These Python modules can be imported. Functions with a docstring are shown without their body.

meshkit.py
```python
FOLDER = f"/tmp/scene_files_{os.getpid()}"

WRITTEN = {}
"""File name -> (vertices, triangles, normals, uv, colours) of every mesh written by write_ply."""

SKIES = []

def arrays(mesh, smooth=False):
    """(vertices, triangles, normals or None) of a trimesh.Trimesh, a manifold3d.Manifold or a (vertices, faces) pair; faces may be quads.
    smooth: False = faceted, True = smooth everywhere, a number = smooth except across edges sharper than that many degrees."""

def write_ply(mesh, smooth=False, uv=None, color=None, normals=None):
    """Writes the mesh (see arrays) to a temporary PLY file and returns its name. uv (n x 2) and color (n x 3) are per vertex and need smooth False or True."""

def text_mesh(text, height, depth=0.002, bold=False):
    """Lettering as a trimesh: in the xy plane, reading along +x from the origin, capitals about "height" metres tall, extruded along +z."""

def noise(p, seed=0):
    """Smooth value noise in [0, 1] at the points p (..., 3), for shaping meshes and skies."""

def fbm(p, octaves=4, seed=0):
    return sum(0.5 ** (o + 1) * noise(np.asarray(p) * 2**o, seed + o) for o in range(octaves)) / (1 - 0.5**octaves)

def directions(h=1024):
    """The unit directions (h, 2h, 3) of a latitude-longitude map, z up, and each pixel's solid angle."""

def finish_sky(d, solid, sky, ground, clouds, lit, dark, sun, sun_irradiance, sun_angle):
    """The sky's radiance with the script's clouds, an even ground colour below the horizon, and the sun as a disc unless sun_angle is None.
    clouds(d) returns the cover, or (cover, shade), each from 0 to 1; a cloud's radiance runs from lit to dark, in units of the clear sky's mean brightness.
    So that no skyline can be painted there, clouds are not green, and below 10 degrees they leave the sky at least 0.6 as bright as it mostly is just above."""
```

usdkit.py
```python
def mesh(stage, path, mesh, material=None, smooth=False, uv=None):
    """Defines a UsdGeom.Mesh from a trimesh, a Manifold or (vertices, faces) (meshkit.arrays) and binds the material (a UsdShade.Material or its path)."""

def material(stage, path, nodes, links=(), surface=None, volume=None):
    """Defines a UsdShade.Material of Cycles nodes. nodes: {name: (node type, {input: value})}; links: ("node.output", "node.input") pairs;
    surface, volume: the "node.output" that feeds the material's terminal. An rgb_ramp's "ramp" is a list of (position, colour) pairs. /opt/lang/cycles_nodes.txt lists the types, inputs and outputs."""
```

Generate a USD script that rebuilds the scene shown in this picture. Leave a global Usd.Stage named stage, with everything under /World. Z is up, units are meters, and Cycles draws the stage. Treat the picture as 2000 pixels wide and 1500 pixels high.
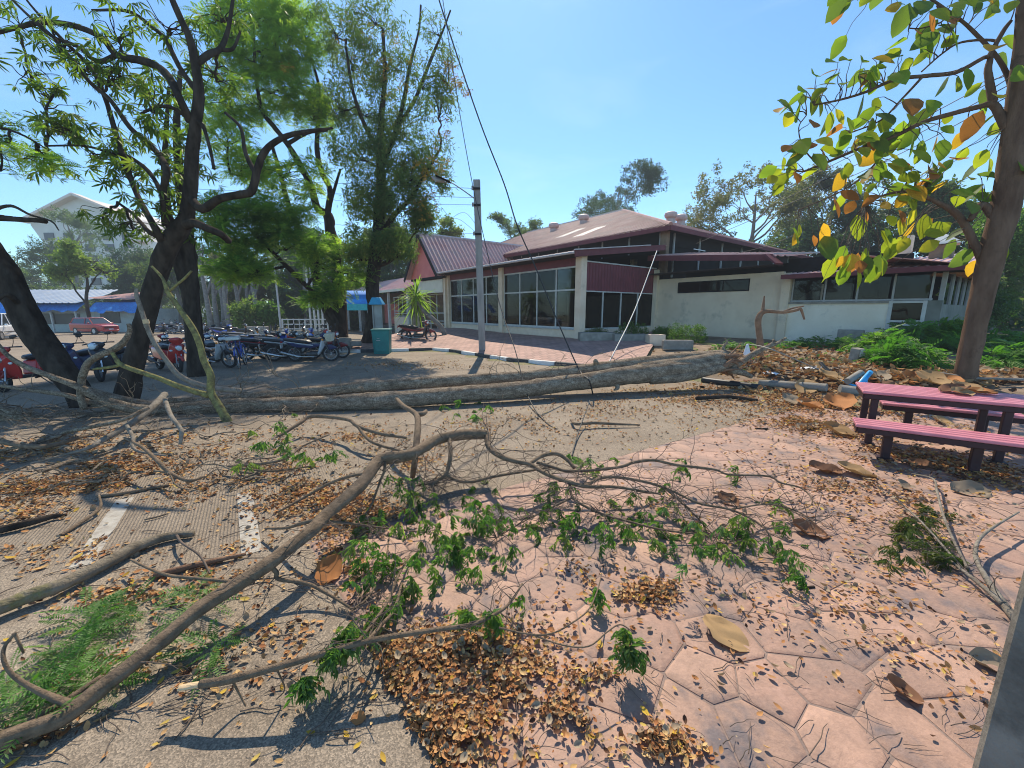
import math, random
import numpy as np, trimesh, usdkit, meshkit
import shapely.geometry as sg
from shapely.prepared import prep
from shapely.ops import unary_union
from scipy.spatial import Voronoi, cKDTree
from scipy.spatial.transform import Rotation as Rot
from pxr import Usd, UsdGeom, UsdLux, UsdShade, Sdf, Gf, Vt

stage = Usd.Stage.CreateInMemory()
UsdGeom.SetStageUpAxis(stage, 'Z'); UsdGeom.SetStageMetersPerUnit(stage, 1.0)
world = UsdGeom.Xform.Define(stage, '/World'); stage.SetDefaultPrim(world.GetPrim())
LOOKS = '/World/Looks'; UsdGeom.Scope.Define(stage, LOOKS)

# ---------------------------------------------------------------- camera, sky, sun, exposure
FPX, CAMH = 780.0, 1.8                       # focal length in pixels of a 2000 px wide picture; eye height
PITCH = math.atan(145 / FPX)
SUN_EL, SUN_AZ = math.radians(49), math.radians(-2)
SUN_STRENGTH, SKY_STRENGTH, EXPOSURE = 1.25, 0.115, 0.42
cam = UsdGeom.Camera.Define(stage, '/World/camera')
cam.AddTranslateOp().Set((0, 0, CAMH)); cam.AddRotateXYZOp().Set((90 - math.degrees(PITCH), 0, 0))
cam.CreateHorizontalApertureAttr(36.0); cam.CreateVerticalApertureAttr(27.0)
cam.CreateFocalLengthAttr(36.0 * FPX / 2000); cam.CreateClippingRangeAttr((0.05, 3000)); cam.CreateExposureAttr(EXPOSURE)
dome = UsdLux.DomeLight.Define(stage, '/World/sky')
sky_m = usdkit.material(stage, LOOKS + '/sky', {
    'sky': ('sky_texture', {'sky_type': 'single_scattering', 'sun_disc': False, 'sun_elevation': SUN_EL, 'sun_rotation': SUN_AZ,
                            'altitude': 300.0, 'air_density': 1.15, 'aerosol_density': 0.35, 'ozone_density': 1.6}),
    'co': ('texture_coordinate', {}), 'mp': ('mapping', {'mapping_type': 'point', 'scale': (1.1, 2.2, 4.5), 'rotation': (0.3, 0.5, 0.7)}),
    'n': ('noise_texture', {'scale': 1.6, 'detail': 6, 'roughness': 0.55, 'distortion': 0.6}),
    'r': ('rgb_ramp', {'ramp': [(0.0, (0, 0, 0)), (0.52, (0, 0, 0)), (0.8, (0.16, 0.16, 0.16)), (1, (0.3, 0.3, 0.3))]}), 'tn': ('mix', {'mix_type': 'multiply', 'fac': 1.0, 'color2': (0.66, 0.97, 1.2)}),
    'mx': ('mix', {'mix_type': 'mix', 'color2': (9.0, 9.6, 10.5)}),
    'bg': ('background_shader', {'strength': SKY_STRENGTH})},
    [('co.generated', 'mp.vector'), ('mp.vector', 'n.vector'), ('n.fac', 'r.fac'), ('r.color', 'mx.fac'), ('sky.color', 'tn.color1'), ('tn.color', 'mx.color1'), ('mx.color', 'bg.color')], surface='bg.background')
UsdShade.MaterialBindingAPI.Apply(dome.GetPrim()).Bind(sky_m)
dome.GetPrim().SetCustomDataByKey('kind', 'structure')
sun = UsdLux.DistantLight.Define(stage, '/World/sun')
sun.CreateIntensityAttr(SUN_STRENGTH); sun.CreateAngleAttr(0.5); sun.CreateNormalizeAttr(True); sun.CreateColorAttr((1.0, 0.89, 0.72))
sun.AddRotateZOp().Set(-math.degrees(SUN_AZ)); sun.AddRotateXOp().Set(-(90 - math.degrees(SUN_EL)))

# ---------------------------------------------------------------- helpers
_c, _s = math.cos(PITCH), math.sin(PITCH)
EYE = np.array([0, 0, CAMH])
def ray(u, v):
    x, y = (u - 1000) / FPX, (v - 750) / FPX
    return np.array([x, _c - y * _s, -_s - y * _c])
def PZ(u, v, z=0.0):                         # the place at height z that is seen at u, v of the photograph
    d = ray(u, v); return EYE + d * ((z - CAMH) / d[2])
def PY(u, v, Y):                             # the place at distance Y seen there
    d = ray(u, v); return EYE + d * (Y / d[1])
def depth(P): return P[1] * _c - (P[2] - CAMH) * _s
def nz(x):
    x = np.asarray(x, float); return x / max(np.linalg.norm(x), 1e-9)

class MB:
    def __init__(self): self.v, self.f, self.n = [], [], 0
    def add(self, v, f):
        v = np.asarray(v, float).reshape(-1, 3); f = np.asarray(f, int)
        if f.shape[1] == 4: f = np.vstack([f[:, [0, 1, 2]], f[:, [0, 2, 3]]])
        self.v.append(v); self.f.append(f + self.n); self.n += len(v); return self
    def mesh(self, m, M=None):
        v = np.array(m.vertices)
        if M is not None: v = v @ np.asarray(M)[:3, :3].T + np.asarray(M)[:3, 3]
        return self.add(v, m.faces)
    def box(self, c, s, rz=0, bev=0.0):
        x, y, z = np.array(s) / 2
        if bev > 0:
            b = min(bev, x * .9, y * .9, z * .9); pts = []
            for sx in (-1, 1):
                for sy in (-1, 1):
                    for sz in (-1, 1):
                        pts += [(sx * x, sy * (y - b), sz * (z - b)), (sx * (x - b), sy * y, sz * (z - b)), (sx * (x - b), sy * (y - b), sz * z)]
            m = trimesh.convex.convex_hull(np.array(pts)); v, f = np.array(m.vertices), m.faces
        else:
            v = np.array([(i * x, j * y, k * z) for i in (-1, 1) for j in (-1, 1) for k in (-1, 1)])
            f = [[0, 1, 3, 2], [4, 6, 7, 5], [0, 4, 5, 1], [2, 3, 7, 6], [0, 2, 6, 4], [1, 5, 7, 3]]
        if rz:
            c_, s_ = math.cos(rz), math.sin(rz); v = v @ np.array([[c_, s_, 0], [-s_, c_, 0], [0, 0, 1]])
        return self.add(v + np.array(c), f)
    def beam(self, p, q, w, h, up=(0, 0, 1)):
        p, q = np.array(p, float), np.array(q, float); d = nz(q - p); a = np.cross(d, up)
        if np.linalg.norm(a) < 1e-6: a = np.cross(d, (1, 0, 0))
        a = nz(a) * w / 2; b = nz(np.cross(a, d)) * h / 2
        v = [p - a - b, p + a - b, p + a + b, p - a + b, q - a - b, q + a - b, q + a + b, q - a + b]
        return self.add(v, [[0, 3, 2, 1], [4, 5, 6, 7], [0, 1, 5, 4], [1, 2, 6, 5], [2, 3, 7, 6], [3, 0, 4, 7]])
    def tube(self, pts, r, sides=8, cap=True, rough=0.0, seed=0, flat=1.0):
        p = np.asarray(pts, float); n = len(p); r = np.broadcast_to(np.asarray(r, float), (n,))
        t = np.gradient(p, axis=0); t /= np.linalg.norm(t, axis=1, keepdims=True) + 1e-12
        a = np.cross(t[0], (0, 0, 1)); a = nz(a if np.linalg.norm(a) > 1e-3 else np.cross(t[0], (1, 0, 0)))
        A = np.zeros_like(p)
        for i in range(n):
            a = nz(a - t[i] * np.dot(a, t[i])); A[i] = a
        B = np.cross(t, A); ang = np.arange(sides) * 2 * np.pi / sides
        R = np.repeat(r[:, None], sides, 1)
        if rough:
            cs = np.stack([np.cos(ang), np.sin(ang)], 1)
            L = np.cumsum(np.r_[0, np.linalg.norm(np.diff(p, axis=0), axis=1)])
            q = np.stack([np.repeat(L[:, None], sides, 1) * 2.5, np.repeat(cs[None, :, 0] * 1.3, n, 0) + seed * 7.3, np.repeat(cs[None, :, 1] * 1.3, n, 0)], -1)
            R = R * (1 + rough * (meshkit.fbm(q * 1.7, 3, seed) * 2 - 1))
        v = p[:, None] + R[..., None] * (np.cos(ang)[None, :, None] * A[:, None] + flat * np.sin(ang)[None, :, None] * B[:, None])
        i, j = np.meshgrid(np.arange(n - 1), np.arange(sides), indexing='ij')
        q = np.stack([i * sides + j, i * sides + (j + 1) % sides, (i + 1) * sides + (j + 1) % sides, (i + 1) * sides + j], -1).reshape(-1, 4)
        f = np.vstack([q[:, [0, 1, 2]], q[:, [0, 2, 3]]]); v = v.reshape(-1, 3)
        if cap:
            k = len(v); v = np.vstack([v, p[0], p[-1]]); j = np.arange(sides); j2 = (j + 1) % sides; o = (n - 1) * sides
            f = np.vstack([f, np.stack([j2, j, np.full(sides, k)], 1), np.stack([o + j, o + j2, np.full(sides, k + 1)], 1)])
        return self.add(v, f)
    def cyl(self, p, q, r, sides=16, r2=None): return self.tube([p, q], [r, r if r2 is None else r2], sides)
    def poly(self, pts3):                    # a flat polygon of 3-D points, fan
        n = len(pts3); return self.add(pts3, [[0, i, i + 1] for i in range(1, n - 1)])
    def prism(self, poly2, M, t):            # outline (x, y) put through matrix M (its x, y axes), thickness t along the third axis
        m = trimesh.creation.extrude_polygon(sg.Polygon(poly2), t, engine='earcut'); return self.mesh(m, M)
    def hull(self, balls, sub=1):
        s = trimesh.creation.icosphere(sub).vertices
        m = trimesh.convex.convex_hull(np.vstack([np.array(b[:3]) + s * np.broadcast_to(b[3:], (3,) if len(b) > 4 else (1,)) for b in balls]))
        return self.add(m.vertices, m.faces)
    def torus(self, c, axis, R, r, n=24, k=8):
        axis = nz(axis); a = nz(np.cross(axis, (0, 0, 1) if abs(axis[2]) < .9 else (1, 0, 0))); b = np.cross(axis, a)
        th = np.arange(n) * 2 * np.pi / n; ph = np.arange(k) * 2 * np.pi / k
        rad = np.cos(th)[:, None] * a + np.sin(th)[:, None] * b
        v = np.array(c) + rad[:, None] * (R + r * np.cos(ph))[None, :, None] + axis * (r * np.sin(ph))[None, :, None]
        i, j = np.meshgrid(np.arange(n), np.arange(k), indexing='ij')
        q = np.stack([i * k + j, ((i + 1) % n) * k + j, ((i + 1) % n) * k + (j + 1) % k, i * k + (j + 1) % k], -1).reshape(-1, 4)
        return self.add(v.reshape(-1, 3), q)
    def lathe(self, prof, c=(0, 0, 0), n=24):
        prof = np.array(prof, float); th = np.arange(n) * 2 * np.pi / n; k = len(prof)
        v = np.stack([prof[None, :, 0] * np.cos(th)[:, None], prof[None, :, 0] * np.sin(th)[:, None], np.repeat(prof[None, :, 1], n, 0)], -1).reshape(-1, 3) + np.array(c)
        i, j = np.meshgrid(np.arange(n), np.arange(k - 1), indexing='ij')
        return self.add(v, np.stack([i * k + j, ((i + 1) % n) * k + j, ((i + 1) % n) * k + j + 1, i * k + j + 1], -1).reshape(-1, 4))
    def get(self): return np.vstack(self.v), np.vstack(self.f)

USED, OFF, MATS = set(), {}, {}
def path_of(name, parent=None):
    base = (str(parent.GetPath()) if parent is not None else '/World') + '/' + name; p, k = base, 0
    while p in USED: k += 1; p = f'{base}_{k:03d}'
    USED.add(p); return p
def meta(o, label=None, cat=None, group=None, kind=None):
    p = o.GetPrim() if hasattr(o, 'GetPrim') else o
    for k, x in (('label', label), ('category', cat), ('group', group), ('kind', kind)):
        if x: p.SetCustomDataByKey(k, x)
    return p
def thing(name, label, cat, loc=(0, 0, 0), rz=None, group=None, tilt=None):   # rz None: its parts are given in world coordinates
    p = path_of(name); x = UsdGeom.Xform.Define(stage, p); x.AddTranslateOp().Set(tuple(map(float, loc)))
    if rz is not None:
        x.AddRotateZOp().Set(math.degrees(rz))
        if tilt: x.AddRotateXOp().Set(math.degrees(tilt))
    OFF[p] = np.array(loc, float) if rz is None else np.zeros(3)
    return meta(x, label, cat, group)
def obj(name, mb, mat, parent=None, smooth=30, kind=None, label=None, uv=None):
    p = path_of(name, parent); top = '/'.join(p.split('/')[:3])
    v, f = mb.get() if isinstance(mb, MB) else mb
    o = usdkit.mesh(stage, p, (v - OFF.get(top, 0) if parent is not None else v, f), MATS[mat] if isinstance(mat, str) else mat, smooth)
    return meta(o, label, None, None, kind)
def solo(name, mb, mat, label, cat, group=None, smooth=30): return meta(obj(name, mb, mat, smooth=smooth), label, cat, group)
def dup(root, loc, rz, label, tilt=None):
    d = root.GetCustomData(); p = path_of(root.GetName().rstrip('0123456789').rstrip('_')); x = UsdGeom.Xform.Define(stage, p)
    r = x.GetPrim(); r.GetReferences().AddInternalReference(root.GetPath()); x.ClearXformOpOrder()
    x.AddTranslateOp(opSuffix='at').Set(tuple(map(float, loc))); x.AddRotateZOp(opSuffix='at').Set(math.degrees(rz))
    if tilt: x.AddRotateXOp(opSuffix='at').Set(math.degrees(tilt))
    r.SetInstanceable(True); return meta(r, label, d.get('category'), d.get('group'))

def pm(name, col, col2=None, scale=4.0, rough=0.7, bump=0.0, bscale=None, metal=0.0, spec=0.4, lo=0.35, hi=0.65, detail=6, stretch=None, dirt=None, coat=0.0, island=0.0, coord='pos'):
    N = {'p': ('principled_bsdf', {'base_color': col, 'roughness': rough, 'metallic': metal, 'specular_ior_level': spec, 'coat_weight': coat})}; L = []
    N['g'] = ('geometry', {}) if coord == 'pos' else ('texture_coordinate', {})
    src = 'g.position' if coord == 'pos' else 'g.object'
    if stretch is not None:
        N['mp'] = ('mapping', {'mapping_type': 'point', 'scale': stretch}); L.append((src, 'mp.vector')); src = 'mp.vector'
    last = None
    if col2 is not None:
        N['n'] = ('noise_texture', {'scale': scale, 'detail': detail, 'roughness': 0.6}); L.append((src, 'n.vector'))
        N['r'] = ('rgb_ramp', {'ramp': [(lo, col), (hi, col2)]}); L.append(('n.fac', 'r.fac')); last = 'r.color'
    if dirt is not None:                     # (colour, scale, threshold)
        N['dn'] = ('noise_texture', {'scale': dirt[1], 'detail': 8, 'roughness': 0.7}); L.append(('g.position' if coord == 'pos' else 'g.object', 'dn.vector'))
        N['dr'] = ('rgb_ramp', {'ramp': [(dirt[2], (0, 0, 0)), (min(1, dirt[2] + .2), (1, 1, 1))]}); L.append(('dn.fac', 'dr.fac'))
        N['dm'] = ('mix', {'color1': col, 'color2': dirt[0]}); L.append(('dr.color', 'dm.fac'))
        if last: L.append((last, 'dm.color1'))
        last = 'dm.color'
    if island:
        N['gi'] = ('geometry', {}); N['hv'] = ('hsv', {'color': col}); N['im'] = ('map_range', {'from_min': 0.0, 'from_max': 1.0, 'to_min': 1 - island, 'to_max': 1 + island})
        L += [('gi.random_per_island', 'im.value'), ('im.result', 'hv.value')]
        if last: L.append((last, 'hv.color'))
        last = 'hv.color'
    if last: L.append((last, 'p.base_color'))
    if bump:
        N['bn'] = ('noise_texture', {'scale': bscale or scale * 3, 'detail': 8, 'roughness': 0.65}); L.append((src, 'bn.vector'))
        N['b'] = ('bump', {'strength': bump, 'distance': 0.02}); L += [('bn.fac', 'b.height'), ('b.normal', 'p.normal')]
    MATS[name] = usdkit.material(stage, f'{LOOKS}/{name}', N, L, surface='p.BSDF'); return MATS[name]
def leafmat(name, cols, trans=0.4, rough=0.5, tcol=None, spec=0.3):
    """Leaf: the colours run over a per-leaf random number; part of the light passes through."""
    n = len(cols); ramp = [((i + .5) / n, c) for i, c in enumerate(cols)]
    tr = [(p_, tuple(min(1.0, x * k) for x, k in zip(c, tcol or (1.9, 2.1, 0.9)))) for p_, c in ramp]
    N = {'g': ('geometry', {}), 'o': ('object_info', {}), 'a': ('math', {'math_type': 'add'}), 'fr': ('math', {'math_type': 'fraction'}),
         'r': ('rgb_ramp', {'ramp': ramp}), 't': ('rgb_ramp', {'ramp': tr}),
         'p': ('principled_bsdf', {'roughness': rough, 'specular_ior_level': spec}), 'tb': ('translucent_bsdf', {}), 'm': ('mix_closure', {'fac': trans})}
    L = [('g.random_per_island', 'a.value1'), ('o.random', 'a.value2'), ('a.value', 'fr.value1'), ('fr.value', 'r.fac'), ('fr.value', 't.fac'),
         ('r.color', 'p.base_color'), ('t.color', 'tb.color'), ('p.BSDF', 'm.closure1'), ('tb.BSDF', 'm.closure2')]
    MATS[name] = usdkit.material(stage, f'{LOOKS}/{name}', N, L, surface='m.closure'); return MATS[name]

def spl(pts, per=6):                          # Catmull-Rom through the points (any columns)
    p = np.asarray(pts, float); n = len(p)
    if n < 3: return np.array([p[0] + (p[-1] - p[0]) * t for t in np.linspace(0, 1, per + 1)])
    q = np.vstack([2 * p[0] - p[1], p, 2 * p[-1] - p[-2]]); out = []
    for i in range(n - 1):
        a, b, c, d = q[i:i + 4]
        for t in np.arange(per) / per:
            out.append(.5 * (2 * b + (c - a) * t + (2 * a - 5 * b + 4 * c - d) * t * t + (3 * b - a - 3 * c + d) * t ** 3))
    return np.vstack(out + [p[-1]])

def mats_to_quat(R): return Rot.from_matrix(R).as_quat()
def instancer(name, parent, protos, pos, quat, scale, idx, kind='stuff', label=None):
    p = path_of(name, parent); top = '/'.join(p.split('/')[:3]); pi = UsdGeom.PointInstancer.Define(stage, p); rel = []
    for k, (v, f, m, sm) in enumerate(protos):
        pp = f'{p}/protos/piece_{k:03d}'; usdkit.mesh(stage, pp, (v, f), MATS[m], sm); rel.append(pp)
    pi.CreatePrototypesRel().SetTargets(rel)
    off = OFF.get(top, np.zeros(3)) if parent is not None else 0
    pi.CreatePositionsAttr(Vt.Vec3fArray.FromNumpy((np.asarray(pos) - off).astype(np.float32)))
    q = np.asarray(quat)
    pi.CreateOrientationsAttr(Vt.QuathArray([Gf.Quath(float(w), float(x), float(y), float(z)) for x, y, z, w in q]))
    s = np.asarray(scale, np.float32); s = np.repeat(s[:, None], 3, 1) if s.ndim == 1 else s
    pi.CreateScalesAttr(Vt.Vec3fArray.FromNumpy(s.astype(np.float32)))
    pi.CreateProtoIndicesAttr(Vt.IntArray.FromNumpy(np.asarray(idx, np.int32)))
    return meta(pi, label, None, None, kind)

# ---------------------------------------------------------------- terrain
KERB = [(-8.3, 17.3), (-6.9, 16.75), (-3.6, 17.7), (-3.0, 17.5), (0.0, 13.8), (2.3, 12.2), (4.6, 10.5)]
RAISED = sg.Polygon(KERB + [(5.4, 8.9), (6.0, 7.6), (7.5, 6.9), (14, 6.4), (400, 6), (400, 400), (-8.3, 400)])
FRONT = sg.LineString(KERB + [(5.4, 8.9), (6.0, 7.6), (7.5, 6.9), (14, 6.4), (400, 6)]); SIDE = sg.LineString([(-8.3, 17.3), (-8.3, 400)])
_fs = np.array(FRONT.coords); _ss = np.array(SIDE.coords)
def _dist(P, line):
    d = np.full(len(P), 1e9)
    for a, b in zip(line[:-1], line[1:]):
        ab = b - a; t = np.clip(((P - a) @ ab) / (ab @ ab), 0, 1); d = np.minimum(d, np.linalg.norm(P - a - t[:, None] * ab, axis=1))
    return d
import shapely
def height(x, y):
    x, y = np.atleast_1d(np.asarray(x, float)), np.atleast_1d(np.asarray(y, float)); sh = x.shape; P = np.stack([x.ravel(), y.ravel()], 1)
    ins = shapely.contains_xy(RAISED, P[:, 0], P[:, 1]); z = np.zeros(len(P))
    if ins.any():
        d = np.minimum(_dist(P[ins], _fs), 1.5 * _dist(P[ins], _ss)); z[ins] = .65 * (1 - np.exp(-d / 4))
    slope = -0.02 * np.clip(P[:, 1] - 20, 0, 40) * np.clip((-6 - P[:, 0]) / 8, 0, 1)
    return (z + np.where(ins, slope * .0, slope)).reshape(sh)
def hz(x, y): return float(height(x, y)[0])
def drape(poly, dz, step, rough=0.0, seed=0, extra=None):
    x0, y0, x1, y1 = poly.bounds; mb = MB(); xs = np.arange(math.floor(x0 / step), math.ceil(x1 / step)) * step; ys = np.arange(math.floor(y0 / step), math.ceil(y1 / step)) * step; pp = prep(poly); full = []
    for x in xs:
        for y in ys:
            c = sg.box(x, y, x + step, y + step)
            if pp.contains(c): full.append((x, y))
            elif pp.intersects(c):
                g = poly.intersection(c)
                for h in getattr(g, 'geoms', [g]):
                    if h.geom_type == 'Polygon' and h.area > 1e-7:
                        v, f = trimesh.creation.triangulate_polygon(h, engine='earcut'); mb.add(np.c_[v, np.zeros(len(v))], f)
    if full:
        a = np.array(full); q = np.stack([a, a + [step, 0], a + [step, step], a + [0, step]], 1).reshape(-1, 2)
        mb.add(np.c_[q, np.zeros(len(q))], np.arange(len(q)).reshape(-1, 4))
    v, f = mb.get(); n = np.cross(v[f[:, 1]] - v[f[:, 0]], v[f[:, 2]] - v[f[:, 0]])[:, 2]; f[n < 0] = f[n < 0][:, ::-1]
    v[:, 2] = height(v[:, 0], v[:, 1]) + dz
    if rough: v[:, 2] += rough * (meshkit.fbm(np.c_[v[:, :2] * 1.3, np.zeros(len(v))], 4, seed) - .5)
    key = np.round(v, 4); u, inv = np.unique(key, axis=0, return_inverse=True)
    return u, inv.ravel()[f]

# ground, road and pavement materials
pm('dirt', (.16, .11, .07), (.28, .20, .13), 3.0, .95, .8, 30, dirt=((.09, .07, .04), 1.2, .52))
pm('dry_grass', (.11, .12, .04), (.22, .18, .09), 1.5, .95, .7, 40)
GROOVE = math.atan2(*(PZ(245, 975) - PZ(158, 1108))[:2])
def road_mat():
    N = {'g': ('geometry', {}), 'n1': ('noise_texture', {'scale': .9, 'detail': 8, 'roughness': .65}), 'r1': ('rgb_ramp', {'ramp': [(.3, (.185, .148, .110)), (.7, (.285, .236, .180))]}),
         'v': ('voronoi_texture', {'scale': 165.0}), 'rv': ('rgb_ramp', {'ramp': [(0, (.6, .6, .6)), (.5, (.95, .95, .95)), (1, (1.65, 1.6, 1.55))]}), 'sv': ('separate_color', {}),
         'm1': ('mix', {'mix_type': 'multiply', 'fac': .9}),
         'n2': ('noise_texture', {'scale': 5.0, 'detail': 6}), 'r2': ('rgb_ramp', {'ramp': [(.55, (0, 0, 0)), (.75, (1, 1, 1))]}), 'm2': ('mix', {'color2': (.13, .10, .075)}), 'k': ('math', {'math_type': 'multiply', 'value2': .45}),
         'mp': ('mapping', {'mapping_type': 'point', 'rotation': (0, 0, GROOVE)}), 'w': ('wave_texture', {'wave_type': 'bands', 'bands_direction': 'x', 'profile': 'sine', 'scale': 13.0, 'distortion': .25, 'detail': 2.0, 'detail_scale': 3.0}),
         'sx': ('separate_xyz', {}), 'zy': ('map_range', {'from_min': 2.3, 'from_max': 3.0, 'to_min': 0.0, 'to_max': 1.0, 'clamp': True}), 'zx': ('map_range', {'from_min': -1.8, 'from_max': -2.3, 'to_min': 0.0, 'to_max': 1.0, 'clamp': True}), 'zf': ('map_range', {'from_min': 5.4, 'from_max': 3.8, 'to_min': 0.0, 'to_max': 1.0, 'clamp': True}), 'wf': ('math', {'math_type': 'multiply'}),
         'wm': ('math', {'math_type': 'multiply'}), 'wz': ('math', {'math_type': 'multiply'}), 'ws': ('math', {'math_type': 'multiply', 'value2': 1.6}), 'ha': ('math', {'math_type': 'add'}), 'hv': ('math', {'math_type': 'multiply', 'value2': .35}),
         'gm': ('math', {'math_type': 'multiply', 'value2': .12}), 'gc': ('mix', {'mix_type': 'mix', 'color2': (.10, .075, .055)}), 'iw': ('math', {'math_type': 'subtract', 'value1': 1.0}), 'iz': ('math', {'math_type': 'multiply'}),
         'b': ('bump', {'strength': .8, 'distance': .005}), 'p': ('principled_bsdf', {'roughness': .9, 'specular_ior_level': .12})}
    L = [('g.position', 'n1.vector'), ('n1.fac', 'r1.fac'), ('g.position', 'v.vector'), ('v.color', 'sv.color'), ('sv.r', 'rv.fac'), ('r1.color', 'm1.color1'), ('rv.color', 'm1.color2'),
         ('g.position', 'n2.vector'), ('n2.fac', 'r2.fac'), ('r2.color', 'k.value1'), ('k.value', 'm2.fac'), ('m1.color', 'm2.color1'), ('m2.color', 'gc.color1'), ('w.fac', 'iw.value2'), ('iw.value', 'iz.value1'), ('wm.value', 'iz.value2'), ('iz.value', 'gm.value1'), ('gm.value', 'gc.fac'), ('gc.color', 'p.base_color'),
         ('g.position', 'mp.vector'), ('mp.vector', 'w.vector'), ('g.position', 'sx.vector'), ('sx.y', 'zy.value'), ('sx.x', 'zx.value'), ('zy.result', 'wm.value1'), ('zx.result', 'wf.value1'), ('sx.y', 'zf.value'), ('zf.result', 'wf.value2'), ('wf.value', 'wm.value2'), ('wm.value', 'wz.value1'), ('w.fac', 'wz.value2'),
         ('wz.value', 'ws.value1'), ('v.distance', 'hv.value1'), ('ws.value', 'ha.value1'), ('hv.value', 'ha.value2'), ('ha.value', 'b.height'), ('b.normal', 'p.normal')]
    MATS['road'] = usdkit.material(stage, LOOKS + '/road', N, L, surface='p.BSDF')
road_mat()
def stone_mat(i, c1, c2):
    N = {'g': ('geometry', {}), 'n': ('noise_texture', {'scale': 2.6, 'detail': 7, 'roughness': .62}), 'r': ('rgb_ramp', {'ramp': [(.34, (.165, .13, .125)), (.46, c1), (.6, c2), (.78, (.50, .31, .24))]}),
         'n2': ('noise_texture', {'scale': 38.0, 'detail': 6, 'roughness': .7}), 'r2': ('rgb_ramp', {'ramp': [(.3, (.82, .82, .82)), (.7, (1.12, 1.12, 1.12))]}), 'm': ('mix', {'mix_type': 'multiply', 'fac': 1.0}),
         'n3': ('noise_texture', {'scale': 9.0, 'detail': 8, 'roughness': .7, 'distortion': .6}), 'n4': ('noise_texture', {'scale': 60.0, 'detail': 4}), 'k': ('math', {'math_type': 'multiply', 'value2': .35}), 'a': ('math', {'math_type': 'add'}), 'b': ('bump', {'strength': .6, 'distance': .012}),
         'p': ('principled_bsdf', {'roughness': .72, 'specular_ior_level': .35})}
    N |= {'oi': ('object_info', {}), 'ra': ('math', {'math_type': 'add'}), 'rf': ('math', {'math_type': 'fraction'}), 'rm': ('map_range', {'to_min': .88, 'to_max': 1.06}), 'hv': ('hsv', {})}
    L = [('g.position', 'n.vector'), ('n.fac', 'r.fac'), ('g.position', 'n2.vector'), ('n2.fac', 'r2.fac'), ('r.color', 'm.color1'), ('r2.color', 'm.color2'), ('m.color', 'hv.color'), ('oi.random', 'ra.value1'), ('g.random_per_island', 'ra.value2'), ('ra.value', 'rf.value1'), ('rf.value', 'rm.value'), ('rm.result', 'hv.value'), ('hv.color', 'p.base_color'),
         ('g.position', 'n3.vector'), ('g.position', 'n4.vector'), ('n4.fac', 'k.value1'), ('k.value', 'a.value1'), ('n3.fac', 'a.value2'), ('a.value', 'b.height'), ('b.normal', 'p.normal')]
    MATS[f'pink_stone_{i}'] = usdkit.material(stage, f'{LOOKS}/pink_stone_{i}', N, L, surface='p.BSDF')
stone_mat(0, (.33, .205, .150), (.41, .25, .178)); stone_mat(1, (.36, .225, .163), (.43, .265, .19)); stone_mat(2, (.30, .195, .150), (.39, .235, .17))
pm('joint_mortar', (.20, .145, .12), (.27, .195, .16), 9, .9, .5)
pm('road_paint', (.33, .30, .25), (.42, .39, .33), 12, .8, .4, 60, dirt=((.22, .18, .14), 9, .50))
pm('kerb_white', (.62, .60, .56), (.72, .70, .66), 6, .8, .3, dirt=((.25, .22, .18), 3.5, .55))
pm('kerb_black', (.03, .03, .035), (.07, .068, .065), 6, .75, .3, dirt=((.22, .20, .18), 4, .6))
pm('concrete', (.20, .182, .155), (.285, .262, .225), 5, .9, .5, 25, dirt=((.14, .125, .10), 2, .55))
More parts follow.
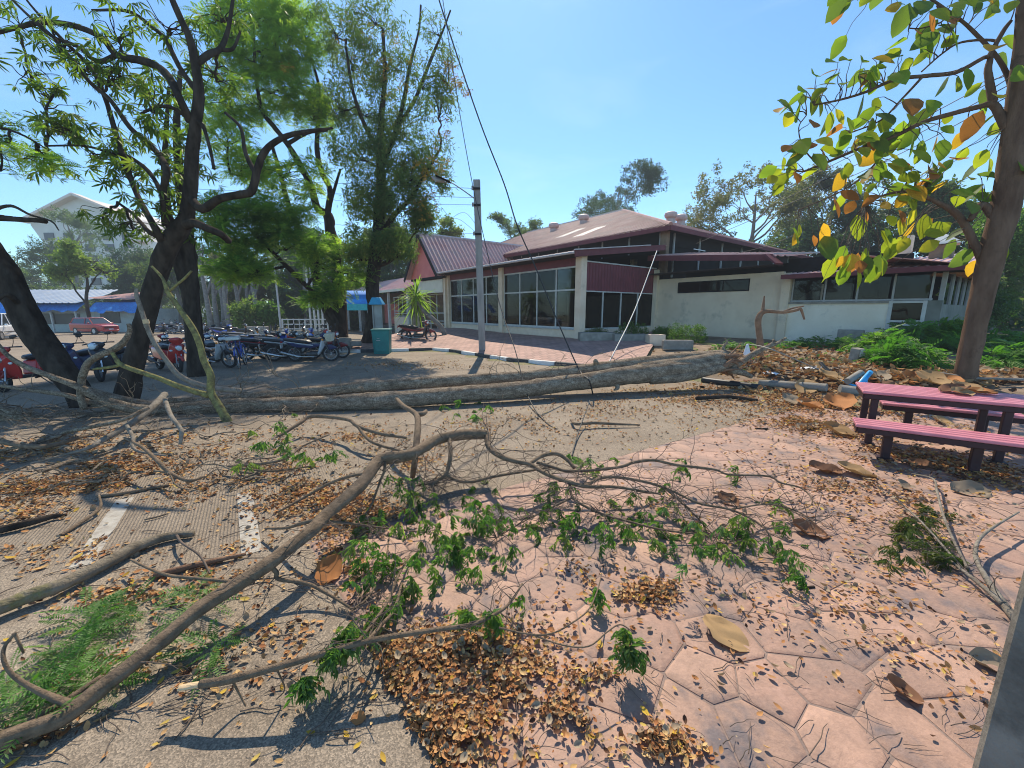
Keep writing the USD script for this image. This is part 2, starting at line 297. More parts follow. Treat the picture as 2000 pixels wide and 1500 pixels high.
pm('plaza_block', (.36, .20, .16), (.46, .27, .22), 3, .85, .6, 18, dirt=((.22, .15, .125), 1.1, .5))

# ground sheet
xs = np.unique(np.r_[-150, -100, np.arange(-80, -20, 4), np.arange(-20, 24, 1.0), np.arange(24, 80, 4), 100, 140]); ys = np.unique(np.r_[-40, -20, -8, np.arange(-6, 30, 1.0), np.arange(30, 90, 4), 120, 150])
gx, gy = np.meshgrid(xs, ys, indexing='ij'); gz_ = height(gx, gy) - .012
near = np.exp(-((gx - 10) ** 2 / 60 + (gy - 10) ** 2 / 25)); gz_ += .0 * near
i, j = np.meshgrid(np.arange(len(xs) - 1), np.arange(len(ys) - 1), indexing='ij'); k = len(ys)
q = np.stack([i * k + j, (i + 1) * k + j, (i + 1) * k + j + 1, i * k + j + 1], -1).reshape(-1, 4)
obj('ground', (np.stack([gx, gy, gz_], -1).reshape(-1, 3), np.vstack([q[:, [0, 1, 2]], q[:, [0, 2, 3]]])), 'dry_grass', smooth=True, kind='structure')
PINK_C, PINK_R = (-1.61, 2.86), (4.42, 6.68)
ROAD = sg.Polygon([(-46, -6), (5.6, -5.6), PINK_C, PINK_R, (5.2, 7.18), (5.9, 7.65), (5.4, 8.9)] + KERB[::-1] + [(-8.3, 46), (-46, 46)])
obj('road', drape(ROAD, .004, 1.0), 'road', smooth=True, kind='structure')
PINK = sg.Polygon([(5.6, -5.6), PINK_C, PINK_R, (5.5, 7.3), (7.4, 6.75), (13, 6.25), (13, -5.6)])
# pavement: stamped stones, each with its own rim
pv = obj('pavement', drape(PINK, .002, 2.0), 'joint_mortar', kind='structure')
rg = np.random.default_rng(5)
seeds = []
for a in np.arange(-3, 14, .33):
    for b in np.arange(-7, 9, .28): seeds.append((a + (.165 if round(b / .28) % 2 else 0) + rg.uniform(-.11, .11), b + rg.uniform(-.09, .09)))
vor = Voronoi(np.array(seeds)); stones = []
pink_in = PINK.buffer(-.004)
for reg in vor.point_region:
    r_ = vor.regions[reg]
    if -1 in r_ or len(r_) < 3: continue
    c = sg.Polygon(vor.vertices[r_])
    if not c.is_valid or c.area > .6 or c.centroid.y < .6: continue
    d = c.intersection(pink_in)
    if d.geom_type != 'Polygon' or d.area < .008: continue
    d = d.buffer(-.016).buffer(.0125, quad_segs=2)
    if d.is_empty or d.geom_type != 'Polygon': continue
    d = d.simplify(.008); cx, cy = d.centroid.x, d.centroid.y
    if cy > .9 and abs(cx) < (cy + 1.0) * 1.35: stones.append((math.hypot(cx, cy), d))
stones.sort(key=lambda s_: s_[0]); rest = MB()
for n_, (dist_, d) in enumerate(stones):
    ring = np.array(d.exterior.coords)[:-1]; m = len(ring); cen = ring.mean(0); inner = cen + (ring - cen) * (1 - .022 / np.maximum(np.linalg.norm(ring - cen, axis=1, keepdims=True), .05))
    zt = .013 + rg.uniform(-.002, .002); tx, ty = rg.normal(0, .004, 2)
    mb = MB() if n_ < 300 else rest
    zt_r = zt + (inner - cen) @ np.array([tx, ty])
    v = np.vstack([np.c_[ring, np.full(m, .0)], np.c_[ring, np.full(m, zt - .009)], np.c_[inner, zt_r], [[*cen, zt + .002]]]); v[:, 2] += height(v[:, 0], v[:, 1])
    jj = np.arange(m); j2 = (jj + 1) % m
    f = np.vstack([np.stack([jj, j2, m + j2], 1), np.stack([jj, m + j2, m + jj], 1), np.stack([m + jj, m + j2, 2 * m + j2], 1), np.stack([m + jj, 2 * m + j2, 2 * m + jj], 1), np.stack([2 * m + jj, 2 * m + j2, np.full(m, 3 * m)], 1)])
    if trimesh.Trimesh(v, f, process=False).face_normals[-1][2] < 0: f = f[:, ::-1]
    mb.add(v, f)
    if n_ < 300: obj('paving_stone', mb, f'pink_stone_{rg.integers(3)}', pv, smooth=40)
if rest.n: obj('paving_stones', rest, 'pink_stone_0', pv, smooth=40, kind='stuff')
YARD = sg.Polygon([(4.3, 12.6), (5.0, 10.2), (5.6, 8.9), (6.1, 7.7), (7.5, 7.0), (13, 6.5), (20, 6.4), (20, 13), (13.5, 14.2), (9, 19), (7.4, 20.8), (5.2, 14.6)])
obj('yard', drape(YARD, .006, .4, .10, 3), 'dirt', smooth=True, kind='structure')
# plaza behind the kerb, kerb blocks
PLAZA = sg.Polygon(KERB[1:] + [(4.3, 12.6), (5.2, 14.6), (7.4, 20.8), (2.9, 17.6), (-4.4, 27), (-8.2, 27), (-8.25, 17.3)])
def plaza_mat():
    N = {'g': ('geometry', {}), 'mp': ('mapping', {'mapping_type': 'point', 'rotation': (0, 0, .65)}), 'bk': ('brick_texture', {'scale': 1.0, 'brick_width': .32, 'row_height': .22, 'mortar_size': .012, 'color1': (.40, .235, .19), 'color2': (.47, .285, .235), 'mortar': (.2, .14, .11)}),
         'n': ('noise_texture', {'scale': 1.4, 'detail': 8, 'roughness': .65}), 'r': ('rgb_ramp', {'ramp': [(.3, (.62, .62, .62)), (.7, (1.1, 1.08, 1.05))]}), 'm': ('mix', {'mix_type': 'multiply', 'fac': 1.0}), 'iv': ('invert', {}), 'b': ('bump', {'strength': .5, 'distance': .01}), 'p': ('principled_bsdf', {'roughness': .85})}
    MATS['plaza'] = usdkit.material(stage, LOOKS + '/plaza', N, [('g.position', 'mp.vector'), ('mp.vector', 'bk.vector'), ('g.position', 'n.vector'), ('n.fac', 'r.fac'), ('bk.color', 'm.color1'), ('r.color', 'm.color2'), ('m.color', 'p.base_color'), ('bk.fac', 'iv.color'), ('iv.color', 'b.height'), ('b.normal', 'p.normal')], surface='p.BSDF')
plaza_mat()
obj('plaza', drape(PLAZA.buffer(-.05), .118, .6), 'plaza', smooth=True, kind='structure')
kb = meta(UsdGeom.Xform.Define(stage, path_of('kerb')), 'black and white painted kerb edging the pink plaza', 'kerb'); ls = sg.LineString(KERB); L_ = ls.length; n_ = int(L_ / .95)
for k_ in range(n_):
    a, b = ls.interpolate(k_ * L_ / n_ + .006), ls.interpolate((k_ + 1) * L_ / n_ - .006)
    dx, dy = b.x - a.x, b.y - a.y; ln = math.hypot(dx, dy); off_ = (-dy / ln * .09, dx / ln * .09)
    p_, q_ = np.array([a.x + off_[0], a.y + off_[1]]), np.array([b.x + off_[0], b.y + off_[1]])
    mb = MB().box((*((p_ + q_) / 2), .045), (ln, .18, .19), math.atan2(dy, dx), .015)
    obj('kerb_block', mb, 'kerb_white' if k_ % 2 else 'kerb_black', kb)
# painted bay lines on the concrete
def line_px(pts, w, name):
    P = [PZ(u, v)[:2] for u, v in pts]; return sg.LineString(P).buffer(w / 2, cap_style='flat')
for k_, (pts, w) in enumerate((([(245, 975), (158, 1108)], .13), ([(478, 962), (492, 1082)], .13))):
    obj('painted_line', drape(line_px(pts, w, ''), .008, 2.0), 'road_paint', kind='structure')
for k_ in range(9):                           # bay lines of the far lot
    x = -12.5 - 2.6 * k_; obj('painted_line', drape(sg.box(x, 26.5, x + .12, 31), .009, 1.0), 'road_paint', kind='structure')
# ---------------------------------------------------------------- the canteen building
pm('cream_wall', (.60, .45, .32), (.68, .54, .40), 2.5, .85, .25, 20, dirt=((.33, .27, .21), 1.6, .56))
pm('grey_wall', (.60, .47, .335), (.68, .55, .40), 1.2, .9, .25, 18, dirt=((.34, .29, .235), 1.1, .56))
pm('white_wall', (.66, .58, .46), (.74, .67, .55), 1.0, .88, .2, 20, dirt=((.36, .35, .32), 1.3, .55))
pm('mould_wall', (.11, .115, .095), (.17, .17, .145), 1.5, .92, .4, 20, dirt=((.09, .10, .085), 1.4, .5))
pm('red_sheet', (.12, .022, .03), (.16, .03, .04), 2, .6, .1)
pm('red_fascia', (.10, .02, .024), (.14, .03, .034), 3, .6, .1, spec=.3, dirt=((.09, .035, .035), 3, .55))
pm('salmon_wall', (.58, .15, .13), (.64, .20, .17), 1.5, .8, .15)
pm('roof_sheet', (.30, .13, .095), (.40, .21, .165), .9, .55, .1, 12, spec=.4, dirt=((.25, .165, .14), .5, .52), stretch=None)
pm('roof_sheet_old', (.52, .28, .25), (.64, .43, .39), .8, .5, .1, 12, spec=.5, dirt=((.34, .25, .22), .8, .5))
pm('skylight', (.62, .62, .56), (.70, .70, .64), 3, .35)
pm('dark_steel', (.012, .011, .012), (.02, .018, .018), 5, .9, .2, spec=.1)
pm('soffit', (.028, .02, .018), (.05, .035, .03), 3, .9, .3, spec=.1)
pm('brown_cladding', (.16, .10, .065), (.24, .16, .10), 4, .85, .4)
pm('white_frame', (.40, .39, .36), (.50, .49, .46), 5, .6)
pm('grey_frame', (.30, .30, .29), (.38, .37, .36), 5, .6)
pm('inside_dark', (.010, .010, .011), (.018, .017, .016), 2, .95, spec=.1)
pm('inside_floor', (.035, .03, .028), (.05, .045, .04), 2, .6)
pm('vent_metal', (.42, .28, .24), (.52, .38, .33), 6, .5, .1, spec=.5)
pm('gutter', (.36, .31, .30), (.48, .43, .41), 5, .55, .2)
pm('sign_cream', (.55, .50, .38), (.62, .56, .44), 3, .7)
pm('tube_white', (.75, .76, .78), None, rough=.3)
pm('pipe_grey', (.34, .34, .33), (.42, .42, .41), 8, .5)
def glass_mat(name, tint, ior=1.6, rough=.03):
    N = {'t': ('transparent_bsdf', {'color': tint}), 'g': ('glossy_bsdf', {'color': (.9, .93, .95), 'roughness': rough}), 'f': ('fresnel', {'IOR': ior}), 'm': ('mix_closure', {})}
    MATS[name] = usdkit.material(stage, f'{LOOKS}/{name}', N, [('f.fac', 'm.fac'), ('t.BSDF', 'm.closure1'), ('g.BSDF', 'm.closure2')], surface='m.closure')
glass_mat('pane_glass', (.42, .44, .45), 1.38); glass_mat('car_glass', (.10, .11, .12), 1.38)
AX = nz([-.6095, .7928, 0]); BX = np.array([AX[1], -AX[0], 0]); ORG = np.array([2.947, 17.6, .473]); AZA = math.atan2(AX[1], AX[0])
def W(a, b, z): return ORG + a * AX + b * BX + np.array([0, 0, z])
def bbox(mb, a0, a1, b0, b1, z0, z1): return mb.box(W((a0 + a1) / 2, (b0 + b1) / 2, (z0 + z1) / 2), (abs(a1 - a0), abs(b1 - b0), abs(z1 - z0)), AZA)
def ribbed(mb, P0, E, U, L, t0, t1, pitch=.25, h=.035):
    N = nz(np.cross(E, U)); N = N if N[2] > 0 else -N; xs = [0.0]
    for k in range(int(L / pitch)):
        x = k * pitch; xs += [x + .01, x + pitch * .58, x + pitch * .68, x + pitch * .86, x + pitch * .96]
    xs = np.unique(np.clip(np.r_[xs, L], 0, L)); hh = np.where((np.mod(xs, pitch) > pitch * .63) & (np.mod(xs, pitch) < pitch * .9), h, 0)
    v = []
    for x, y in zip(xs, hh): v += [P0 + E * x + U * t0(x) + N * y, P0 + E * x + U * t1(x) + N * y]
    n = len(xs); i = np.arange(n - 1) * 2
    return mb.add(v, np.stack([i, i + 2, i + 3, i + 1], 1))
bd = thing('canteen_building', 'long cream canteen hall with red ribbed roofs, big windows and a grey side wall', 'building', W(5, 3, 0))
def B(name, mat, boxes, **k):
    mb = MB()
    for b in boxes: bbox(mb, *b)
    return obj(name, mb, mat, bd, **k)
BD = 5.57
# glazed front of the dining annexe
for a in (0, 5.67, 11.53): B('column', 'cream_wall', [(a - .17, a + .17, -.17, .17, -.8, 3.75)])
B('sill_wall', 'cream_wall', [(.17, 5.5, -.06, .08, -.9, .45), (5.84, 11.36, -.06, .08, -.9, .45)])
B('window_sill', 'grey_frame', [(.17, 5.5, -.10, .1, .45, .50), (5.84, 11.36, -.10, .1, .45, .50)])
for a0, a1 in ((.17, 5.5), (5.84, 11.36)):
    n = 4; w = (a1 - a0) / n
    fr = MB()
    for z in (.53, 2.19): bbox(fr, a0, a1, -.02, .05, z - .035, z + .035)
    bbox(fr, a0, a1, -.02, .05, 3.12, 3.19)
    wf = obj('window_frame', fr, 'white_frame', bd)
    for k in range(n + 1): obj('mullion', bbox(MB(), a0 + k * w - .03, a0 + k * w + .03, -.025, .055, .5, 3.19), 'white_frame', wf)
    for k in range(n):
        for z0, z1 in ((.56, 2.155), (2.225, 3.12)): obj('pane', bbox(MB(), a0 + k * w + .03, a0 + (k + 1) * w - .03, .01, .018, z0, z1), 'pane_glass', wf)
B('header_band', 'red_sheet', [(-.0, 11.4, -.03, .06, 3.19, 3.62)])
# return side of the annexe: siding over tall windows
mb = MB(); ribbed(mb, W(.0, .17, 2.15), BX, np.array([0, 0, 1.]), BD - .35, lambda x: 0, lambda x: 1.2, .2, .03); obj('siding', mb, 'red_sheet', bd)
B('sill_wall', 'cream_wall', [(-.06, .06, .17, BD - .1, -.9, .45)])
fr = MB(); bbox(fr, -.02, .05, .17, BD - .1, .45, .52); bbox(fr, -.02, .05, .17, BD - .1, 2.1, 2.15); bbox(fr, -.04, .05, .17, BD - .1, 3.35, 3.40); wf = obj('window_frame', fr, 'white_frame', bd)
for k in range(5): obj('mullion', bbox(MB(), -.025, .055, .17 + k * 1.3 - .03, .17 + k * 1.3 + .03, .52, 2.1), 'white_frame', wf)
for k in range(4): obj('pane', bbox(MB(), .01, .018, .2 + k * 1.3, .17 + (k + 1) * 1.3 - .03, .52, 2.1), 'pane_glass', wf)
# lean-to roof, its gutter and its red end boards
mb = MB(); sl = (4.5 - 3.66) / 6.7; ribbed(mb, W(-.4, -.8, 3.66), AX, BX + np.array([0, 0, sl]), 12.0, lambda x: 0, lambda x: 6.7); obj('roof', mb, 'roof_sheet', bd)
mb = MB(); mb.tube([W(-.4, -.86, 3.6), W(11.6, -.86, 3.6)], .055, 8); obj('gutter', mb, 'gutter', bd)
mb = MB(); mb.beam(W(-.42, -.85, 3.56), W(-.42, 5.5, 3.56 + sl * 6.3), .05, .26); obj('barge_board', mb, 'red_fascia', bd)
mb = MB(); mb.beam(W(-.45, -.9, 3.70), W(-.45, 4.2, 3.70 + sl * 5.1), .09, .04); obj('flashing', mb, 'gutter', bd)
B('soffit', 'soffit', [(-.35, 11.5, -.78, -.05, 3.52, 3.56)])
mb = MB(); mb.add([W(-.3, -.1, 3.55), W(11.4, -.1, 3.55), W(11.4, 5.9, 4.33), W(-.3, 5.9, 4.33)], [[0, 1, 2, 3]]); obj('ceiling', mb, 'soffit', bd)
# the hall behind: walls, clerestory, hipped roof
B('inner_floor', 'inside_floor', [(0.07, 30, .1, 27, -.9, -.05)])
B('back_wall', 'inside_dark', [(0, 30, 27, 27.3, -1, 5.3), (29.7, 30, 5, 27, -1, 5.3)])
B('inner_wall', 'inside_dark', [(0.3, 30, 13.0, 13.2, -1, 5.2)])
CA, CB, CZ = -.63, 5.5, 5.36; PIT, RID = .375, 12.5
HA = CA + .75; HB = CB + .75
B('clerestory_wall', 'dark_steel', [(HA, 26, HB, HB + .12, 4.2, 5.45), (HA - .1, HA, HB - .2, 26, 4.6, 5.45)])
for k in range(9): obj('clerestory_post', bbox(MB(), HA + .2 + k * 1.9, HA + .27 + k * 1.9, HB - .07, HB - .01, 4.3, 5.42), 'grey_frame', bd)
for k in range(7):
    obj('side_post', bbox(MB(), HA - .19, HA - .115, HB + .6 + k * 2.6, HB + .68 + k * 2.6, 3.0, 5.42), 'grey_frame', bd)
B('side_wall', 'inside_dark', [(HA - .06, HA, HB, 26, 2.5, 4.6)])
obj('corner_post', bbox(MB(), HA - .30, HA + .05, HB - .30, HB - .02, 3.2, 5.5), 'brown_cladding', bd, label='weathered brown boxed corner of the hall under its roof')
mb = MB(); ribbed(mb, W(CA, CB, CZ), AX, BX + np.array([0, 0, PIT]), 26.0, lambda x: 0, lambda x: min(x, RID), .34, .075); rf = obj('roof', mb, 'roof_sheet', bd, label='big hipped roof of faded red ribbed sheets')
mb = MB(); ribbed(mb, W(CA, CB, CZ), BX, AX + np.array([0, 0, PIT]), 2 * RID, lambda x: 0, lambda x: min(x, RID, 2 * RID - x), .25, .045); obj('hip_face', mb, 'roof_sheet', rf)
mb = MB(); ribbed(mb, W(CA, CB + 2 * RID, CZ), AX, -BX + np.array([0, 0, PIT]), 26.0, lambda x: 0, lambda x: min(x, RID), .25, .045); obj('rear_face', mb, 'roof_sheet', rf)
for e0, e1 in ((W(CA, CB, CZ - .1), W(CA + 26, CB, CZ - .1)), (W(CA, CB, CZ - .1), W(CA, CB + 2 * RID, CZ - .1))):
    mb = MB().beam(e0, e1, .05, .22); obj('fascia', mb, 'red_fascia', rf)
mb = MB(); hp = [W(CA, CB, CZ + .05), W(CA + RID, CB + RID, CZ + .05 + RID * PIT)]; mb.tube(hp, .11, 6); obj('hip_cap', mb, 'roof_sheet', rf)
mb = MB(); mb.tube([hp[1], W(CA + 26, CB + RID, CZ + .05 + RID * PIT)], .12, 6); obj('ridge_cap', mb, 'gutter', rf)
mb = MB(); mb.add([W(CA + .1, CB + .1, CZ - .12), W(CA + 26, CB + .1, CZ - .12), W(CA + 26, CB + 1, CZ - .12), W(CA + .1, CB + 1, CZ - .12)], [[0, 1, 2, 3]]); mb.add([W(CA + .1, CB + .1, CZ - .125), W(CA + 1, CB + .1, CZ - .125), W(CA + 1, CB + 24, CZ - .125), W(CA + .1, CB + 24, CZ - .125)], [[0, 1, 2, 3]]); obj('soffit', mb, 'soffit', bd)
for s0, t0_ in ((7.5, 1.9), (10.6, 3.2)):
    mb = MB(); P = [W(CA + s0 + ds, CB + t0_ + dt, CZ + (t0_ + dt) * PIT + .06) for ds, dt in ((0, 0), (.9, 0), (.9, 2.4), (0, 2.4))]; mb.add(P, [[0, 1, 2, 3]]); obj('skylight_sheet', mb, 'skylight', rf)
def ventilator(P, r=.36, parent=None):
    mb = MB(); mb.lathe([(r * .95, -.45), (r * .95, .0), (r * .8, .05)], P, 16); v_ = obj('ventilator_base', mb, 'vent_metal', rf)
    m2 = MB(); m2.lathe([(r * .78, .04), (r * 1.25, .16), (r * 1.38, .32), (r * 1.25, .47), (r * .8, .56), (.02, .6)], P, 22)
    obj('ventilator_dome', m2, 'vent_metal', v_)
def onroof(u, v):                              # where the sight line meets the ridge or the far slope
    best = None
    for b in np.arange(CB + 6, CB + RID + .1, .25):
        for a in np.arange(CA, CA + 24, .25):
            if a - CA < b - CB: continue
            P = W(a, b, CZ + (b - CB) * PIT); f = depth(P); uu = 1000 + FPX * P[0] / f; vv = 750 - FPX * (P[1] * _s + (P[2] - CAMH) * _c) / f
            e = (uu - u) ** 2 + (vv - v) ** 2
            if best is None or e < best[0]: best = (e, P)
    return best[1]
for u, v in ((1081, 452), (1139, 437)): ventilator(onroof(u, v) + np.array([0, 0, .2]), .36)
for k in (.28, .40): P = W(CA + RID * .5 + 1, CB + RID * (.65 + k), CZ + PIT * (RID * .5 + 1)); ventilator(P + np.array([0, 0, .25]), .36)
# entrance porch
PA, PZE, RA, RZ = 11.45, 3.55, 13.91, 6.3
sl2 = np.array([0, 0, (RZ - PZE) / (RA - PA)])
mb = MB(); ribbed(mb, W(PA - .1, -.95, PZE - .1), BX, AX + sl2, 16.0, lambda x: 0, lambda x: RA - PA + .1, .30, .07); pr = obj('porch_roof', mb, 'roof_sheet_old', bd)
mb = MB(); ribbed(mb, W(2 * RA - PA + .1, -.95, PZE - .1), BX, -AX + sl2, 16.0, lambda x: 0, lambda x: RA - PA + .1, .25, .045); obj('far_slope', mb, 'roof_sheet_old', pr)
mb = MB(); mb.tube([W(RA, -1.0, RZ + .03), W(RA, 15, RZ + .03)], .1, 6); obj('ridge_cap', mb, 'gutter', pr)
mb = MB(); P = [W(PA + .5, 3.2 + .9 * k, PZE + .5 * sl2[2] + .06) for k in (0,)];
q_ = lambda s_, t_: W(PA + t_, s_, PZE + t_ * sl2[2] - .1 * sl2[2] * 0 - .02) + nz(np.cross(BX, AX + sl2)) * -.05
mb.add([q_(.9, .5), q_(2.4, .5), q_(2.4, 1.9), q_(.9, 1.9)], [[0, 1, 2, 3]]); obj('patched_sheet', mb, 'skylight', pr)
for s_ in (1, -1):
    mb = MB().beam(W(RA - s_ * (RA - PA + .12), -.98, PZE - .2), W(RA, -.98, RZ - .06), .05, .2); obj('barge_board', mb, 'dark_steel', pr)
mb = MB(); T = [W(PA, -.5, PZE - .05), W(2 * RA - PA, -.5, PZE - .05), W(RA, -.5, RZ - .05)]; T2 = [t + BX * .1 for t in T]; mb.add(T + T2, [[0, 1, 2], [3, 5, 4], [0, 3, 4], [0, 4, 1], [1, 4, 5], [1, 5, 2], [2, 5, 3], [2, 3, 0]]); obj('gable_wall', mb, 'salmon_wall', bd, smooth=False)
B('porch_beam', 'dark_steel', [(PA, 2 * RA - PA, -.5, -.3, PZE - .2, PZE - .05)])
B('sign_panel', 'sign_cream', [(PA + .35, 2 * RA - PA - .2, -.35, -.28, 2.45, 3.3)])
for a in (PA + .25, 2 * RA - PA - .1): B('porch_column', 'cream_wall', [(a - .12, a + .12, -.3, -.06, -.8, PZE - .2)])
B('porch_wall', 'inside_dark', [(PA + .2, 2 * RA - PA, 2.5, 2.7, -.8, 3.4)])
fr = MB()
for a in np.linspace(PA + .45, 2 * RA - PA - .3, 5): bbox(fr, a - .03, a + .03, .3, .36, -.4, 2.4)
for z in (.35, .55, 1.1, 2.4): bbox(fr, PA + .45, 2 * RA - PA - .3, .3, .36, z - .03, z + .03)
obj('porch_door_frame', fr, 'white_frame', bd)
# white rear wing to the right
pw = B('side_wall', 'grey_wall', [(-5.75, -.02, BD - .1, BD + .1, -1.0, 2.82)], label='long plain grey wall with a strip window')
B('wing_wall', 'inside_dark', [(-9.0, -.1, BD + 2.6, BD + 2.7, -1, 3.4)])
fr = MB(); 
for z in (2.14, 2.60): bbox(fr, -4.52, -1.30, BD - .125, BD - .09, z - .025, z + .025)
for a in (-4.5, -3.43, -2.37, -1.3): bbox(fr, a - .02, a + .02, BD - .125, BD - .09, 2.14, 2.6)
wf = obj('strip_window', fr, 'dark_steel', bd)
for k in range(3): obj('pane', bbox(MB(), -4.48 + k * 1.066, -4.48 + k * 1.066 + 1.02, BD - .115, BD - .103, 2.165, 2.575), 'car_glass', wf)
for q_ in ((-6.05, -5.75, BD - .2, BD + .1, -1.0, 2.75), (-.22, -.02, BD - .28, BD - .1, -1, 3.3)): B('pilaster', 'grey_wall', [q_])
B('low_wall', 'white_wall', [(-9.0, -6.05, BD - .1, BD + .08, -1.0, 1.55)])
B('wall_ledge', 'concrete', [(-9.0, -6.05, BD - .16, BD + .1, 1.55, 1.62)])
# sloping canopy over the grey wall
mb = MB(); e = nz(W(-6.1, 0, 3.30) - W(-.1, 0, 3.92)); ribbed(mb, W(-.1, BD - .95, 3.92), e, BX + np.array([0, 0, .12]), 6.05, lambda x: 0, lambda x: 3.5); obj('canopy_roof', mb, 'roof_sheet', bd)
mb = MB().beam(W(-.1, BD - .98, 3.80), W(-5.6, BD - .98, 3.30), .05, .24); cf = obj('canopy_fascia', mb, 'red_fascia', bd)
mb = MB().beam(W(-5.45, BD - 1.0, 3.42), W(-5.95, BD - 1.25, 3.02), .34, .06); obj('fascia_end', mb, 'red_fascia', cf, label='bent loose end of the red fascia')
mb = MB().beam(W(-5.6, BD - .9, 3.44), W(-7.9, BD - .9, 3.28), .05, .05); obj('roof_edge', mb, 'gutter', bd)
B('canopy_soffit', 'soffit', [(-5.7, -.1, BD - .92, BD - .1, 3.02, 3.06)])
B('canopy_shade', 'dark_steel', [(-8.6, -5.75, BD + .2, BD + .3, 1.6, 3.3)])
# low kitchen at the right end
fr = MB(); 
for z in (1.66, 2.55): bbox(fr, -10.0, -6.05, BD - .03, BD + .03, z - .03, z + .03)
mf = obj('mesh_window_frame', fr, 'grey_frame', bd)
for a in (-6.1, -7.15, -8.1, -9.05, -9.95): obj('mullion', bbox(MB(), a - .025, a + .025, BD - .035, BD + .035, 1.62, 2.55), 'grey_frame', mf)
for k in range(4): obj('pane', bbox(MB(), -9.9 + k * .96, -9.9 + k * .96 + .9, BD - .004, BD + .004, 1.68, 2.53), 'pane_glass', mf)
obj('leaning_panel', MB().add([W(-6.2, BD + .1, 1.64), W(-7.9, BD + .1, 1.64), W(-7.9, BD + .12, 2.28), W(-6.9, BD + .12, 2.28)], [[0, 1, 2, 3]]), 'white_wall', bd)
fr = MB(); 
for a in (-9.05, -9.87): bbox(fr, a - .05, a + .05, BD - .12, BD - .04, .1, 1.62)
for z in (.25, .72, .83, .95, 1.58): bbox(fr, -9.87, -9.05, BD - .115, BD - .045, z - .035, z + .035)
dr = obj('door', fr, 'white_frame', bd)
obj('door_panel', bbox(MB(), -9.82, -9.1, BD - .09, BD - .07, .3, .7), 'brown_cladding', dr); obj('pane', bbox(MB(), -9.82, -9.1, BD - .09, BD - .08, .99, 1.55), 'car_glass', dr)
B('kitchen_corner', 'mould_wall', [(-10.25, -9.92, BD - .12, BD + .2, -1, 1.62)])
B('kitchen_side_wall', 'mould_wall', [(-10.25, -10.05, BD + .2, BD + 13, -1, 1.5)])
for k in range(8): obj('side_mullion', bbox(MB(), -10.22, -10.1, BD + .25 + k * 1.8, BD + .33 + k * 1.8, 1.5, 2.55), 'grey_frame', bd)
for k in range(7): obj('pane', bbox(MB(), -10.17, -10.16, BD + .33 + k * 1.8, BD + 2.05 + k * 1.8, 1.5, 2.5), 'car_glass', bd)
for b in (1.2, 2.4): obj('drain_pipe', MB().tube(spl([W(-10.3, BD + b, -.3), W(-10.3, BD + b, .7), W(-10.28, BD + b, .85), W(-10.2, BD + b, .9)], 4), .035, 8), 'pipe_grey', bd)
B('kitchen_floor', 'inside_dark', [(-10, -6, BD + .2, BD + 13, -1, 0)])
B('kitchen_back', 'inside_dark', [(-10, 0, BD + 12.8, BD + 13, -1, 3.5)])
mb = MB(); ribbed(mb, W(-10.75, BD - .75, 2.62), AX, BX + np.array([0, 0, .14]), 4.9, lambda x: 0, lambda x: min(6, 2.0 + 20 * x), .25, .035); kr = obj('kitchen_roof', mb, 'roof_sheet_old', bd)
mb = MB().beam(W(-10.78, BD - .78, 2.56), W(-5.9, BD - .78, 2.56), .05, .16); obj('fascia', mb, 'red_fascia', kr)
mb = MB().beam(W(-10.78, BD - .78, 2.56), W(-10.78, BD + 12, 2.56), .05, .16); obj('fascia', mb, 'red_fascia', kr)
mb = MB(); ribbed(mb, W(-10.76, BD - .75, 2.62), BX, AX + np.array([0, 0, .20]), 13.5, lambda x: 0, lambda x: 2.5, .25, .03); obj('hip_face', mb, 'roof_sheet', kr)
mb = MB(); mb.add([W(-10.6, BD - .7, 2.5), W(-6, BD - .7, 2.5), W(-6, BD + 1, 2.52), W(-10.6, BD + 1, 2.52)], [[0, 1, 2, 3]]); obj('soffit', mb, 'soffit', kr)
vb = obj('chimney', bbox(MB(), -8.6, -8.2, BD + 4.5, BD + 4.9, 3.2, 4.3), 'grey_wall', kr); obj('cowl', MB().lathe([(.62, 0), (.5, .12), (.05, .38)], W(-9.6, BD + 3.6, 3.7), 4), 'skylight', kr); obj('cowl_base', bbox(MB(), -9.9, -9.3, BD + 3.3, BD + 3.9, 3.2, 3.7), 'brown_cladding', kr)
# fluorescent tubes seen through the openings
for a, b, z, l in ((HA - .4, HB + 2.2, 4.55, 1.2), (HA - .4, HB + 7, 4.5, 1.0), (2, 2.5, 3.2, 1.2), (4, 3.5, 3.2, 1.2), (1.4, 4, 1.9, .6)): obj('tube_lamp', MB().tube([W(a, b, z), W(a, b + l, z)], .025, 6), 'tube_white', bd)
for a, b in ((3.2, 3.4), (8.4, 3.4), (3.2, 8), (8.4, 8), (12, 8)): B('inner_column', 'grey_wall', [(a - .15, a + .15, b - .15, b + .15, -.8, 4.3)])
for a, b in ((1.5, 2.2), (4, 2.4), (6.9, 2.2), (9.6, 2.6)): B('dining_table', 'grey_frame', [(a - .6, a + .6, b - .4, b + .4, .62, .68), (a - .05, a + .05, b - .05, b + .05, -.05, .62)])
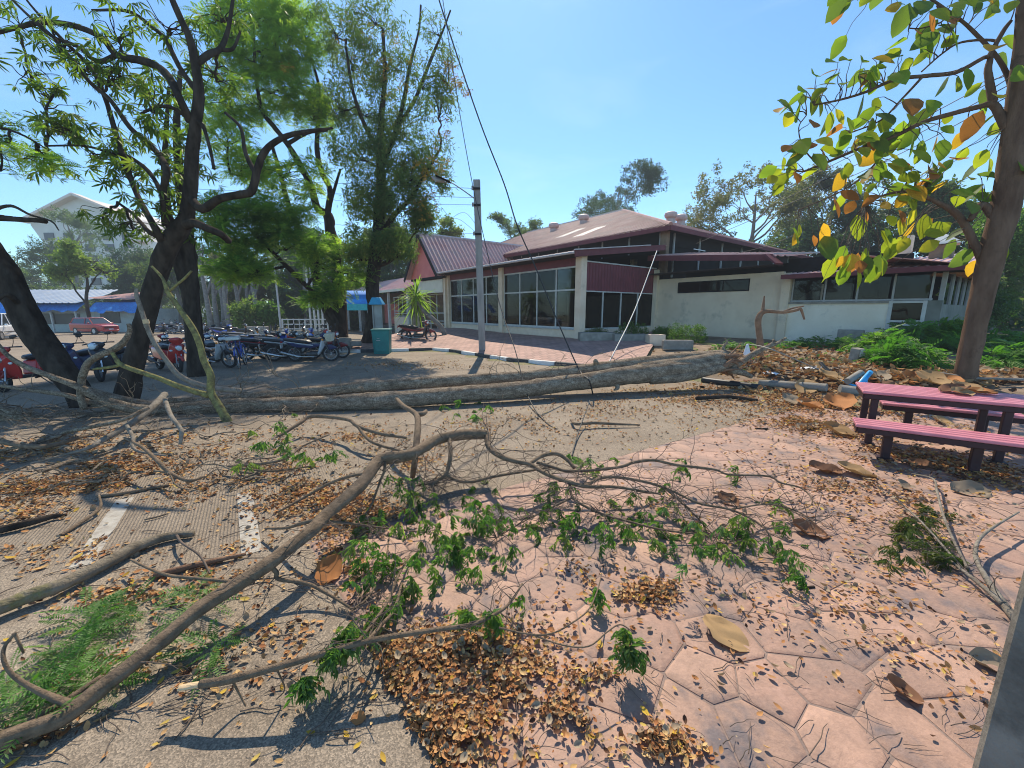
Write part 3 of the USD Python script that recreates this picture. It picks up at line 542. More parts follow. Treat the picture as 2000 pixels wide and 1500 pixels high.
# west wing, low, behind the trees
wg = thing('west_wing', 'low open stall wing with a pink hipped roof behind the dark tree trunks', 'building', W(22, 0, 0))
def B2(name, mat, boxes, **k):
    mb = MB()
    for b in boxes: bbox(mb, *b)
    return obj(name, mb, mat, wg, **k)
B2('back_wall', 'brown_cladding', [(16.6, 34, 3.0, 3.2, -1, 3.0)]); B2('stall_counter', 'cream_wall', [(17.2, 20.8, -.2, .1, -.8, .75)])
B2('white_railing', 'white_frame', [(17.2, 20.6, -.25, -.2, z, z + .06) for z in (.8, 1.0, 1.2, 2.3)] + [(a, a + .06, -.25, -.2, .75, 2.3) for a in (17.2, 18.0, 18.8, 19.6, 20.5)])
B2('pink_partition', 'salmon_wall', [(26, 29.5, 2.2, 2.4, -.5, 1.9)])
for a in (17, 21, 25, 29, 33): B2('post', 'white_frame', [(a - .09, a + .09, -.6, -.42, -.8, 2.9)])
mb = MB(); ribbed(mb, W(16.4, -1.0, 2.85), AX, BX + np.array([0, 0, .42]), 18.0, lambda x: 0, lambda x: min(3.2, 18 - x), .25, .04); obj('roof', mb, 'roof_sheet_old', wg)
mb = MB(); mb.beam(W(16.4, -1.02, 2.8), W(34.4, -1.02, 2.8), .05, .18); obj('fascia', mb, 'sign_cream', wg)
# ---------------------------------------------------------------- leaves, sprigs, trees
pm('bark_dark', (.022, .017, .014), (.062, .048, .038), 7, .98, .9, 22, stretch=(1, 1, .35), spec=.06)
pm('bark_brown', (.10, .07, .05), (.17, .125, .09), 6, .92, .8, 26, stretch=(1, 1, .4))
pm('bark_teak', (.095, .055, .036), (.165, .104, .07), 5, .95, 1.0, 24, stretch=(1, 1, .3), dirt=((.04, .028, .02), 2.5, .56), spec=.1)
pm('bark_grey', (.13, .115, .10), (.24, .215, .19), 6, .92, .8, 24)
pm('twig', (.075, .055, .04), (.14, .10, .075), 8, .9)
leafmat('leaf_whorl', [(.07, .12, .02), (.10, .16, .028), (.055, .10, .02), (.14, .18, .035), (.08, .13, .025)], .52)
leafmat('leaf_feather', [(.12, .22, .035), (.16, .27, .045), (.10, .19, .03), (.20, .28, .055)], .58, tcol=(2.4, 2.4, 1.0))
leafmat('leaf_feather_dark', [(.085, .17, .035), (.11, .21, .04), (.065, .14, .03), (.13, .21, .045)], .55, tcol=(2.2, 2.3, 1.0))
leafmat('leaf_olive', [(.085, .15, .05), (.11, .175, .058), (.065, .12, .042), (.15, .165, .06), (.085, .14, .055)], .5)
leafmat('flower_yellow', [(.45, .30, .03), (.35, .22, .04), (.25, .15, .04)], .3, tcol=(1.3, 1.2, .8))
leafmat('leaf_far', [(.075, .12, .05), (.10, .15, .06), (.06, .10, .045), (.12, .155, .06)], .4)
leafmat('leaf_far_dark', [(.04, .075, .038), (.055, .10, .048), (.032, .06, .034)], .3)
leafmat('leaf_far_light', [(.14, .20, .05), (.17, .22, .055), (.11, .17, .045)], .45)
leafmat('leaf_far_dry', [(.13, .125, .07), (.09, .115, .055), (.17, .15, .09), (.08, .105, .05)], .4)
leafmat('leaf_pale', [(.40, .44, .33), (.33, .39, .26)], .3)
leafmat('leaf_shrub', [(.05, .115, .025), (.075, .15, .03), (.06, .13, .025), (.10, .17, .035)], .4)
TW = (0, 0, 1)
def leaf(mb, p, d, n, l, w, fold=.15, droop=0.0, segs=1):
    d, n = nz(d), np.asarray(n, float); s_ = nz(np.cross(d, n)); n = nz(np.cross(s_, d)); p = np.asarray(p, float)
    if segs == 1:
        m = p + d * l * .45 - np.array([0, 0, droop * l * .25]); t = p + d * l - np.array([0, 0, droop * l])
        mb.add([p, m + s_ * w / 2 + n * w * fold, t, m - s_ * w / 2 + n * w * fold], [[0, 1, 2], [0, 2, 3]])
    else:
        prof = [(0, .02), (.18, .62), (.42, 1), (.68, .86), (.88, .45), (1, .0)]; v = []
        for t, q in prof:
            c = p + d * l * t - np.array([0, 0, droop * l * t * t]); v += [c - s_ * w / 2 * q + n * w * fold * q, c, c + s_ * w / 2 * q + n * w * fold * q]
        f = []
        for k in range(len(prof) - 1):
            a = 3 * k; f += [[a, a + 1, a + 4], [a, a + 4, a + 3], [a + 1, a + 2, a + 5], [a + 1, a + 5, a + 4]]
        mb.add(v, f)
    return mb
def rdir(r, up=0.0):
    x = r.normal(size=3); x[2] += up; return nz(x)
def sprig_whorl(seed, mat='leaf_whorl', l=.20, w=.05, n=8):
    r = np.random.default_rng(seed); mb = MB()
    for k in range(n):
        a = 2 * math.pi * k / n + r.uniform(-.2, .2); d = np.array([math.cos(a), math.sin(a), r.uniform(-.8, .1)])
        leaf(mb, d * .01, d, (0, 0, 1), l * r.uniform(.7, 1.2), w * r.uniform(.75, 1.05), .12, r.uniform(.25, .8), 2)
    return (*mb.get(), mat, False)
def frond(mb, p, d, n, l, r, pairs=9, pl=.16, pw=.03, droop=.25):
    d, n = nz(d), nz(n); s_ = nz(np.cross(d, n)); n = nz(np.cross(s_, d))
    for k in range(pairs):
        t = .2 + .8 * k / (pairs - 1); c = np.asarray(p) + d * l * t - np.array([0, 0, droop * l * t * t]); q = pl * (1 - .55 * abs(t - .5) * 2 * .8)
        for sg_ in (-1, 1): leaf(mb, c, s_ * sg_ + d * .55 - np.array([0, 0, .15]), n + r.normal(0, .25, 3), q * r.uniform(.85, 1.1), pw, .1)
    v = [np.asarray(p), np.asarray(p) + s_ * .006, np.asarray(p) + d * l - np.array([0, 0, droop * l])]; mb.add(v, [[0, 1, 2]])
def sprig_feather(seed, mat='leaf_feather', n=4, l=.42, pairs=9, pl=.16, pw=.034, droop=.25):
    r = np.random.default_rng(seed); mb = MB()
    for k in range(n):
        a = 2 * math.pi * k / n + r.uniform(-.5, .5); d = np.array([math.cos(a), math.sin(a), r.uniform(-.25, .45)])
        frond(mb, d * .02, d, (r.normal(0, .3), r.normal(0, .3), 1), l * r.uniform(.8, 1.15), r, pairs, pl, pw, droop)
    return (*mb.get(), mat, False)
def sprig_broad(seed, mat, n=16, R=.28, l=.13, w=.06, droop=.2):
    r = np.random.default_rng(seed); mb = MB()
    for k in range(n):
        c = rdir(r) * R * r.uniform(.15, 1) * np.array([1, 1, .7]); d = rdir(r, -.1)
        leaf(mb, c, d, rdir(r, .8), l * r.uniform(.7, 1.2), w * r.uniform(.8, 1.2), .12, droop)
    return (*mb.get(), mat, False)
def limb(pts, per=5):
    """pts: (u, v, Y, radius in pixels) -> points and radii in metres"""
    P = np.array([PY(u, v, Y) for u, v, Y, r in pts]); R = np.array([r * depth(p) / FPX for p, (u, v, Y, r) in zip(P, pts)])
    return spl(np.c_[P, R], per)
def glimb(pts, per=5):
    """pts: (u, v, z, radius in pixels) for what lies near the ground"""
    P = np.array([PZ(u, v, z) for u, v, z, r in pts]); R = np.array([r * depth(p) / FPX for p, (u, v, z, r) in zip(P, pts)])
    return spl(np.c_[P, R], per)
def wander(a, b, r, n=6, amp=.12):
    t = np.linspace(0, 1, n)[:, None]; L = np.linalg.norm(b - a); q = a + (b - a) * t
    q[1:-1] += r.normal(0, amp * L / n, (n - 2, 3)) * 1.5; q[:, 2] += (np.sin(t[:, 0] * math.pi) * L * .08); return spl(q, 3)
def crown_points(blobs, r, gap=.46, nscale=1.6, shell=.35, seed=0):
    out, src = [], []
    for bi, (c, R, n) in enumerate(blobs):
        c, R = np.asarray(c), np.asarray(R); got = 0; tries = 0
        while got < n and tries < 14:
            d = r.normal(size=(n * 2, 3)); d /= np.linalg.norm(d, axis=1, keepdims=True); rad = r.uniform(shell ** 3, 1, n * 2) ** (1 / 3)
            P = c + d * rad[:, None] * R * (0.8 + .4 * meshkit.noise(d * 2.2 + bi * 5.1, seed))[:, None]
            P = P[meshkit.fbm(P * nscale, 3, seed) > gap][:n - got]; out.append(P); src += [bi] * len(P); got += len(P); tries += 1
    return np.vstack(out), np.array(src)
def rand_quat(r, n, tilt=.5):
    return (Rot.from_euler('z', r.uniform(0, 2 * np.pi, n)) * Rot.from_euler('xy', r.normal(0, tilt, (n, 2)))).as_quat()
def pblob(u, v, ru, rv, Y, ry, n):
    c = PY(u, v, Y); k = depth(c) / FPX; return (c, (ru * k, ry, rv * k), n)
def tree(name, label, limbs, blobs, protos, bark, seed, group=None, twigs=6, tilt=.6, gap=.44, scale=(.75, 1.3), base=None, sides=9, nscale=1.2, tr=.012, cat='tree', weights=None):
    r = np.random.default_rng(seed); base = limbs[0][0, :3] if base is None else base
    t = thing(name, label, cat, (base[0], base[1], max(-2, limbs[0][:, 2].min())), group=group)
    obj('trunk', MB().tube(limbs[0][:, :3], limbs[0][:, 3], sides + 3, rough=.18, seed=seed), bark, t, smooth=True)
    for k, l in enumerate(limbs[1:]): obj('branch', MB().tube(l[:, :3], l[:, 3], max(5, sides - 2), rough=.16, seed=seed + k + 1), bark, t, smooth=True)
    if blobs:
        P, src = crown_points(blobs, r, gap, nscale, seed=seed); tree_pts = np.vstack([l[len(l) // 3:, :3] for l in limbs]); kd = cKDTree(tree_pts); mb = MB()
        for bi, (c, R, n) in enumerate(blobs):
            mine = np.where(src == bi)[0]
            if not len(mine) or not twigs: continue
            ctr = np.asarray(c) - np.array([0, 0, .3 * R[2]]); a = tree_pts[kd.query(ctr)[1]]
            w_ = wander(a, ctr, r, 7, .18); mb.tube(w_, np.linspace(tr * 3, tr * 1.6, len(w_)), 5, False)
            for k in mine[:: max(1, len(mine) // twigs)][:twigs]:
                st = w_[r.integers(len(w_) // 2, len(w_))]; q = wander(st, P[k], r, 5, .15); mb.tube(q, np.linspace(tr * 1.3, tr * .35, len(q)), 4, False)
        if mb.n: obj('twigs', mb, bark if bark != 'bark_teak' else 'twig', t, smooth=True, kind='stuff')
        n = len(P); idx = r.choice(len(protos), n, p=weights); instancer('crown', t, protos, P, rand_quat(r, n, tilt), r.uniform(*scale, n), idx)
    return t
FE = [sprig_feather(s_, 'leaf_feather', 3, .44, 8, .15, .034) for s_ in (1, 2, 3)]; FD = [sprig_feather(s_, 'leaf_feather_dark', 3, .44, 8, .15, .034) for s_ in (4, 5, 6)]
WH = [sprig_whorl(s_) for s_ in (1, 2, 3, 4)]
OL = [sprig_broad(s_, 'leaf_olive', 15, .32, .15, .04, .6) for s_ in (1, 2, 3)]; YF = [sprig_broad(9, 'flower_yellow', 16, .18, .08, .04)]
FAR = lambda m, s0=20: [sprig_broad(s0 + k, m, 26, .55, .26, .13) for k in range(3)]

# the dark many-limbed tree at the left, its twin stem behind it
_yb = lambda Y: 7.9 + (7.9 - Y) * .6 if Y < 7.6 else Y
def blimb(pts): return limb([(u, v, _yb(Y), q) for u, v, Y, q in pts])
B_ = [limb([(243, 800, 7.7, 21), (256, 735, 7.75, 18), (268, 680, 7.8, 17), (287, 610, 7.85, 16), (306, 545, 7.9, 16), (325, 490, 7.9, 17), (345, 455, 7.9, 17), (364, 425, 7.9, 13), (372, 370, 7.9, 11.5), (375, 300, 7.9, 11), (383, 240, 7.9, 10), (388, 190, 7.9, 9), (384, 140, 7.9, 8), (372, 80, 7.9, 7), (352, 35, 7.9, 6), (325, -25, 7.9, 5)]),
      blimb([(372, 238, 7.9, 8), (350, 190, 7.7, 7), (325, 145, 7.5, 7), (290, 122, 7.3, 7), (230, 108, 7.0, 6), (200, 75, 6.8, 5.5), (150, 52, 6.6, 5), (90, 43, 6.4, 4.5), (40, 52, 6.3, 4), (-20, 68, 6.2, 3.5)]),
      blimb([(228, 108, 7.0, 4.5), (190, 120, 6.9, 4), (150, 90, 6.8, 3.5), (100, 70, 6.7, 3), (50, 25, 6.6, 2.5), (10, -15, 6.5, 2)]),
      blimb([(385, 180, 7.9, 5), (350, 130, 8.1, 4.5), (325, 80, 8.3, 4), (300, 55, 8.5, 3.5), (250, 22, 8.6, 3), (180, 20, 8.7, 2)]),
      blimb([(384, 125, 7.9, 6), (410, 105, 8.1, 6), (430, 95, 8.3, 5), (445, 60, 8.5, 4), (455, 0, 8.6, 3), (460, -30, 8.7, 2)]),
      blimb([(430, 97, 8.3, 4), (455, 95, 8.4, 3), (470, 60, 8.5, 2)]),
      blimb([(322, 480, 7.9, 8), (300, 440, 7.6, 6), (268, 380, 7.3, 5), (235, 290, 7.0, 5), (205, 190, 6.8, 4), (175, 130, 6.6, 3.5), (120, 75, 6.4, 3), (60, 10, 6.2, 2), (40, -20, 6.2, 2)]),
      blimb([(325, 330, 7.6, 6), (318, 380, 7.7, 6), (330, 430, 7.8, 7), (338, 460, 7.9, 8)][::-1] + [(300, 290, 7.4, 5), (255, 250, 7.2, 4.5), (215, 195, 7.1, 4), (175, 160, 7.0, 3.5), (120, 90, 6.9, 3), (70, 40, 6.8, 2.2)]),
      blimb([(370, 385, 7.9, 7), (395, 408, 7.7, 8), (430, 388, 7.6, 7.5), (470, 380, 7.6, 7.5), (492, 372, 7.6, 7.5), (503, 330, 7.6, 6.5), (520, 292, 7.6, 6), (555, 268, 7.6, 5), (600, 257, 7.6, 4), (650, 250, 7.6, 2)]),
      blimb([(500, 340, 7.6, 5), (480, 300, 7.8, 4), (470, 250, 8, 3), (440, 220, 8.1, 2.5)]),
      blimb([(360, 440, 7.9, 10), (380, 436, 7.7, 8), (410, 448, 7.6, 7), (432, 458, 7.6, 6.5), (446, 470, 7.55, 6)]),
      blimb([(345, 470, 7.9, 9), (310, 462, 7.7, 5), (290, 452, 7.6, 4), (262, 420, 7.5, 3), (230, 395, 7.4, 2)]),
      blimb([(250, 305, 7.2, 3), (290, 335, 7.4, 4), (315, 380, 7.6, 4), (322, 440, 7.8, 5)][::-1] + [(220, 300, 7.1, 2.5), (165, 285, 7.0, 2), (90, 285, 6.9, 1.5)]),
      blimb([(385, 235, 7.9, 5), (398, 250, 7.8, 3.5), (410, 290, 7.7, 3), (418, 330, 7.6, 3)]),
      blimb([(366, 230, 7.85, 4), (340, 212, 7.7, 3.5), (310, 208, 7.6, 3), (275, 222, 7.5, 2)])]
bl = [(110, 90, 70, 50, 6.8, .8, 34), (220, 150, 60, 45, 7.2, .8, 40), (110, 215, 45, 38, 6.8, .6, 30), (150, 250, 55, 35, 6.9, .5, 34), (235, 145, 40, 30, 7.2, .6, 22), (225, 260, 55, 45, 7.2, .7, 44), (100, 185, 30, 25, 6.8, .5, 14), (300, 200, 50, 60, 7.6, .7, 40), (310, 300, 40, 70, 7.8, .7, 40), (260, 350, 60, 40, 7.3, .6, 44), (200, 425, 55, 22, 7.0, .5, 26), (260, 450, 60, 22, 7.2, .5, 26), (190, 300, 55, 35, 7.0, .6, 34), (100, 330, 60, 25, 6.7, .5, 24), (230, 60, 60, 40, 7.5, .8, 30), (330, 40, 60, 45, 8.0, .8, 36), (420, 140, 45, 60, 8.2, .7, 40), (40, 40, 50, 40, 6.4, .6, 20), (160, 130, 60, 40, 7, .8, 32), (310, 400, 40, 40, 7.6, .6, 28), (430, 30, 50, 40, 8.4, .7, 30), (60, 150, 60, 40, 6.6, .6, 16)]
tree('whorled_tree', 'dark leaning tree with forking crooked limbs and whorled narrow leaves, standing beside the fallen trunk', B_, [pblob(*b[:4], _yb(b[4]) + .2, b[5], int(b[6] * .8)) for b in bl], WH, 'bark_dark', 11, tilt=.6, gap=.46, twigs=13, scale=(.45, .95), sides=10, nscale=1.9, tr=.009)
B2_ = [limb([(388, 742, 10.9, 17), (382, 690, 10.9, 15), (376, 620, 10.9, 14), (372, 560, 10.9, 14), (368, 500, 10.9, 13), (362, 430, 10.9, 11), (350, 340, 10.9, 8), (345, 240, 10.9, 6), (352, 140, 10.9, 4)]),
       limb([(374, 600, 10.9, 12), (360, 545, 10.8, 11), (345, 500, 10.7, 10), (330, 430, 10.6, 7), (322, 340, 10.6, 6), (325, 250, 10.6, 4), (330, 170, 10.6, 3)])]
tree('whorled_tree', 'straight dark twin-stemmed tree just right of the leaning dark tree, red scooter beside it', B2_, [pblob(*b) for b in ((350, 250, 40, 60, 10.8, .9, 40), (330, 170, 40, 50, 10.8, .9, 36), (370, 330, 40, 50, 10.8, .9, 40), (340, 420, 60, 50, 10.6, 1, 40))], WH, 'bark_dark', 12, tilt=.6, scale=(.55, 1.0), gap=.46, twigs=10, tr=.01)
# leaning trunk at the left edge
A_ = [limb([(172, 800, 7.4, 22), (150, 760, 7.5, 21), (120, 720, 7.55, 21), (90, 680, 7.6, 22), (62, 640, 7.6, 22), (35, 590, 7.6, 22), (5, 535, 7.6, 24), (-40, 470, 7.6, 24), (-90, 400, 7.6, 20), (-120, 300, 7.4, 16), (-130, 180, 7.2, 12)]),
      limb([(-60, 440, 7.6, 10), (-20, 425, 7.3, 7), (30, 428, 7.1, 5), (70, 430, 7.0, 4.5), (90, 433, 7.0, 4)]),
      limb([(-60, 440, 7.6, 8), (-20, 415, 7.2, 4), (20, 402, 7.0, 3), (60, 420, 6.9, 2), (100, 432, 6.8, 1.5), (115, 450, 6.8, 1)]),
      limb([(-110, 320, 7.4, 8), (-60, 270, 6.6, 5), (-10, 250, 6.2, 3), (40, 262, 6.0, 2), (90, 290, 5.9, 1.2)]),
      limb([(35, 592, 7.5, 5), (22, 580, 7.3, 5), (10, 575, 7.2, 4), (-10, 590, 7.1, 3)])]
tree('leaning_tree', 'leaning dark trunk at the left edge with feathery leaves on its branch tips', A_, [pblob(*b) for b in ((5, 235, 25, 22, 6.2, .4, 11), (20, 275, 45, 14, 6.1, .4, 16), (70, 300, 45, 22, 6.0, .4, 18), (90, 320, 40, 15, 6.1, .4, 12), (0, 330, 25, 15, 6.2, .4, 7), (-60, 260, 60, 60, 6.6, .8, 30))], FE, 'bark_dark', 13, tilt=.5, scale=(.35, .6), gap=.3, tr=.006)
# green feathery tree in the middle, two stems from one foot
YC = 19.0
C_ = [limb([(668, 668, YC, 17), (664, 655, YC, 13), (652, 630, YC, 11), (640, 605, YC, 10), (621, 555, YC, 9), (611, 503, YC, 8.5), (592, 470, YC, 7), (575, 430, YC, 6), (560, 390, YC - .3, 5), (548, 340, YC - .6, 4), (530, 280, YC - .8, 3)]),
      limb([(668, 668, YC + .1, 14), (666, 640, YC + .1, 13), (662, 560, YC + .1, 12), (656, 500, YC, 11), (645, 450, YC, 10), (640, 420, YC, 9), (620, 405, YC, 7), (606, 360, YC - .2, 6.5), (583, 317, YC - .4, 6), (562, 282, YC - .6, 5), (533, 245, YC - .8, 5), (512, 215, YC - 1, 4), (500, 150, YC - 1.2, 3), (495, 60, YC - 1.3, 2)]),
      limb([(640, 415, YC, 6), (645, 372, YC + .2, 5.5), (630, 340, YC + .2, 5), (620, 300, YC + .2, 5), (620, 260, YC + .3, 4), (625, 180, YC + .3, 3), (600, 90, YC + .3, 2)]),
      limb([(645, 400, YC, 3), (656, 360, YC - .3, 3), (665, 330, YC - .5, 2)]),
      limb([(583, 317, YC - .4, 4), (540, 330, YC - 1, 3), (500, 345, YC - 1.5, 2.5), (450, 340, YC - 2, 2)]),
      limb([(560, 282, YC - .6, 4), (600, 260, YC - .8, 3), (640, 255, YC - 1, 2)])]
bl = [(500, 40, 70, 45, YC - 1, 1.6, 260), (560, 95, 60, 45, YC - 1, 1.5, 260), (505, 120, 70, 40, YC - 1.4, 1.5, 240), (555, 170, 75, 42, YC - .8, 1.6, 300), (480, 190, 55, 40, YC - 1.5, 1.4, 200), (610, 220, 60, 50, YC - .3, 1.5, 220), (440, 270, 55, 35, YC - 2, 1.3, 160), (470, 320, 60, 26, YC - 2, 1.3, 170), (560, 340, 70, 36, YC - 1.5, 1.6, 220), (430, 215, 40, 30, YC - 2, 1.2, 110), (450, 60, 50, 40, YC - 1.6, 1.3, 170), (600, 60, 45, 40, YC, 1.3, 160), (540, 20, 60, 40, YC, 1.4, 200)]
tree('feathery_tree', 'tall bright green feathery tree forking low from one foot beside the kerb', C_, [pblob(*b[:6], int(b[6] * .62)) for b in bl], FE, 'bark_dark', 21, tilt=.45, scale=(.8, 1.35), gap=.49, twigs=10, sides=8, nscale=1.2, tr=.014)
bl = [(480, 415, 55, 28, YC - 3, 1.3, 170), (550, 410, 65, 34, YC - 2.5, 1.4, 230), (470, 470, 60, 32, YC - 3, 1.4, 210), (560, 480, 70, 32, YC - 2.5, 1.5, 250), (500, 530, 65, 26, YC - 3, 1.3, 180), (620, 500, 45, 50, YC - 1, 1.2, 150), (440, 520, 40, 30, YC - 3, 1.2, 110), (640, 575, 32, 22, YC - 1, .8, 90), (610, 590, 30, 14, YC - 1, .7, 50), (420, 420, 40, 30, YC - 3, 1.2, 90), (700, 545, 30, 20, YC - .5, .7, 50)]
C2 = [limb([(664, 640, YC - .3, 6), (630, 590, YC - .6, 5), (600, 560, YC - 1, 4.5), (560, 520, YC - 1.6, 4), (520, 480, YC - 2.2, 3), (480, 440, YC - 2.7, 2.2)]), limb([(600, 560, YC - 1, 3), (620, 520, YC - 1, 3), (615, 470, YC - 1.2, 2)]), limb([(560, 520, YC - 1.6, 3), (500, 530, YC - 2.5, 2), (450, 525, YC - 3, 1.5)])]
tree('feathery_tree', 'low spreading dark green boughs hanging over the row of parked motorcycles', C2, [pblob(*b[:6], int(b[6] * .85)) for b in bl], FD + FE[:1], 'bark_dark', 22, tilt=.45, scale=(.8, 1.3), gap=.48, twigs=9, sides=7, nscale=1.2, tr=.012)
# olive tree with hanging yellow clusters right of it
YD = 18.6
D_ = [limb([(722, 672, YD, 17), (724, 655, YD, 15), (731, 610, YD, 12), (727, 560, YD, 13), (734, 500, YD, 12), (740, 440, YD, 11), (745, 370, YD, 10), (742, 300, YD, 8), (745, 230, YD, 6), (752, 150, YD, 4), (748, 60, YD, 3)]),
      limb([(738, 470, YD, 6), (770, 420, YD - .3, 5), (800, 390, YD - .5, 4), (830, 340, YD - .6, 3), (860, 290, YD - .8, 2)]),
      limb([(744, 330, YD, 6), (775, 250, YD, 5), (790, 190, YD, 4), (800, 130, YD, 3), (818, 60, YD, 2), (822, 10, YD, 2)]),
      limb([(775, 250, YD, 4), (810, 195, YD, 3.5), (840, 120, YD, 3), (865, 60, YD, 2), (880, 20, YD, 1.5)]),
      limb([(742, 300, YD, 5), (715, 250, YD - .5, 4), (690, 180, YD - .8, 3), (675, 90, YD - .8, 2)]),
      limb([(735, 520, YD, 5), (760, 510, YD - .5, 4), (790, 490, YD - 1, 3)])]
bl = [(700, 300, 60, 45, YD - .5, 1.4, 210), (755, 320, 70, 50, YD - .8, 1.5, 260), (735, 400, 62, 40, YD - .5, 1.4, 230), (790, 405, 60, 40, YD - 1, 1.3, 210), (735, 470, 60, 36, YD - .6, 1.2, 210), (785, 470, 48, 36, YD - 1, 1.1, 160), (715, 215, 62, 45, YD - .4, 1.4, 200), (790, 245, 60, 50, YD - .6, 1.4, 190), (845, 300, 42, 45, YD - .8, 1.1, 120), (690, 120, 60, 55, YD, 1.4, 170), (760, 120, 65, 55, YD, 1.4, 190), (825, 160, 48, 50, YD - .4, 1.2, 110), (875, 150, 30, 45, YD - .8, .9, 60), (655, 60, 50, 45, YD + .3, 1.3, 120), (730, 35, 60, 35, YD + .3, 1.3, 130), (860, 60, 36, 40, YD, 1, 44), (870, 350, 20, 22, YD - 1, .6, 26), (800, 340, 55, 40, YD - 1, 1.3, 170), (860, 200, 30, 30, YD - .8, .8, 40), (660, 220, 40, 50, YD, 1.1, 100), (825, 430, 30, 30, YD - 1.2, .8, 60), (705, 500, 36, 30, YD - .3, .9, 90)]
yl = [(880, 150, 20, 30, YD - 1.2, .5, 26), (840, 330, 34, 26, YD - 1.6, .5, 30), (830, 400, 30, 30, YD - 1.7, .5, 22), (770, 120, 60, 60, YD - 1, .9, 26), (860, 260, 26, 30, YD - 1.4, .5, 14), (690, 70, 40, 40, YD - .6, .6, 10), (905, 170, 14, 18, YD - 1.2, .4, 10), (560, 140, 20, 12, YC - 2.6, .3, 5)]
nb = len(bl); allb = [pblob(*b[:6], int(b[6] * (.85 if b[1] < 330 else 1.3))) for b in bl]
td = tree('olive_tree', 'tall dusty olive tree with clumps of yellow blossom, right beside the teal bin', D_, allb, OL, 'bark_dark', 31, tilt=.8, scale=(.75, 1.25), gap=.49, twigs=11, sides=8, nscale=1.3, tr=.014)
r_ = np.random.default_rng(33); P, _ = crown_points([pblob(*b) for b in yl], r_, .3, 1.5, seed=5)
instancer('blossom', td, YF, P, rand_quat(r_, len(P), 1.0), r_.uniform(.6, 1.3, len(P)), np.zeros(len(P), int))
# dracaena by the entrance
r_ = np.random.default_rng(40); dp = PY(812, 640, 21.5); t = thing('dracaena', 'spiky palm-like plant with two bare stems by the canteen entrance', 'plant', (dp[0], dp[1], hz(dp[0], dp[1])))
s1_ = limb([(812, 662, 21.5, 4), (811, 620, 21.5, 4), (812, 595, 21.5, 4.5)]); obj('stem', MB().tube(s1_[:, :3], s1_[:, 3], 8, rough=.1), 'bark_grey', t, smooth=True)
s2_ = limb([(872, 662, 21.3, 5), (862, 640, 21.3, 5), (842, 620, 21.3, 4.5), (825, 605, 21.4, 4), (815, 590, 21.5, 4)]); obj('stem', MB().tube(s2_[:, :3], s2_[:, 3], 8, rough=.1), 'bark_grey', t, smooth=True)
mb = MB(); c = PY(813, 580, 21.5)
for k in range(130):
    d = rdir(r_, .25); leaf(mb, c + np.array([0, 0, r_.uniform(-.35, .25)]), d, (0, 0, 1), r_.uniform(.9, 1.5), .07, .2, r_.uniform(.1, .55), 2)
obj('crown', mb, 'leaf_feather_dark', t, smooth=False, kind='stuff')

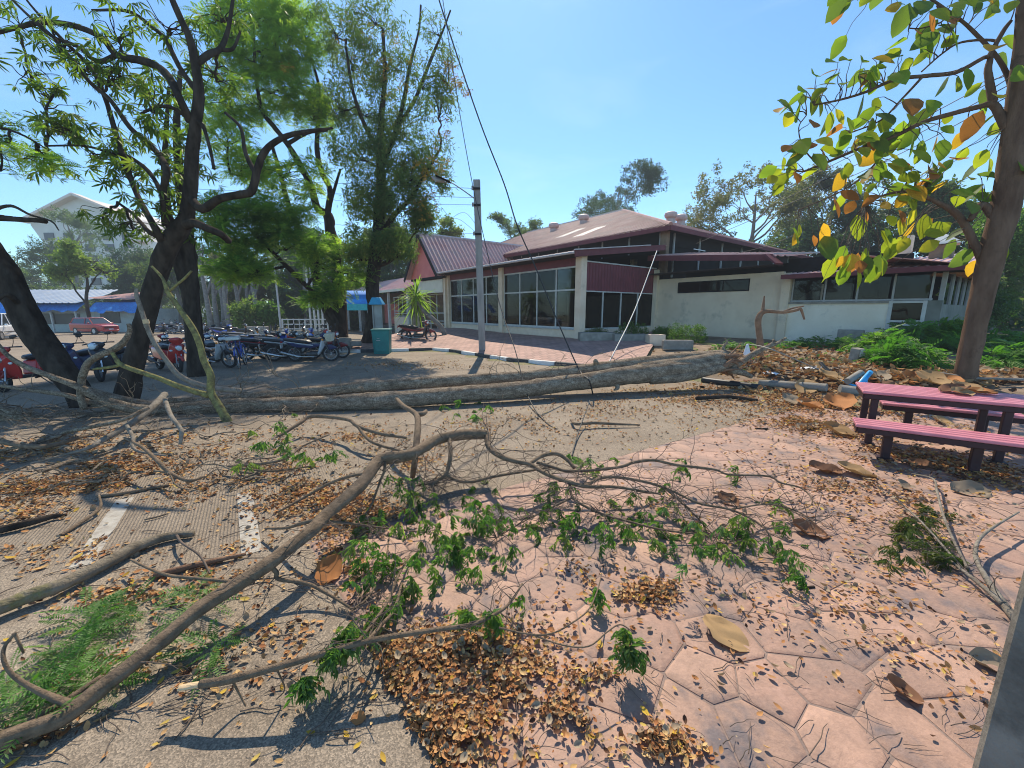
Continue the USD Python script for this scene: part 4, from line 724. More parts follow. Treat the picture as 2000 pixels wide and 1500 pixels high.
# teak at the right: every big leaf is a part
def teak_mat(i, c): leafmat(f'teak_{i}', [c, tuple(x * 1.15 for x in c), tuple(x * .85 for x in c)], .6, .6, tcol=(1.9, 1.9, .8))
for i_, c in enumerate(((.13, .21, .025), (.20, .25, .025), (.085, .14, .035), (.32, .31, .03), (.42, .25, .03), (.26, .11, .04))): teak_mat(i_, c)
def tlimb(pts): return limb([(u, v, 8.5 + (8.5 - Y) * .45, q) for u, v, Y, q in pts])
TK = [limb([(1885, 752, 8.5, 17.5), (1888, 720, 8.5, 16.5), (1902, 650, 8.5, 16.5), (1922, 560, 8.5, 18), (1945, 470, 8.5, 20), (1964, 400, 8.5, 21), (1978, 300, 8.5, 19), (1988, 200, 8.5, 17), (1998, 100, 8.5, 14), (2005, 0, 8.5, 13), (2010, -80, 8.5, 12)]),
      tlimb([(1965, 250, 8.4, 8), (1940, 205, 8.1, 7), (1915, 208, 7.9, 5), (1860, 222, 7.5, 4.5), (1800, 240, 7.2, 4), (1740, 270, 6.9, 3.5), (1680, 290, 6.7, 3), (1620, 315, 6.5, 2.5), (1570, 335, 6.3, 2)]),
      tlimb([(1940, 200, 8.1, 7), (1930, 140, 8.0, 6), (1930, 110, 7.9, 4), (1870, 140, 7.6, 4), (1810, 148, 7.3, 3.5), (1750, 155, 7.0, 3), (1690, 180, 6.8, 2.5), (1640, 195, 6.6, 2), (1590, 205, 6.5, 1.5)]),
      tlimb([(1930, 112, 8.0, 4), (1960, 60, 8, 4), (1975, 40, 8.1, 3)]), tlimb([(1935, 105, 7.9, 3), (1945, 80, 7.8, 2.5), (1880, 82, 7.5, 2), (1840, 105, 7.3, 1.6), (1800, 140, 7.2, 1.5)]),
      tlimb([(1800, 152, 7.3, 2.5), (1760, 195, 7.0, 2), (1720, 235, 6.8, 1.6), (1660, 260, 6.6, 1.2)]),
      tlimb([(1955, 450, 8.5, 8), (1920, 400, 8.2, 7), (1895, 430, 8.3, 5)][::1]), tlimb([(1925, 520, 8.4, 8), (1905, 480, 8.2, 7), (1885, 440, 8.0, 6.5), (1865, 415, 7.8, 6), (1830, 395, 7.6, 4), (1780, 375, 7.3, 3), (1730, 380, 7.1, 2), (1690, 400, 7, 1.5)]),
      tlimb([(1860, 412, 7.8, 3.5), (1890, 440, 7.5, 3), (1895, 490, 7.3, 2.5)]), tlimb([(1745, 272, 6.9, 2), (1700, 330, 6.6, 1.6), (1650, 370, 6.4, 1.3), (1560, 410, 6.2, 1)]),
      tlimb([(1985, 215, 8.4, 6), (1960, 130, 7.8, 4), (1900, 60, 7.2, 3), (1850, 20, 6.9, 2.5), (1800, -10, 6.7, 2), (1720, -30, 6.5, 1.5)]), tlimb([(1830, 10, 6.8, 1.8), (1842, 40, 6.7, 1.5), (1800, 55, 6.6, 1.2), (1775, 55, 6.6, 1)]),
      tlimb([(1600, 325, 6.4, 1.5), (1570, 290, 6.4, 1.2), (1560, 250, 6.4, 1), (1575, 225, 6.5, 1)])]
r_ = np.random.default_rng(50); tk = thing('teak_tree', 'slanting brown teak trunk with huge green and yellow leaves, behind the pink picnic table', 'tree', (*TK[0][0, :2], TK[0][0, 2] - .05))
obj('trunk', MB().tube(TK[0][:, :3], TK[0][:, 3], 16, rough=.14, seed=4), 'bark_teak', tk, smooth=True)
for l in TK[1:]: obj('branch', MB().tube(l[:, :3], l[:, 3], 7, rough=.12), 'bark_teak', tk, smooth=True)
TP = np.vstack([l[:, :3] for l in TK[1:]]); TKD = cKDTree(TP); mbt = MB()
TEAK = [(1565, 175, 0), (1590, 145, 0), (1625, 118, 0), (1650, 115, 1), (1600, 180, 1), (1555, 190, 0), (1545, 205, 2), (1560, 218, 0), (1620, 140, 4), (1585, 172, 4), (1600, 205, 3), (1745, 105, 1), (1740, 112, 2), (1800, 105, 0), (1770, 125, 1), (1650, 160, 0), (1670, 150, 2), (1690, 140, 1), (1720, 130, 0), (1680, 205, 2), (1710, 205, 1), (1700, 165, 0), (1740, 165, 3), (1755, 150, 0), (1660, 240, 0), (1640, 225, 3), (1620, 235, 1), (1590, 240, 5), (1630, 255, 5), (1650, 265, 0), (1535, 290, 5), (1560, 300, 4), (1600, 312, 2), (1500, 335, 0), (1508, 350, 3), (1520, 360, 1), (1545, 330, 1), (1555, 345, 5), (1580, 340, 1), (1685, 275, 1), (1705, 280, 5), (1725, 270, 2), (1740, 290, 1), (1670, 300, 3), (1655, 330, 1), (1690, 340, 2), (1720, 330, 0), (1750, 310, 3), (1770, 330, 1), (1790, 330, 2), (1825, 212, 5), (1875, 268, 4), (1825, 280, 4), (1840, 290, 0), (1780, 230, 1), (1800, 225, 1), (1850, 230, 1), (1870, 165, 1), (1890, 150, 0), (1840, 165, 2), (1920, 190, 2), (1945, 250, 1), (1960, 240, 0), (1900, 240, 5), (1910, 225, 0), (1930, 235, 1), (1950, 185, 3), (1960, 120, 2), (1940, 95, 4), (1970, 85, 0), (1945, 15, 2), (1975, 10, 1), (1880, 300, 1), (1870, 310, 5), (1840, 325, 4), (1900, 330, 2), (1930, 330, 1), (1895, 345, 3), (1910, 370, 0), (1880, 375, 0), (1870, 390, 1), (1900, 400, 2), (1820, 340, 3), (1830, 365, 4), (1800, 360, 5), (1790, 375, 4), (1750, 370, 0), (1740, 355, 1), (1730, 400, 4), (1740, 430, 1), (1760, 425, 5), (1780, 420, 3), (1750, 480, 1), (1760, 470, 3), (1735, 480, 1), (1830, 450, 1), (1845, 440, 3), (1870, 455, 2), (1855, 480, 2), (1880, 500, 2), (1815, 480, 3), (1900, 520, 4), (1560, 450, 3), (1552, 465, 4), (1590, 470, 5), (1610, 455, 4), (1620, 520, 1), (1610, 540, 1), (1640, 510, 4), (1680, 520, 5), (1695, 515, 2), (1705, 540, 1), (1715, 515, 2), (1675, 540, 1), (1670, 510, 5), (1780, 20, 2), (1745, 15, 4), (1755, 5, 0), (1800, 15, 2), (1835, 25, 1), (1870, 20, 2), (1820, 40, 5), (1810, 55, 0), (1850, 55, 2), (1855, 80, 1), (1820, 75, 2), (1800, 65, 5), (1635, 5, 2), (1655, 2, 1), (1680, -10, 0), (1720, -5, 2), (1900, 5, 2), (1925, 0, 0), (1990, 330, 2), (1985, 355, 1), (1985, 380, 2), (1960, 480, 1), (1660, 380, 5), (1640, 350, 4), (1640, 390, 1), (1700, 390, 5), (1715, 375, 2), (1690, 420, 5), (1780, 280, 0), (1800, 300, 1), (1620, 290, 1), (1610, 275, 3), (1700, 245, 1), (1755, 255, 0), (1775, 200, 0), (1730, 225, 2), (1690, 225, 0), (1765, 345, 1), (1715, 300, 0)]
for _ in range(128):
    k_ = r_.integers(len(TEAK)); u_, v_, c_ = TEAK[k_]; TEAK.append((u_ + r_.normal(0, 24), v_ + r_.normal(0, 20), int(r_.choice(6, p=[.32, .26, .2, .08, .06, .08]))))
for k, (u, v, c) in enumerate(TEAK):
    q = PY(u, v, 8.6 + (1990 - u) / 520 + r_.uniform(-.4, .5)); l = r_.uniform(.25, .46) * (1.15 if c == 2 else 1); a = TP[TKD.query(q)[1]]
    d = nz((q - a) * np.array([1, 1, .6]) + np.array([r_.normal(0, .3), r_.normal(0, .3), -.35 * np.linalg.norm(q - a) - .15])); n = nz(np.array([r_.normal(0, .5), -.9 + r_.normal(0, .5), .7]))
    st = q - d * l * .5; mb = MB(); leaf(mb, st, d, n, l, l * r_.uniform(.62, .8), r_.uniform(.05, .2), r_.uniform(.0, .35), 2)
    v_ = mb.v[0]; v_ += (meshkit.noise(v_ * 9 + k, 3)[:, None] - .5) * .05
    obj('leaf', mb, f'teak_{c}', tk, smooth=True); mbt.tube(wander(a, st, r_, 5, .1), np.linspace(.011, .005, 13), 4, False)
obj('twigs', mbt, 'twig', tk, smooth=True, kind='stuff')

# background trees, each with its trunk and crown
def far_tree(name, label, u, vb, vt, Y, wpx, mat, seed, n=500, trunk=4, shape='round', group=None, scale=(.8, 1.4), bark='bark_grey', gap=.42, kind=None, zb=None):
    r = np.random.default_rng(seed); top = PY(u, vt, Y); k = depth(top) / FPX; x = top[0]; zb = hz(x, Y) if zb is None else zb; H_ = top[2] - zb; R = wpx * k
    tp = np.array([[x, Y, zb], [x + r.normal(0, .02) * H_, Y, zb + H_ * .35], [x + r.normal(0, .03) * H_, Y, zb + H_ * .62], [x, Y, zb + H_ * .9]])
    tr = trunk * k; L0 = spl(np.c_[tp, [tr * 1.2, tr, tr * .7, tr * .2]], 4); lim = [L0]; blobs = []
    nb = 9
    for i in range(nb):
        t = (i + .5) / nb
        if shape == 'round': zc = zb + H_ * (.36 + .60 * t); rr = R * (1.05 - 1.1 * (t - .45) ** 2 * 1.6) * .62; off = R * .55
        elif shape == 'cone': zc = zb + H_ * (.25 + .72 * t); rr = R * (1 - .8 * t) * .7; off = R * (1 - .8 * t) * .5
        elif shape == 'flat': zc = zb + H_ * (.68 + .25 * t); rr = R * .5; off = R * .75
        else: zc = zb + H_ * (.1 + .82 * t); rr = R * .6; off = R * .45
        a = r.uniform(0, 2 * math.pi); c = np.array([x + off * math.cos(a), Y + off * math.sin(a) * .8, zc]); blobs.append((c, (rr, rr, rr * (.6 if shape != 'bush' else .8)), max(4, n // nb)))
        s_ = L0[min(len(L0) - 2, int(len(L0) * (.35 + .5 * t)))]; q = wander(s_[:3], c, r, 5, .15); lim.append(np.c_[q, np.linspace(s_[3] * .6, s_[3] * .15, len(q))])
    return tree(name, label, lim if shape != 'bush' else lim[:1], blobs, FAR(mat, seed * 3), bark, seed, group, twigs=5 if shape != 'bush' else 0, tilt=1.2, gap=gap, scale=(scale[0] * .9, scale[1] * .9), sides=6, nscale=.35, tr=.03, base=np.array([x, Y, zb]))
far_tree('tall_tree', 'tall dark pointed tree rising behind the peak of the canteen roof', 1213, 600, 330, 62, 92, 'leaf_far_dark', 61, 1300, 3, 'round')
far_tree('slender_tree', 'small round-topped pale green tree above the left roof, right of its twin', 1042, 600, 428, 52, 34, 'leaf_far', 62, 240, 2)
far_tree('slender_tree', 'airy pale green tree above the entrance roof, left of its twin', 992, 600, 418, 50, 46, 'leaf_far', 63, 300, 2)
far_tree('broad_tree', 'light green tree showing over the porch roof beside the power pole', 862, 600, 428, 40, 46, 'leaf_far_light', 64, 420, 3)
far_tree('airy_tree', 'thin airy tree with bare grey limbs above the right end of the hall roof', 1480, 600, 345, 44, 120, 'leaf_far_dry', 65, 620, 5, 'flat', gap=.5)
far_tree('airy_tree', 'half-bare tall tree seen through the teak leaves, over the kitchen roof', 1640, 600, 330, 38, 95, 'leaf_far_dry', 66, 520, 5, 'round', gap=.48)
far_tree('green_tree', 'dense mid green tree behind the kitchen chimney', 1570, 600, 430, 36, 75, 'leaf_far', 67, 620, 4)
far_tree('green_tree', 'dense dark tree behind the cowl of the kitchen roof', 1720, 600, 395, 33, 85, 'leaf_far_dark', 68, 700, 5)
far_tree('green_tree', 'leafy tree behind the right corner of the kitchen', 1850, 600, 360, 30, 80, 'leaf_far', 69, 650, 5)
far_tree('green_tree', 'bright green leafy tree right of the teak trunk at the picture edge', 1990, 650, 400, 22, 75, 'leaf_shrub', 70, 800, 4, 'bush', scale=(.5, .9))
far_tree('green_tree', 'dark green thicket between the teak trunk and the picture edge', 1930, 660, 520, 20, 55, 'leaf_far', 71, 420, 3, 'bush', scale=(.4, .8))
# woodland behind the lot
rows = [(330, 470, 46, 60, 'leaf_far', 'round'), (400, 440, 50, 60, 'leaf_far_dark', 'round'), (455, 500, 44, 50, 'leaf_far_dry', 'round'), (520, 470, 48, 60, 'leaf_far', 'round'), (575, 490, 42, 50, 'leaf_far_dark', 'round'), (640, 450, 50, 70, 'leaf_far_dark', 'round'), (700, 440, 46, 60, 'leaf_far', 'round'), (770, 430, 44, 60, 'leaf_far_dark', 'round')]
where = ['behind the leaning dark tree', 'behind the twin dark stems', 'with dry leaves, left of the lot exit', 'above the concrete blocks at the lot edge', 'behind the white rail fence, its left end', 'behind the white rail fence, dark crown', 'behind the blue awning', 'behind the west wing roof']
for k, (u, vt, Y, w_, m, sh) in enumerate(rows): far_tree('woodland_tree', 'woodland tree ' + where[k], u, 630, vt, Y, w_, m, 80 + k, 520, 4, sh, 'trees behind the lot', bark='bark_grey')
for k, u in enumerate((412, 425, 438, 448, 470, 487, 505, 600)):
    Y = 38 + (k % 3) * 2; b = PY(u, 632 + (k % 2) * 3, Y); t = thing('bare_trunk', 'bare pale trunk at the far lot edge, ' + ('first', 'second', 'third', 'fourth', 'fifth', 'sixth', 'seventh', 'eighth')[k] + ' from the left', 'tree', b, group='pale trunks at the far lot edge')
    q = spl(np.array([b + [0, 0, -.3], b + [.1 * (k % 3 - 1), 0, 2.5], b + [.3 * (k % 2 * 2 - 1), 0, 6]]), 5); obj('trunk', MB().tube(q, np.linspace(.26, .12, len(q)), 8, rough=.15, seed=k), 'bark_grey', t, smooth=True)
    q2 = spl(np.array([q[5], q[5] + [.5, .2, 1.5], q[5] + [.8, .3, 3]]), 4); obj('branch', MB().tube(q2, np.linspace(.12, .05, len(q2)), 6), 'bark_grey', t, smooth=True)
far_tree('dark_tree', 'big dark blue-green tree behind the blue shop roof', 232, 620, 487, 58, 62, 'leaf_far_dark', 95, 900, 4, 'bush')
far_tree('yellow_green_tree', 'yellow green layered tree in front of the blue shop', 150, 640, 478, 36, 45, 'leaf_far_light', 96, 330, 3, 'flat', bark='bark_dark')
far_tree('yellow_green_tree', 'pale hazy tall tree in front of the gabled building', 122, 620, 400, 70, 58, 'leaf_far', 97, 600, 3)
far_tree('dark_tree', 'round green tree left of the gabled building', 30, 620, 487, 66, 70, 'leaf_far', 98, 700, 3)
far_tree('dark_tree', 'low green tree behind the shop between two taller ones', 75, 620, 530, 56, 60, 'leaf_far', 99, 420, 3)
far_tree('dark_tree', 'green tree behind the left dark trunk and the red roof', 300, 630, 500, 60, 50, 'leaf_far', 100, 500, 3)

# the wood that closes the view beyond the lot and behind the canteen
r_ = np.random.default_rng(150); WP = []
for x0, x1, y0, y1, zt_, n in ((-95, -26, 62, 75, 6.5, 900), (-27, -6, 47, 56, 6.5, 900), (-9, 20, 55, 66, 4.0, 500), (18, 70, 42, 60, 8.0, 900), (24, 60, 22, 40, 4.5, 500)):
    q = np.c_[r_.uniform(x0, x1, n), r_.uniform(y0, y1, n)]; WP.append(np.c_[q, height(q[:, 0], q[:, 1]) + zt_ * r_.uniform(0, 1, n) ** 1.1 * (.55 + .6 * meshkit.noise(np.c_[q * .25, np.zeros(n)], 7))])
WP = np.vstack(WP); wd = instancer('woodland', None, FAR('leaf_far', 300) + FAR('leaf_far_dark', 310) + FAR('leaf_far_dry', 320)[:1], WP, rand_quat(r_, len(WP), 1.2), r_.uniform(1.6, 2.9, len(WP)), r_.integers(0, 7, len(WP)), 'stuff')
meta(wd, 'dense undergrowth and far woodland closing the view beyond the lot', 'woodland')
for k, (u, v, Y, w_, h_, m_, lab) in enumerate(((480, 622, 36, 30, 2.2, 'leaf_far_light', 'yellow green bush among the bare trunks'), (525, 625, 36, 22, 1.4, 'leaf_shrub', 'low green bush behind the grey blocks'), (575, 600, 40, 40, 4.5, 'leaf_far_dark', 'dark tall bush behind the rail fence'), (430, 600, 44, 45, 4, 'leaf_far', 'tall bush left of the bare trunks'))):
    far_tree('bush', lab, u, 640, v - 30, Y, w_, m_, 400 + k, 240, 2, 'bush')
# ---------------------------------------------------------------- vehicles
pm('tyre', (.018, .018, .019), (.03, .03, .03), 20, .85); pm('rim', (.42, .43, .45), None, rough=.35, metal=.8); pm('black_plastic', (.018, .018, .02), (.03, .03, .032), 12, .5); pm('seat_vinyl', (.015, .016, .02), (.025, .026, .03), 9, .45)
pm('chrome', (.6, .6, .6), None, rough=.22, metal=1.0); pm('engine', (.12, .12, .125), (.06, .06, .06), 14, .5, metal=.6); pm('lens', (.6, .65, .68), None, rough=.08, spec=.8); pm('lamp_red', (.4, .02, .02), None, rough=.2); pm('lamp_amber', (.6, .2, .02), None, rough=.2)
PAINT = {'red': (.42, .025, .02), 'dark_red': (.16, .012, .015), 'black': (.014, .014, .017), 'navy': (.015, .022, .07), 'blue': (.02, .06, .32), 'silver': (.42, .43, .45), 'white': (.72, .73, .74), 'car_red': (.40, .03, .03)}
for k_, c_ in PAINT.items(): pm('paint_' + k_, c_, tuple(x * .8 for x in c_), 6, .28, coat=.6, spec=.5)
pm('basket_white', (.66, .66, .63), (.5, .5, .48), 30, .7); pm('basket_straw', (.52, .47, .36), (.40, .36, .27), 20, .9, .5)
def wheel(t, x, r, w, mat='tyre', spokes=5, wire=False, steer=0.0, z=None):
    c = np.array([x, 0, r if z is None else z]); ax = np.array([math.sin(-steer), math.cos(steer), 0])
    wt = obj('tyre', MB().torus(c, ax, r - w * .5, w * .5, 28, 8), mat, t, smooth=True); m = MB(); m.torus(c, ax, r - w * 1.05, .016, 24, 6); m.cyl(c - ax * .05, c + ax * .05, .045, 10)
    a = nz(np.cross(ax, (0, 0, 1))); b = np.array([0, 0, 1.0]); n = 16 if wire else spokes
    for k in range(n):
        th = 2 * math.pi * k / n; d = a * math.cos(th) + b * math.sin(th); s_ = ax * (.03 * (1 if k % 2 else -1) if wire else 0)
        m.tube([c + s_ + d * .03, c + d * (r - w * 1.05)], .004 if wire else .017, 4 if wire else 5, False)
    if not wire: m.cyl(c - ax * .035, c - ax * .03, r * .38, 14)
    obj('rim', m, 'rim', wt); return wt
def mirrors(t, x, z, w=.30):
    for s_ in (-1, 1):
        m = MB(); m.tube(spl([(x, s_ * .2, z), (x + .02, s_ * .27, z + .1), (x + .03, s_ * w, z + .2)], 4), .006, 5); m.hull([(x + .03, s_ * w - .04, z + .22, .022, .03, .035), (x + .03, s_ * w + .05, z + .23, .022, .03, .035)]); obj('mirror', m, 'black_plastic', t)
def scooter(label, col, loc, rz, lean=0.0, group='scooters and motorcycles parked in the lot', steer=.3, accent='black', retro=True):
    t = thing('scooter', label, 'scooter', loc, rz, group, tilt=lean); P = 'paint_' + col; r = .235
    wheel(t, -.62, r, .11); wheel(t, .62, r, .10, steer=steer)
    obj('front_fender', MB().hull([(.62, 0, .44, .06), (.48, 0, .40, .055), (.80, 0, .36, .045), (.74, 0, .42, .055), (.42, 0, .33, .04)]), P, t, smooth=50)
    obj('fork', MB().tube([(.46, .05, .78), (.62, .07, .24)], .022, 7).tube([(.46, -.05, .78), (.62, -.07, .24)], .022, 7), 'chrome', t)
    obj('leg_shield', MB().hull([(.38, .16, .45, .05), (.38, -.16, .45, .05), (.46, .12, .78, .06), (.46, -.12, .78, .06), (.36, .13, .30, .05), (.36, -.13, .30, .05), (.55, 0, .66, .07), (.52, 0, .50, .06)]), P, t, smooth=50)
    obj('floor_board', MB().hull([(.34, .14, .29, .04), (.34, -.14, .29, .04), (-.1, .15, .28, .04), (-.1, -.15, .28, .04)]), 'black_plastic', t, smooth=50)
    obj('body', MB().hull([(-.08, .12, .36, .06), (-.08, -.12, .36, .06), (-.15, .12, .58, .07), (-.15, -.12, .58, .07), (-.72, .10, .62, .07), (-.72, -.10, .62, .07), (-.86, 0, .60, .05), (-.55, .12, .42, .06), (-.55, -.12, .42, .06)]), P, t, smooth=50)
    obj('seat', MB().hull([(-.06, 0, .70, .05), (-.12, .10, .71, .06), (-.12, -.10, .71, .06), (-.45, .11, .73, .065), (-.45, -.11, .73, .065), (-.78, .07, .74, .055), (-.78, -.07, .74, .055)]), 'seat_vinyl', t, smooth=50)
    hb = obj('handlebar_cover', MB().hull([(.44, .13, .93, .055), (.44, -.13, .93, .055), (.50, 0, .95, .07), (.48, 0, .82, .07), (.40, 0, .92, .06)]), P, t, smooth=50)
    m = MB(); m.tube(spl([(.34, -.34, .96), (.40, -.2, .97), (.42, 0, .96), (.40, .2, .97), (.34, .34, .96)], 4), .016, 7); obj('handlebar', m, 'black_plastic', hb)
    hl = obj('headlight', MB().hull([(.57, 0, .70 if retro else .9, .05, .085, .085), (.52, 0, .70 if retro else .9, .06, .1, .1)]), 'chrome', t, smooth=50)
    obj('lens', MB().hull([(.60, 0, .70 if retro else .9, .035, .075, .075)], 2), 'lens', hl, smooth=60)
    for s_ in (-1, 1): obj('indicator', MB().hull([(.50, s_ * .16, .62, .03, .04, .03)]), 'lens', t, smooth=60)
    obj('engine', MB().hull([(-.3, 0, .28, .09, .1, .08), (-.62, .08, .27, .09, .05, .08), (-.45, 0, .34, .1)]), 'engine', t, smooth=50)
    obj('exhaust', MB().tube([(-.25, -.13, .2), (-.5, -.15, .24), (-.62, -.16, .28), (-.95, -.16, .34)], [.02, .03, .055, .05], 10), 'black_plastic', t, smooth=40)
    obj('tail_light', MB().hull([(-.90, .05, .64, .03), (-.90, -.05, .64, .03)]), 'lamp_red', t, smooth=60)
    obj('grab_rail', MB().tube(spl([(-.6, .11, .78), (-.85, .11, .82), (-.92, 0, .83), (-.85, -.11, .82), (-.6, -.11, .78)], 4), .012, 6), 'black_plastic', t)
    obj('rear_fender', MB().hull([(-.78, 0, .48, .05), (-.95, 0, .36, .035), (-.6, 0, .5, .05)]), 'black_plastic', t, smooth=50)
    obj('stand', MB().tube([(-.1, .12, .22), (-.16, .26, .01)], .012, 6), 'engine', t); mirrors(t, .40, .97); return t
def motorcycle(label, col, loc, rz, lean=0.0, group='scooters and motorcycles parked in the lot', steer=.25, accent='silver', basket=None):
    t = thing('motorcycle', label, 'motorcycle', loc, rz, group, tilt=lean); P = 'paint_' + col; r = .285
    wheel(t, -.62, r, .085, wire=True); wheel(t, .62, r, .08, wire=True, steer=steer)
    obj('front_fender', MB().hull([(.62, 0, .575, .045), (.44, 0, .50, .045), (.80, 0, .50, .04), (.40, 0, .40, .035)]), P, t, smooth=50)
    obj('fork', MB().tube([(.42, .07, .86), (.62, .07, .285)], .022, 7).tube([(.42, -.07, .86), (.62, -.07, .285)], .022, 7), 'engine', t)
    obj('leg_shield', MB().hull([(.34, .20, .42, .03), (.34, -.20, .42, .03), (.42, .13, .74, .045), (.42, -.13, .74, .045), (.26, .17, .30, .03), (.26, -.17, .30, .03), (.47, 0, .70, .05)]), 'paint_' + accent, t, smooth=50)
    obj('fairing', MB().hull([(.36, .10, .62, .045), (.36, -.10, .62, .045), (-.05, .07, .52, .045), (-.05, -.07, .52, .045), (-.1, .07, .62, .04), (-.1, -.07, .62, .04)]), P, t, smooth=50)
    obj('tail_panel', MB().hull([(-.05, .08, .56, .05), (-.05, -.08, .56, .05), (-.60, .09, .66, .055), (-.60, -.09, .66, .055), (-.98, 0, .76, .035), (-.5, .08, .55, .045), (-.5, -.08, .55, .045)]), P, t, smooth=50)
    for s_ in (-1, 1): obj('trim_stripe', MB().beam((.1, s_ * .135, .60), (-.85, s_ * .115, .735), .012, .035), 'paint_' + accent, t)
    obj('seat', MB().hull([(-.02, 0, .68, .045), (-.12, .09, .72, .05), (-.12, -.09, .72, .05), (-.5, .10, .755, .05), (-.5, -.10, .755, .05), (-.88, .06, .80, .04), (-.88, -.06, .80, .04)]), 'seat_vinyl', t, smooth=50)
    hb = obj('handlebar_cover', MB().hull([(.40, .11, .95, .05), (.40, -.11, .95, .05), (.47, 0, .98, .055), (.45, 0, .86, .06)]), P, t, smooth=50)
    obj('handlebar', MB().tube(spl([(.30, -.33, .98), (.36, -.2, 1.0), (.38, 0, .98), (.36, .2, 1.0), (.30, .33, .98)], 4), .016, 7), 'black_plastic', hb)
    obj('headlight', MB().hull([(.50, .05, .92, .045, .06, .055), (.50, -.05, .92, .045, .06, .055)]), 'lens', t, smooth=60)
    for s_ in (-1, 1): obj('indicator', MB().hull([(.44, s_ * .15, .80, .04, .03, .035)]), 'lamp_amber', t, smooth=60)
    obj('engine', MB().hull([(.15, 0, .30, .1, .12, .1), (-.12, 0, .28, .12, .14, .1), (.28, 0, .34, .06, .07, .07)]), 'engine', t, smooth=50)
    obj('exhaust', MB().tube([(.1, -.12, .2), (-.3, -.14, .2), (-.45, -.15, .22), (-1.0, -.16, .36)], [.02, .022, .045, .05], 10), 'chrome', t, smooth=40)
    obj('swing_arm', MB().beam((-.1, .09, .3), (-.64, .09, .285), .03, .05).beam((-.1, -.09, .3), (-.64, -.09, .285), .03, .05).tube([(-.6, .1, .3), (-.5, .1, .56)], .03, 8).tube([(-.6, -.1, .3), (-.5, -.1, .56)], .03, 8), 'engine', t)
    obj('rear_fender', MB().hull([(-.72, 0, .60, .05), (-.98, 0, .44, .03), (-.55, 0, .62, .04)]), 'black_plastic', t, smooth=50)
    obj('tail_light', MB().hull([(-1.0, .04, .70, .03), (-1.0, -.04, .70, .03)]), 'lamp_red', t, smooth=60)
    obj('number_plate', MB().box((-1.02, 0, .56), (.012, .2, .14), 0, .004), 'paint_white', t)
    obj('stand', MB().tube([(0, .1, .22), (-.04, .27, .01)], .012, 6), 'engine', t); mirrors(t, .36, 1.0)
    if basket: obj('basket', MB().hull([(.55, .15, .98, .03), (.55, -.15, .98, .03), (.76, .13, .98, .03), (.76, -.13, .98, .03), (.57, .11, .76, .03), (.57, -.11, .76, .03), (.72, .1, .76, .03), (.72, -.1, .76, .03)]), basket, t, smooth=40)
    return t
def gp(u, v): P = PZ(u, v, 0); P = PZ(u, v, hz(P[0], P[1])); return np.array([P[0], P[1], hz(P[0], P[1])])
D2R = math.radians
for mu, mv, mc, ma, macc, mlab in ((402, 706, 'navy', -24, 'silver', 'navy motorcycle squeezed behind the twin dark trunks'), (556, 700, 'black', 20, 'red', 'black motorcycle with a red leg shield inside the tight row'), (500, 692, 'navy', 30, 'black', 'navy motorcycle at the left end of the tight row'), (636, 700, 'dark_red', 10, 'black', 'dark red motorcycle tucked behind the straw basket'), (575, 682, 'black', 40, 'black', 'black motorcycle at the rear of the tight row'), (484, 682, 'black', 36, 'silver', 'black motorcycle behind the blue bicycle, nearest the sunny lot')): motorcycle(mlab, mc, gp(mu, mv), D2R(ma), .1, accent=macc)
scooter('red and black retro scooter facing the camera, beside the trunk at the left edge', 'red', gp(66, 756), D2R(-82), .08, steer=.15)
scooter('dark navy scooter with spread mirrors and white trim, right of the left edge trunk', 'navy', gp(172, 742), D2R(-70), .1, retro=False, steer=-.2)
scooter('black scooter half hidden by the leaning dark trunk', 'black', gp(232, 738), D2R(-75), .1, retro=False)
scooter('bright red round-lamped scooter between the two dark trunks', 'red', gp(332, 724), D2R(-28), -.1, steer=-.25)
motorcycle('dark red motorcycle just behind the bright red scooter', 'dark_red', gp(318, 708), D2R(-20), .1, accent='black')
motorcycle('black motorcycle with grey stripes right of the twin dark trunks, by the blue bicycle', 'black', gp(428, 716), D2R(-25), .1, accent='silver')
motorcycle('dark motorcycle with a pale rear fender behind the blue bicycle', 'black', gp(522, 702), D2R(28), .1, accent='dark_red')
motorcycle('black motorcycle nearest the camera in the row by the kerb', 'black', gp(575, 704), D2R(24), .1, accent='silver')
motorcycle('navy motorcycle with silver leg shield and straw basket, right end of the row', 'navy', gp(613, 706), D2R(4), .1, accent='silver', basket='basket_straw')
motorcycle('blue motorcycle in the middle of the row, its blue fairing up', 'blue', gp(540, 690), D2R(35), .12, accent='blue')
motorcycle('red motorcycle with a raised fairing beside the straw basket', 'red', gp(618, 692), D2R(15), .1, accent='red')
motorcycle('bright blue motorcycle at the back of the row by the kerbed tree', 'blue', gp(590, 686), D2R(50), .12, accent='blue')
motorcycle('pale blue motorcycle standing alone in the sunny lot', 'blue', gp(442, 664), D2R(-8), .1, accent='black')
motorcycle('dark motorcycle standing behind the pale blue one', 'black', gp(468, 660), D2R(25), .1, accent='black')
motorcycle('dark red motorcycle parked on the plaza before the entrance', 'dark_red', gp(818, 662), D2R(-4), .1, accent='black')
far = [(312, 'navy', 14), (326, 'silver', 30), (338, 'blue', 22), (350, 'black', -20), (360, 'navy', 25), (378, 'red', -35), (392, 'black', 12), (405, 'dark_red', 34), (418, 'blue', 15), (430, 'black', -28), (450, 'black', 25), (470, 'navy', 18), (486, 'dark_red', 30), (500, 'black', 12)]
fpro = {}; ORD = 'first second third fourth fifth sixth seventh eighth ninth tenth eleventh twelfth thirteenth fourteenth'.split()
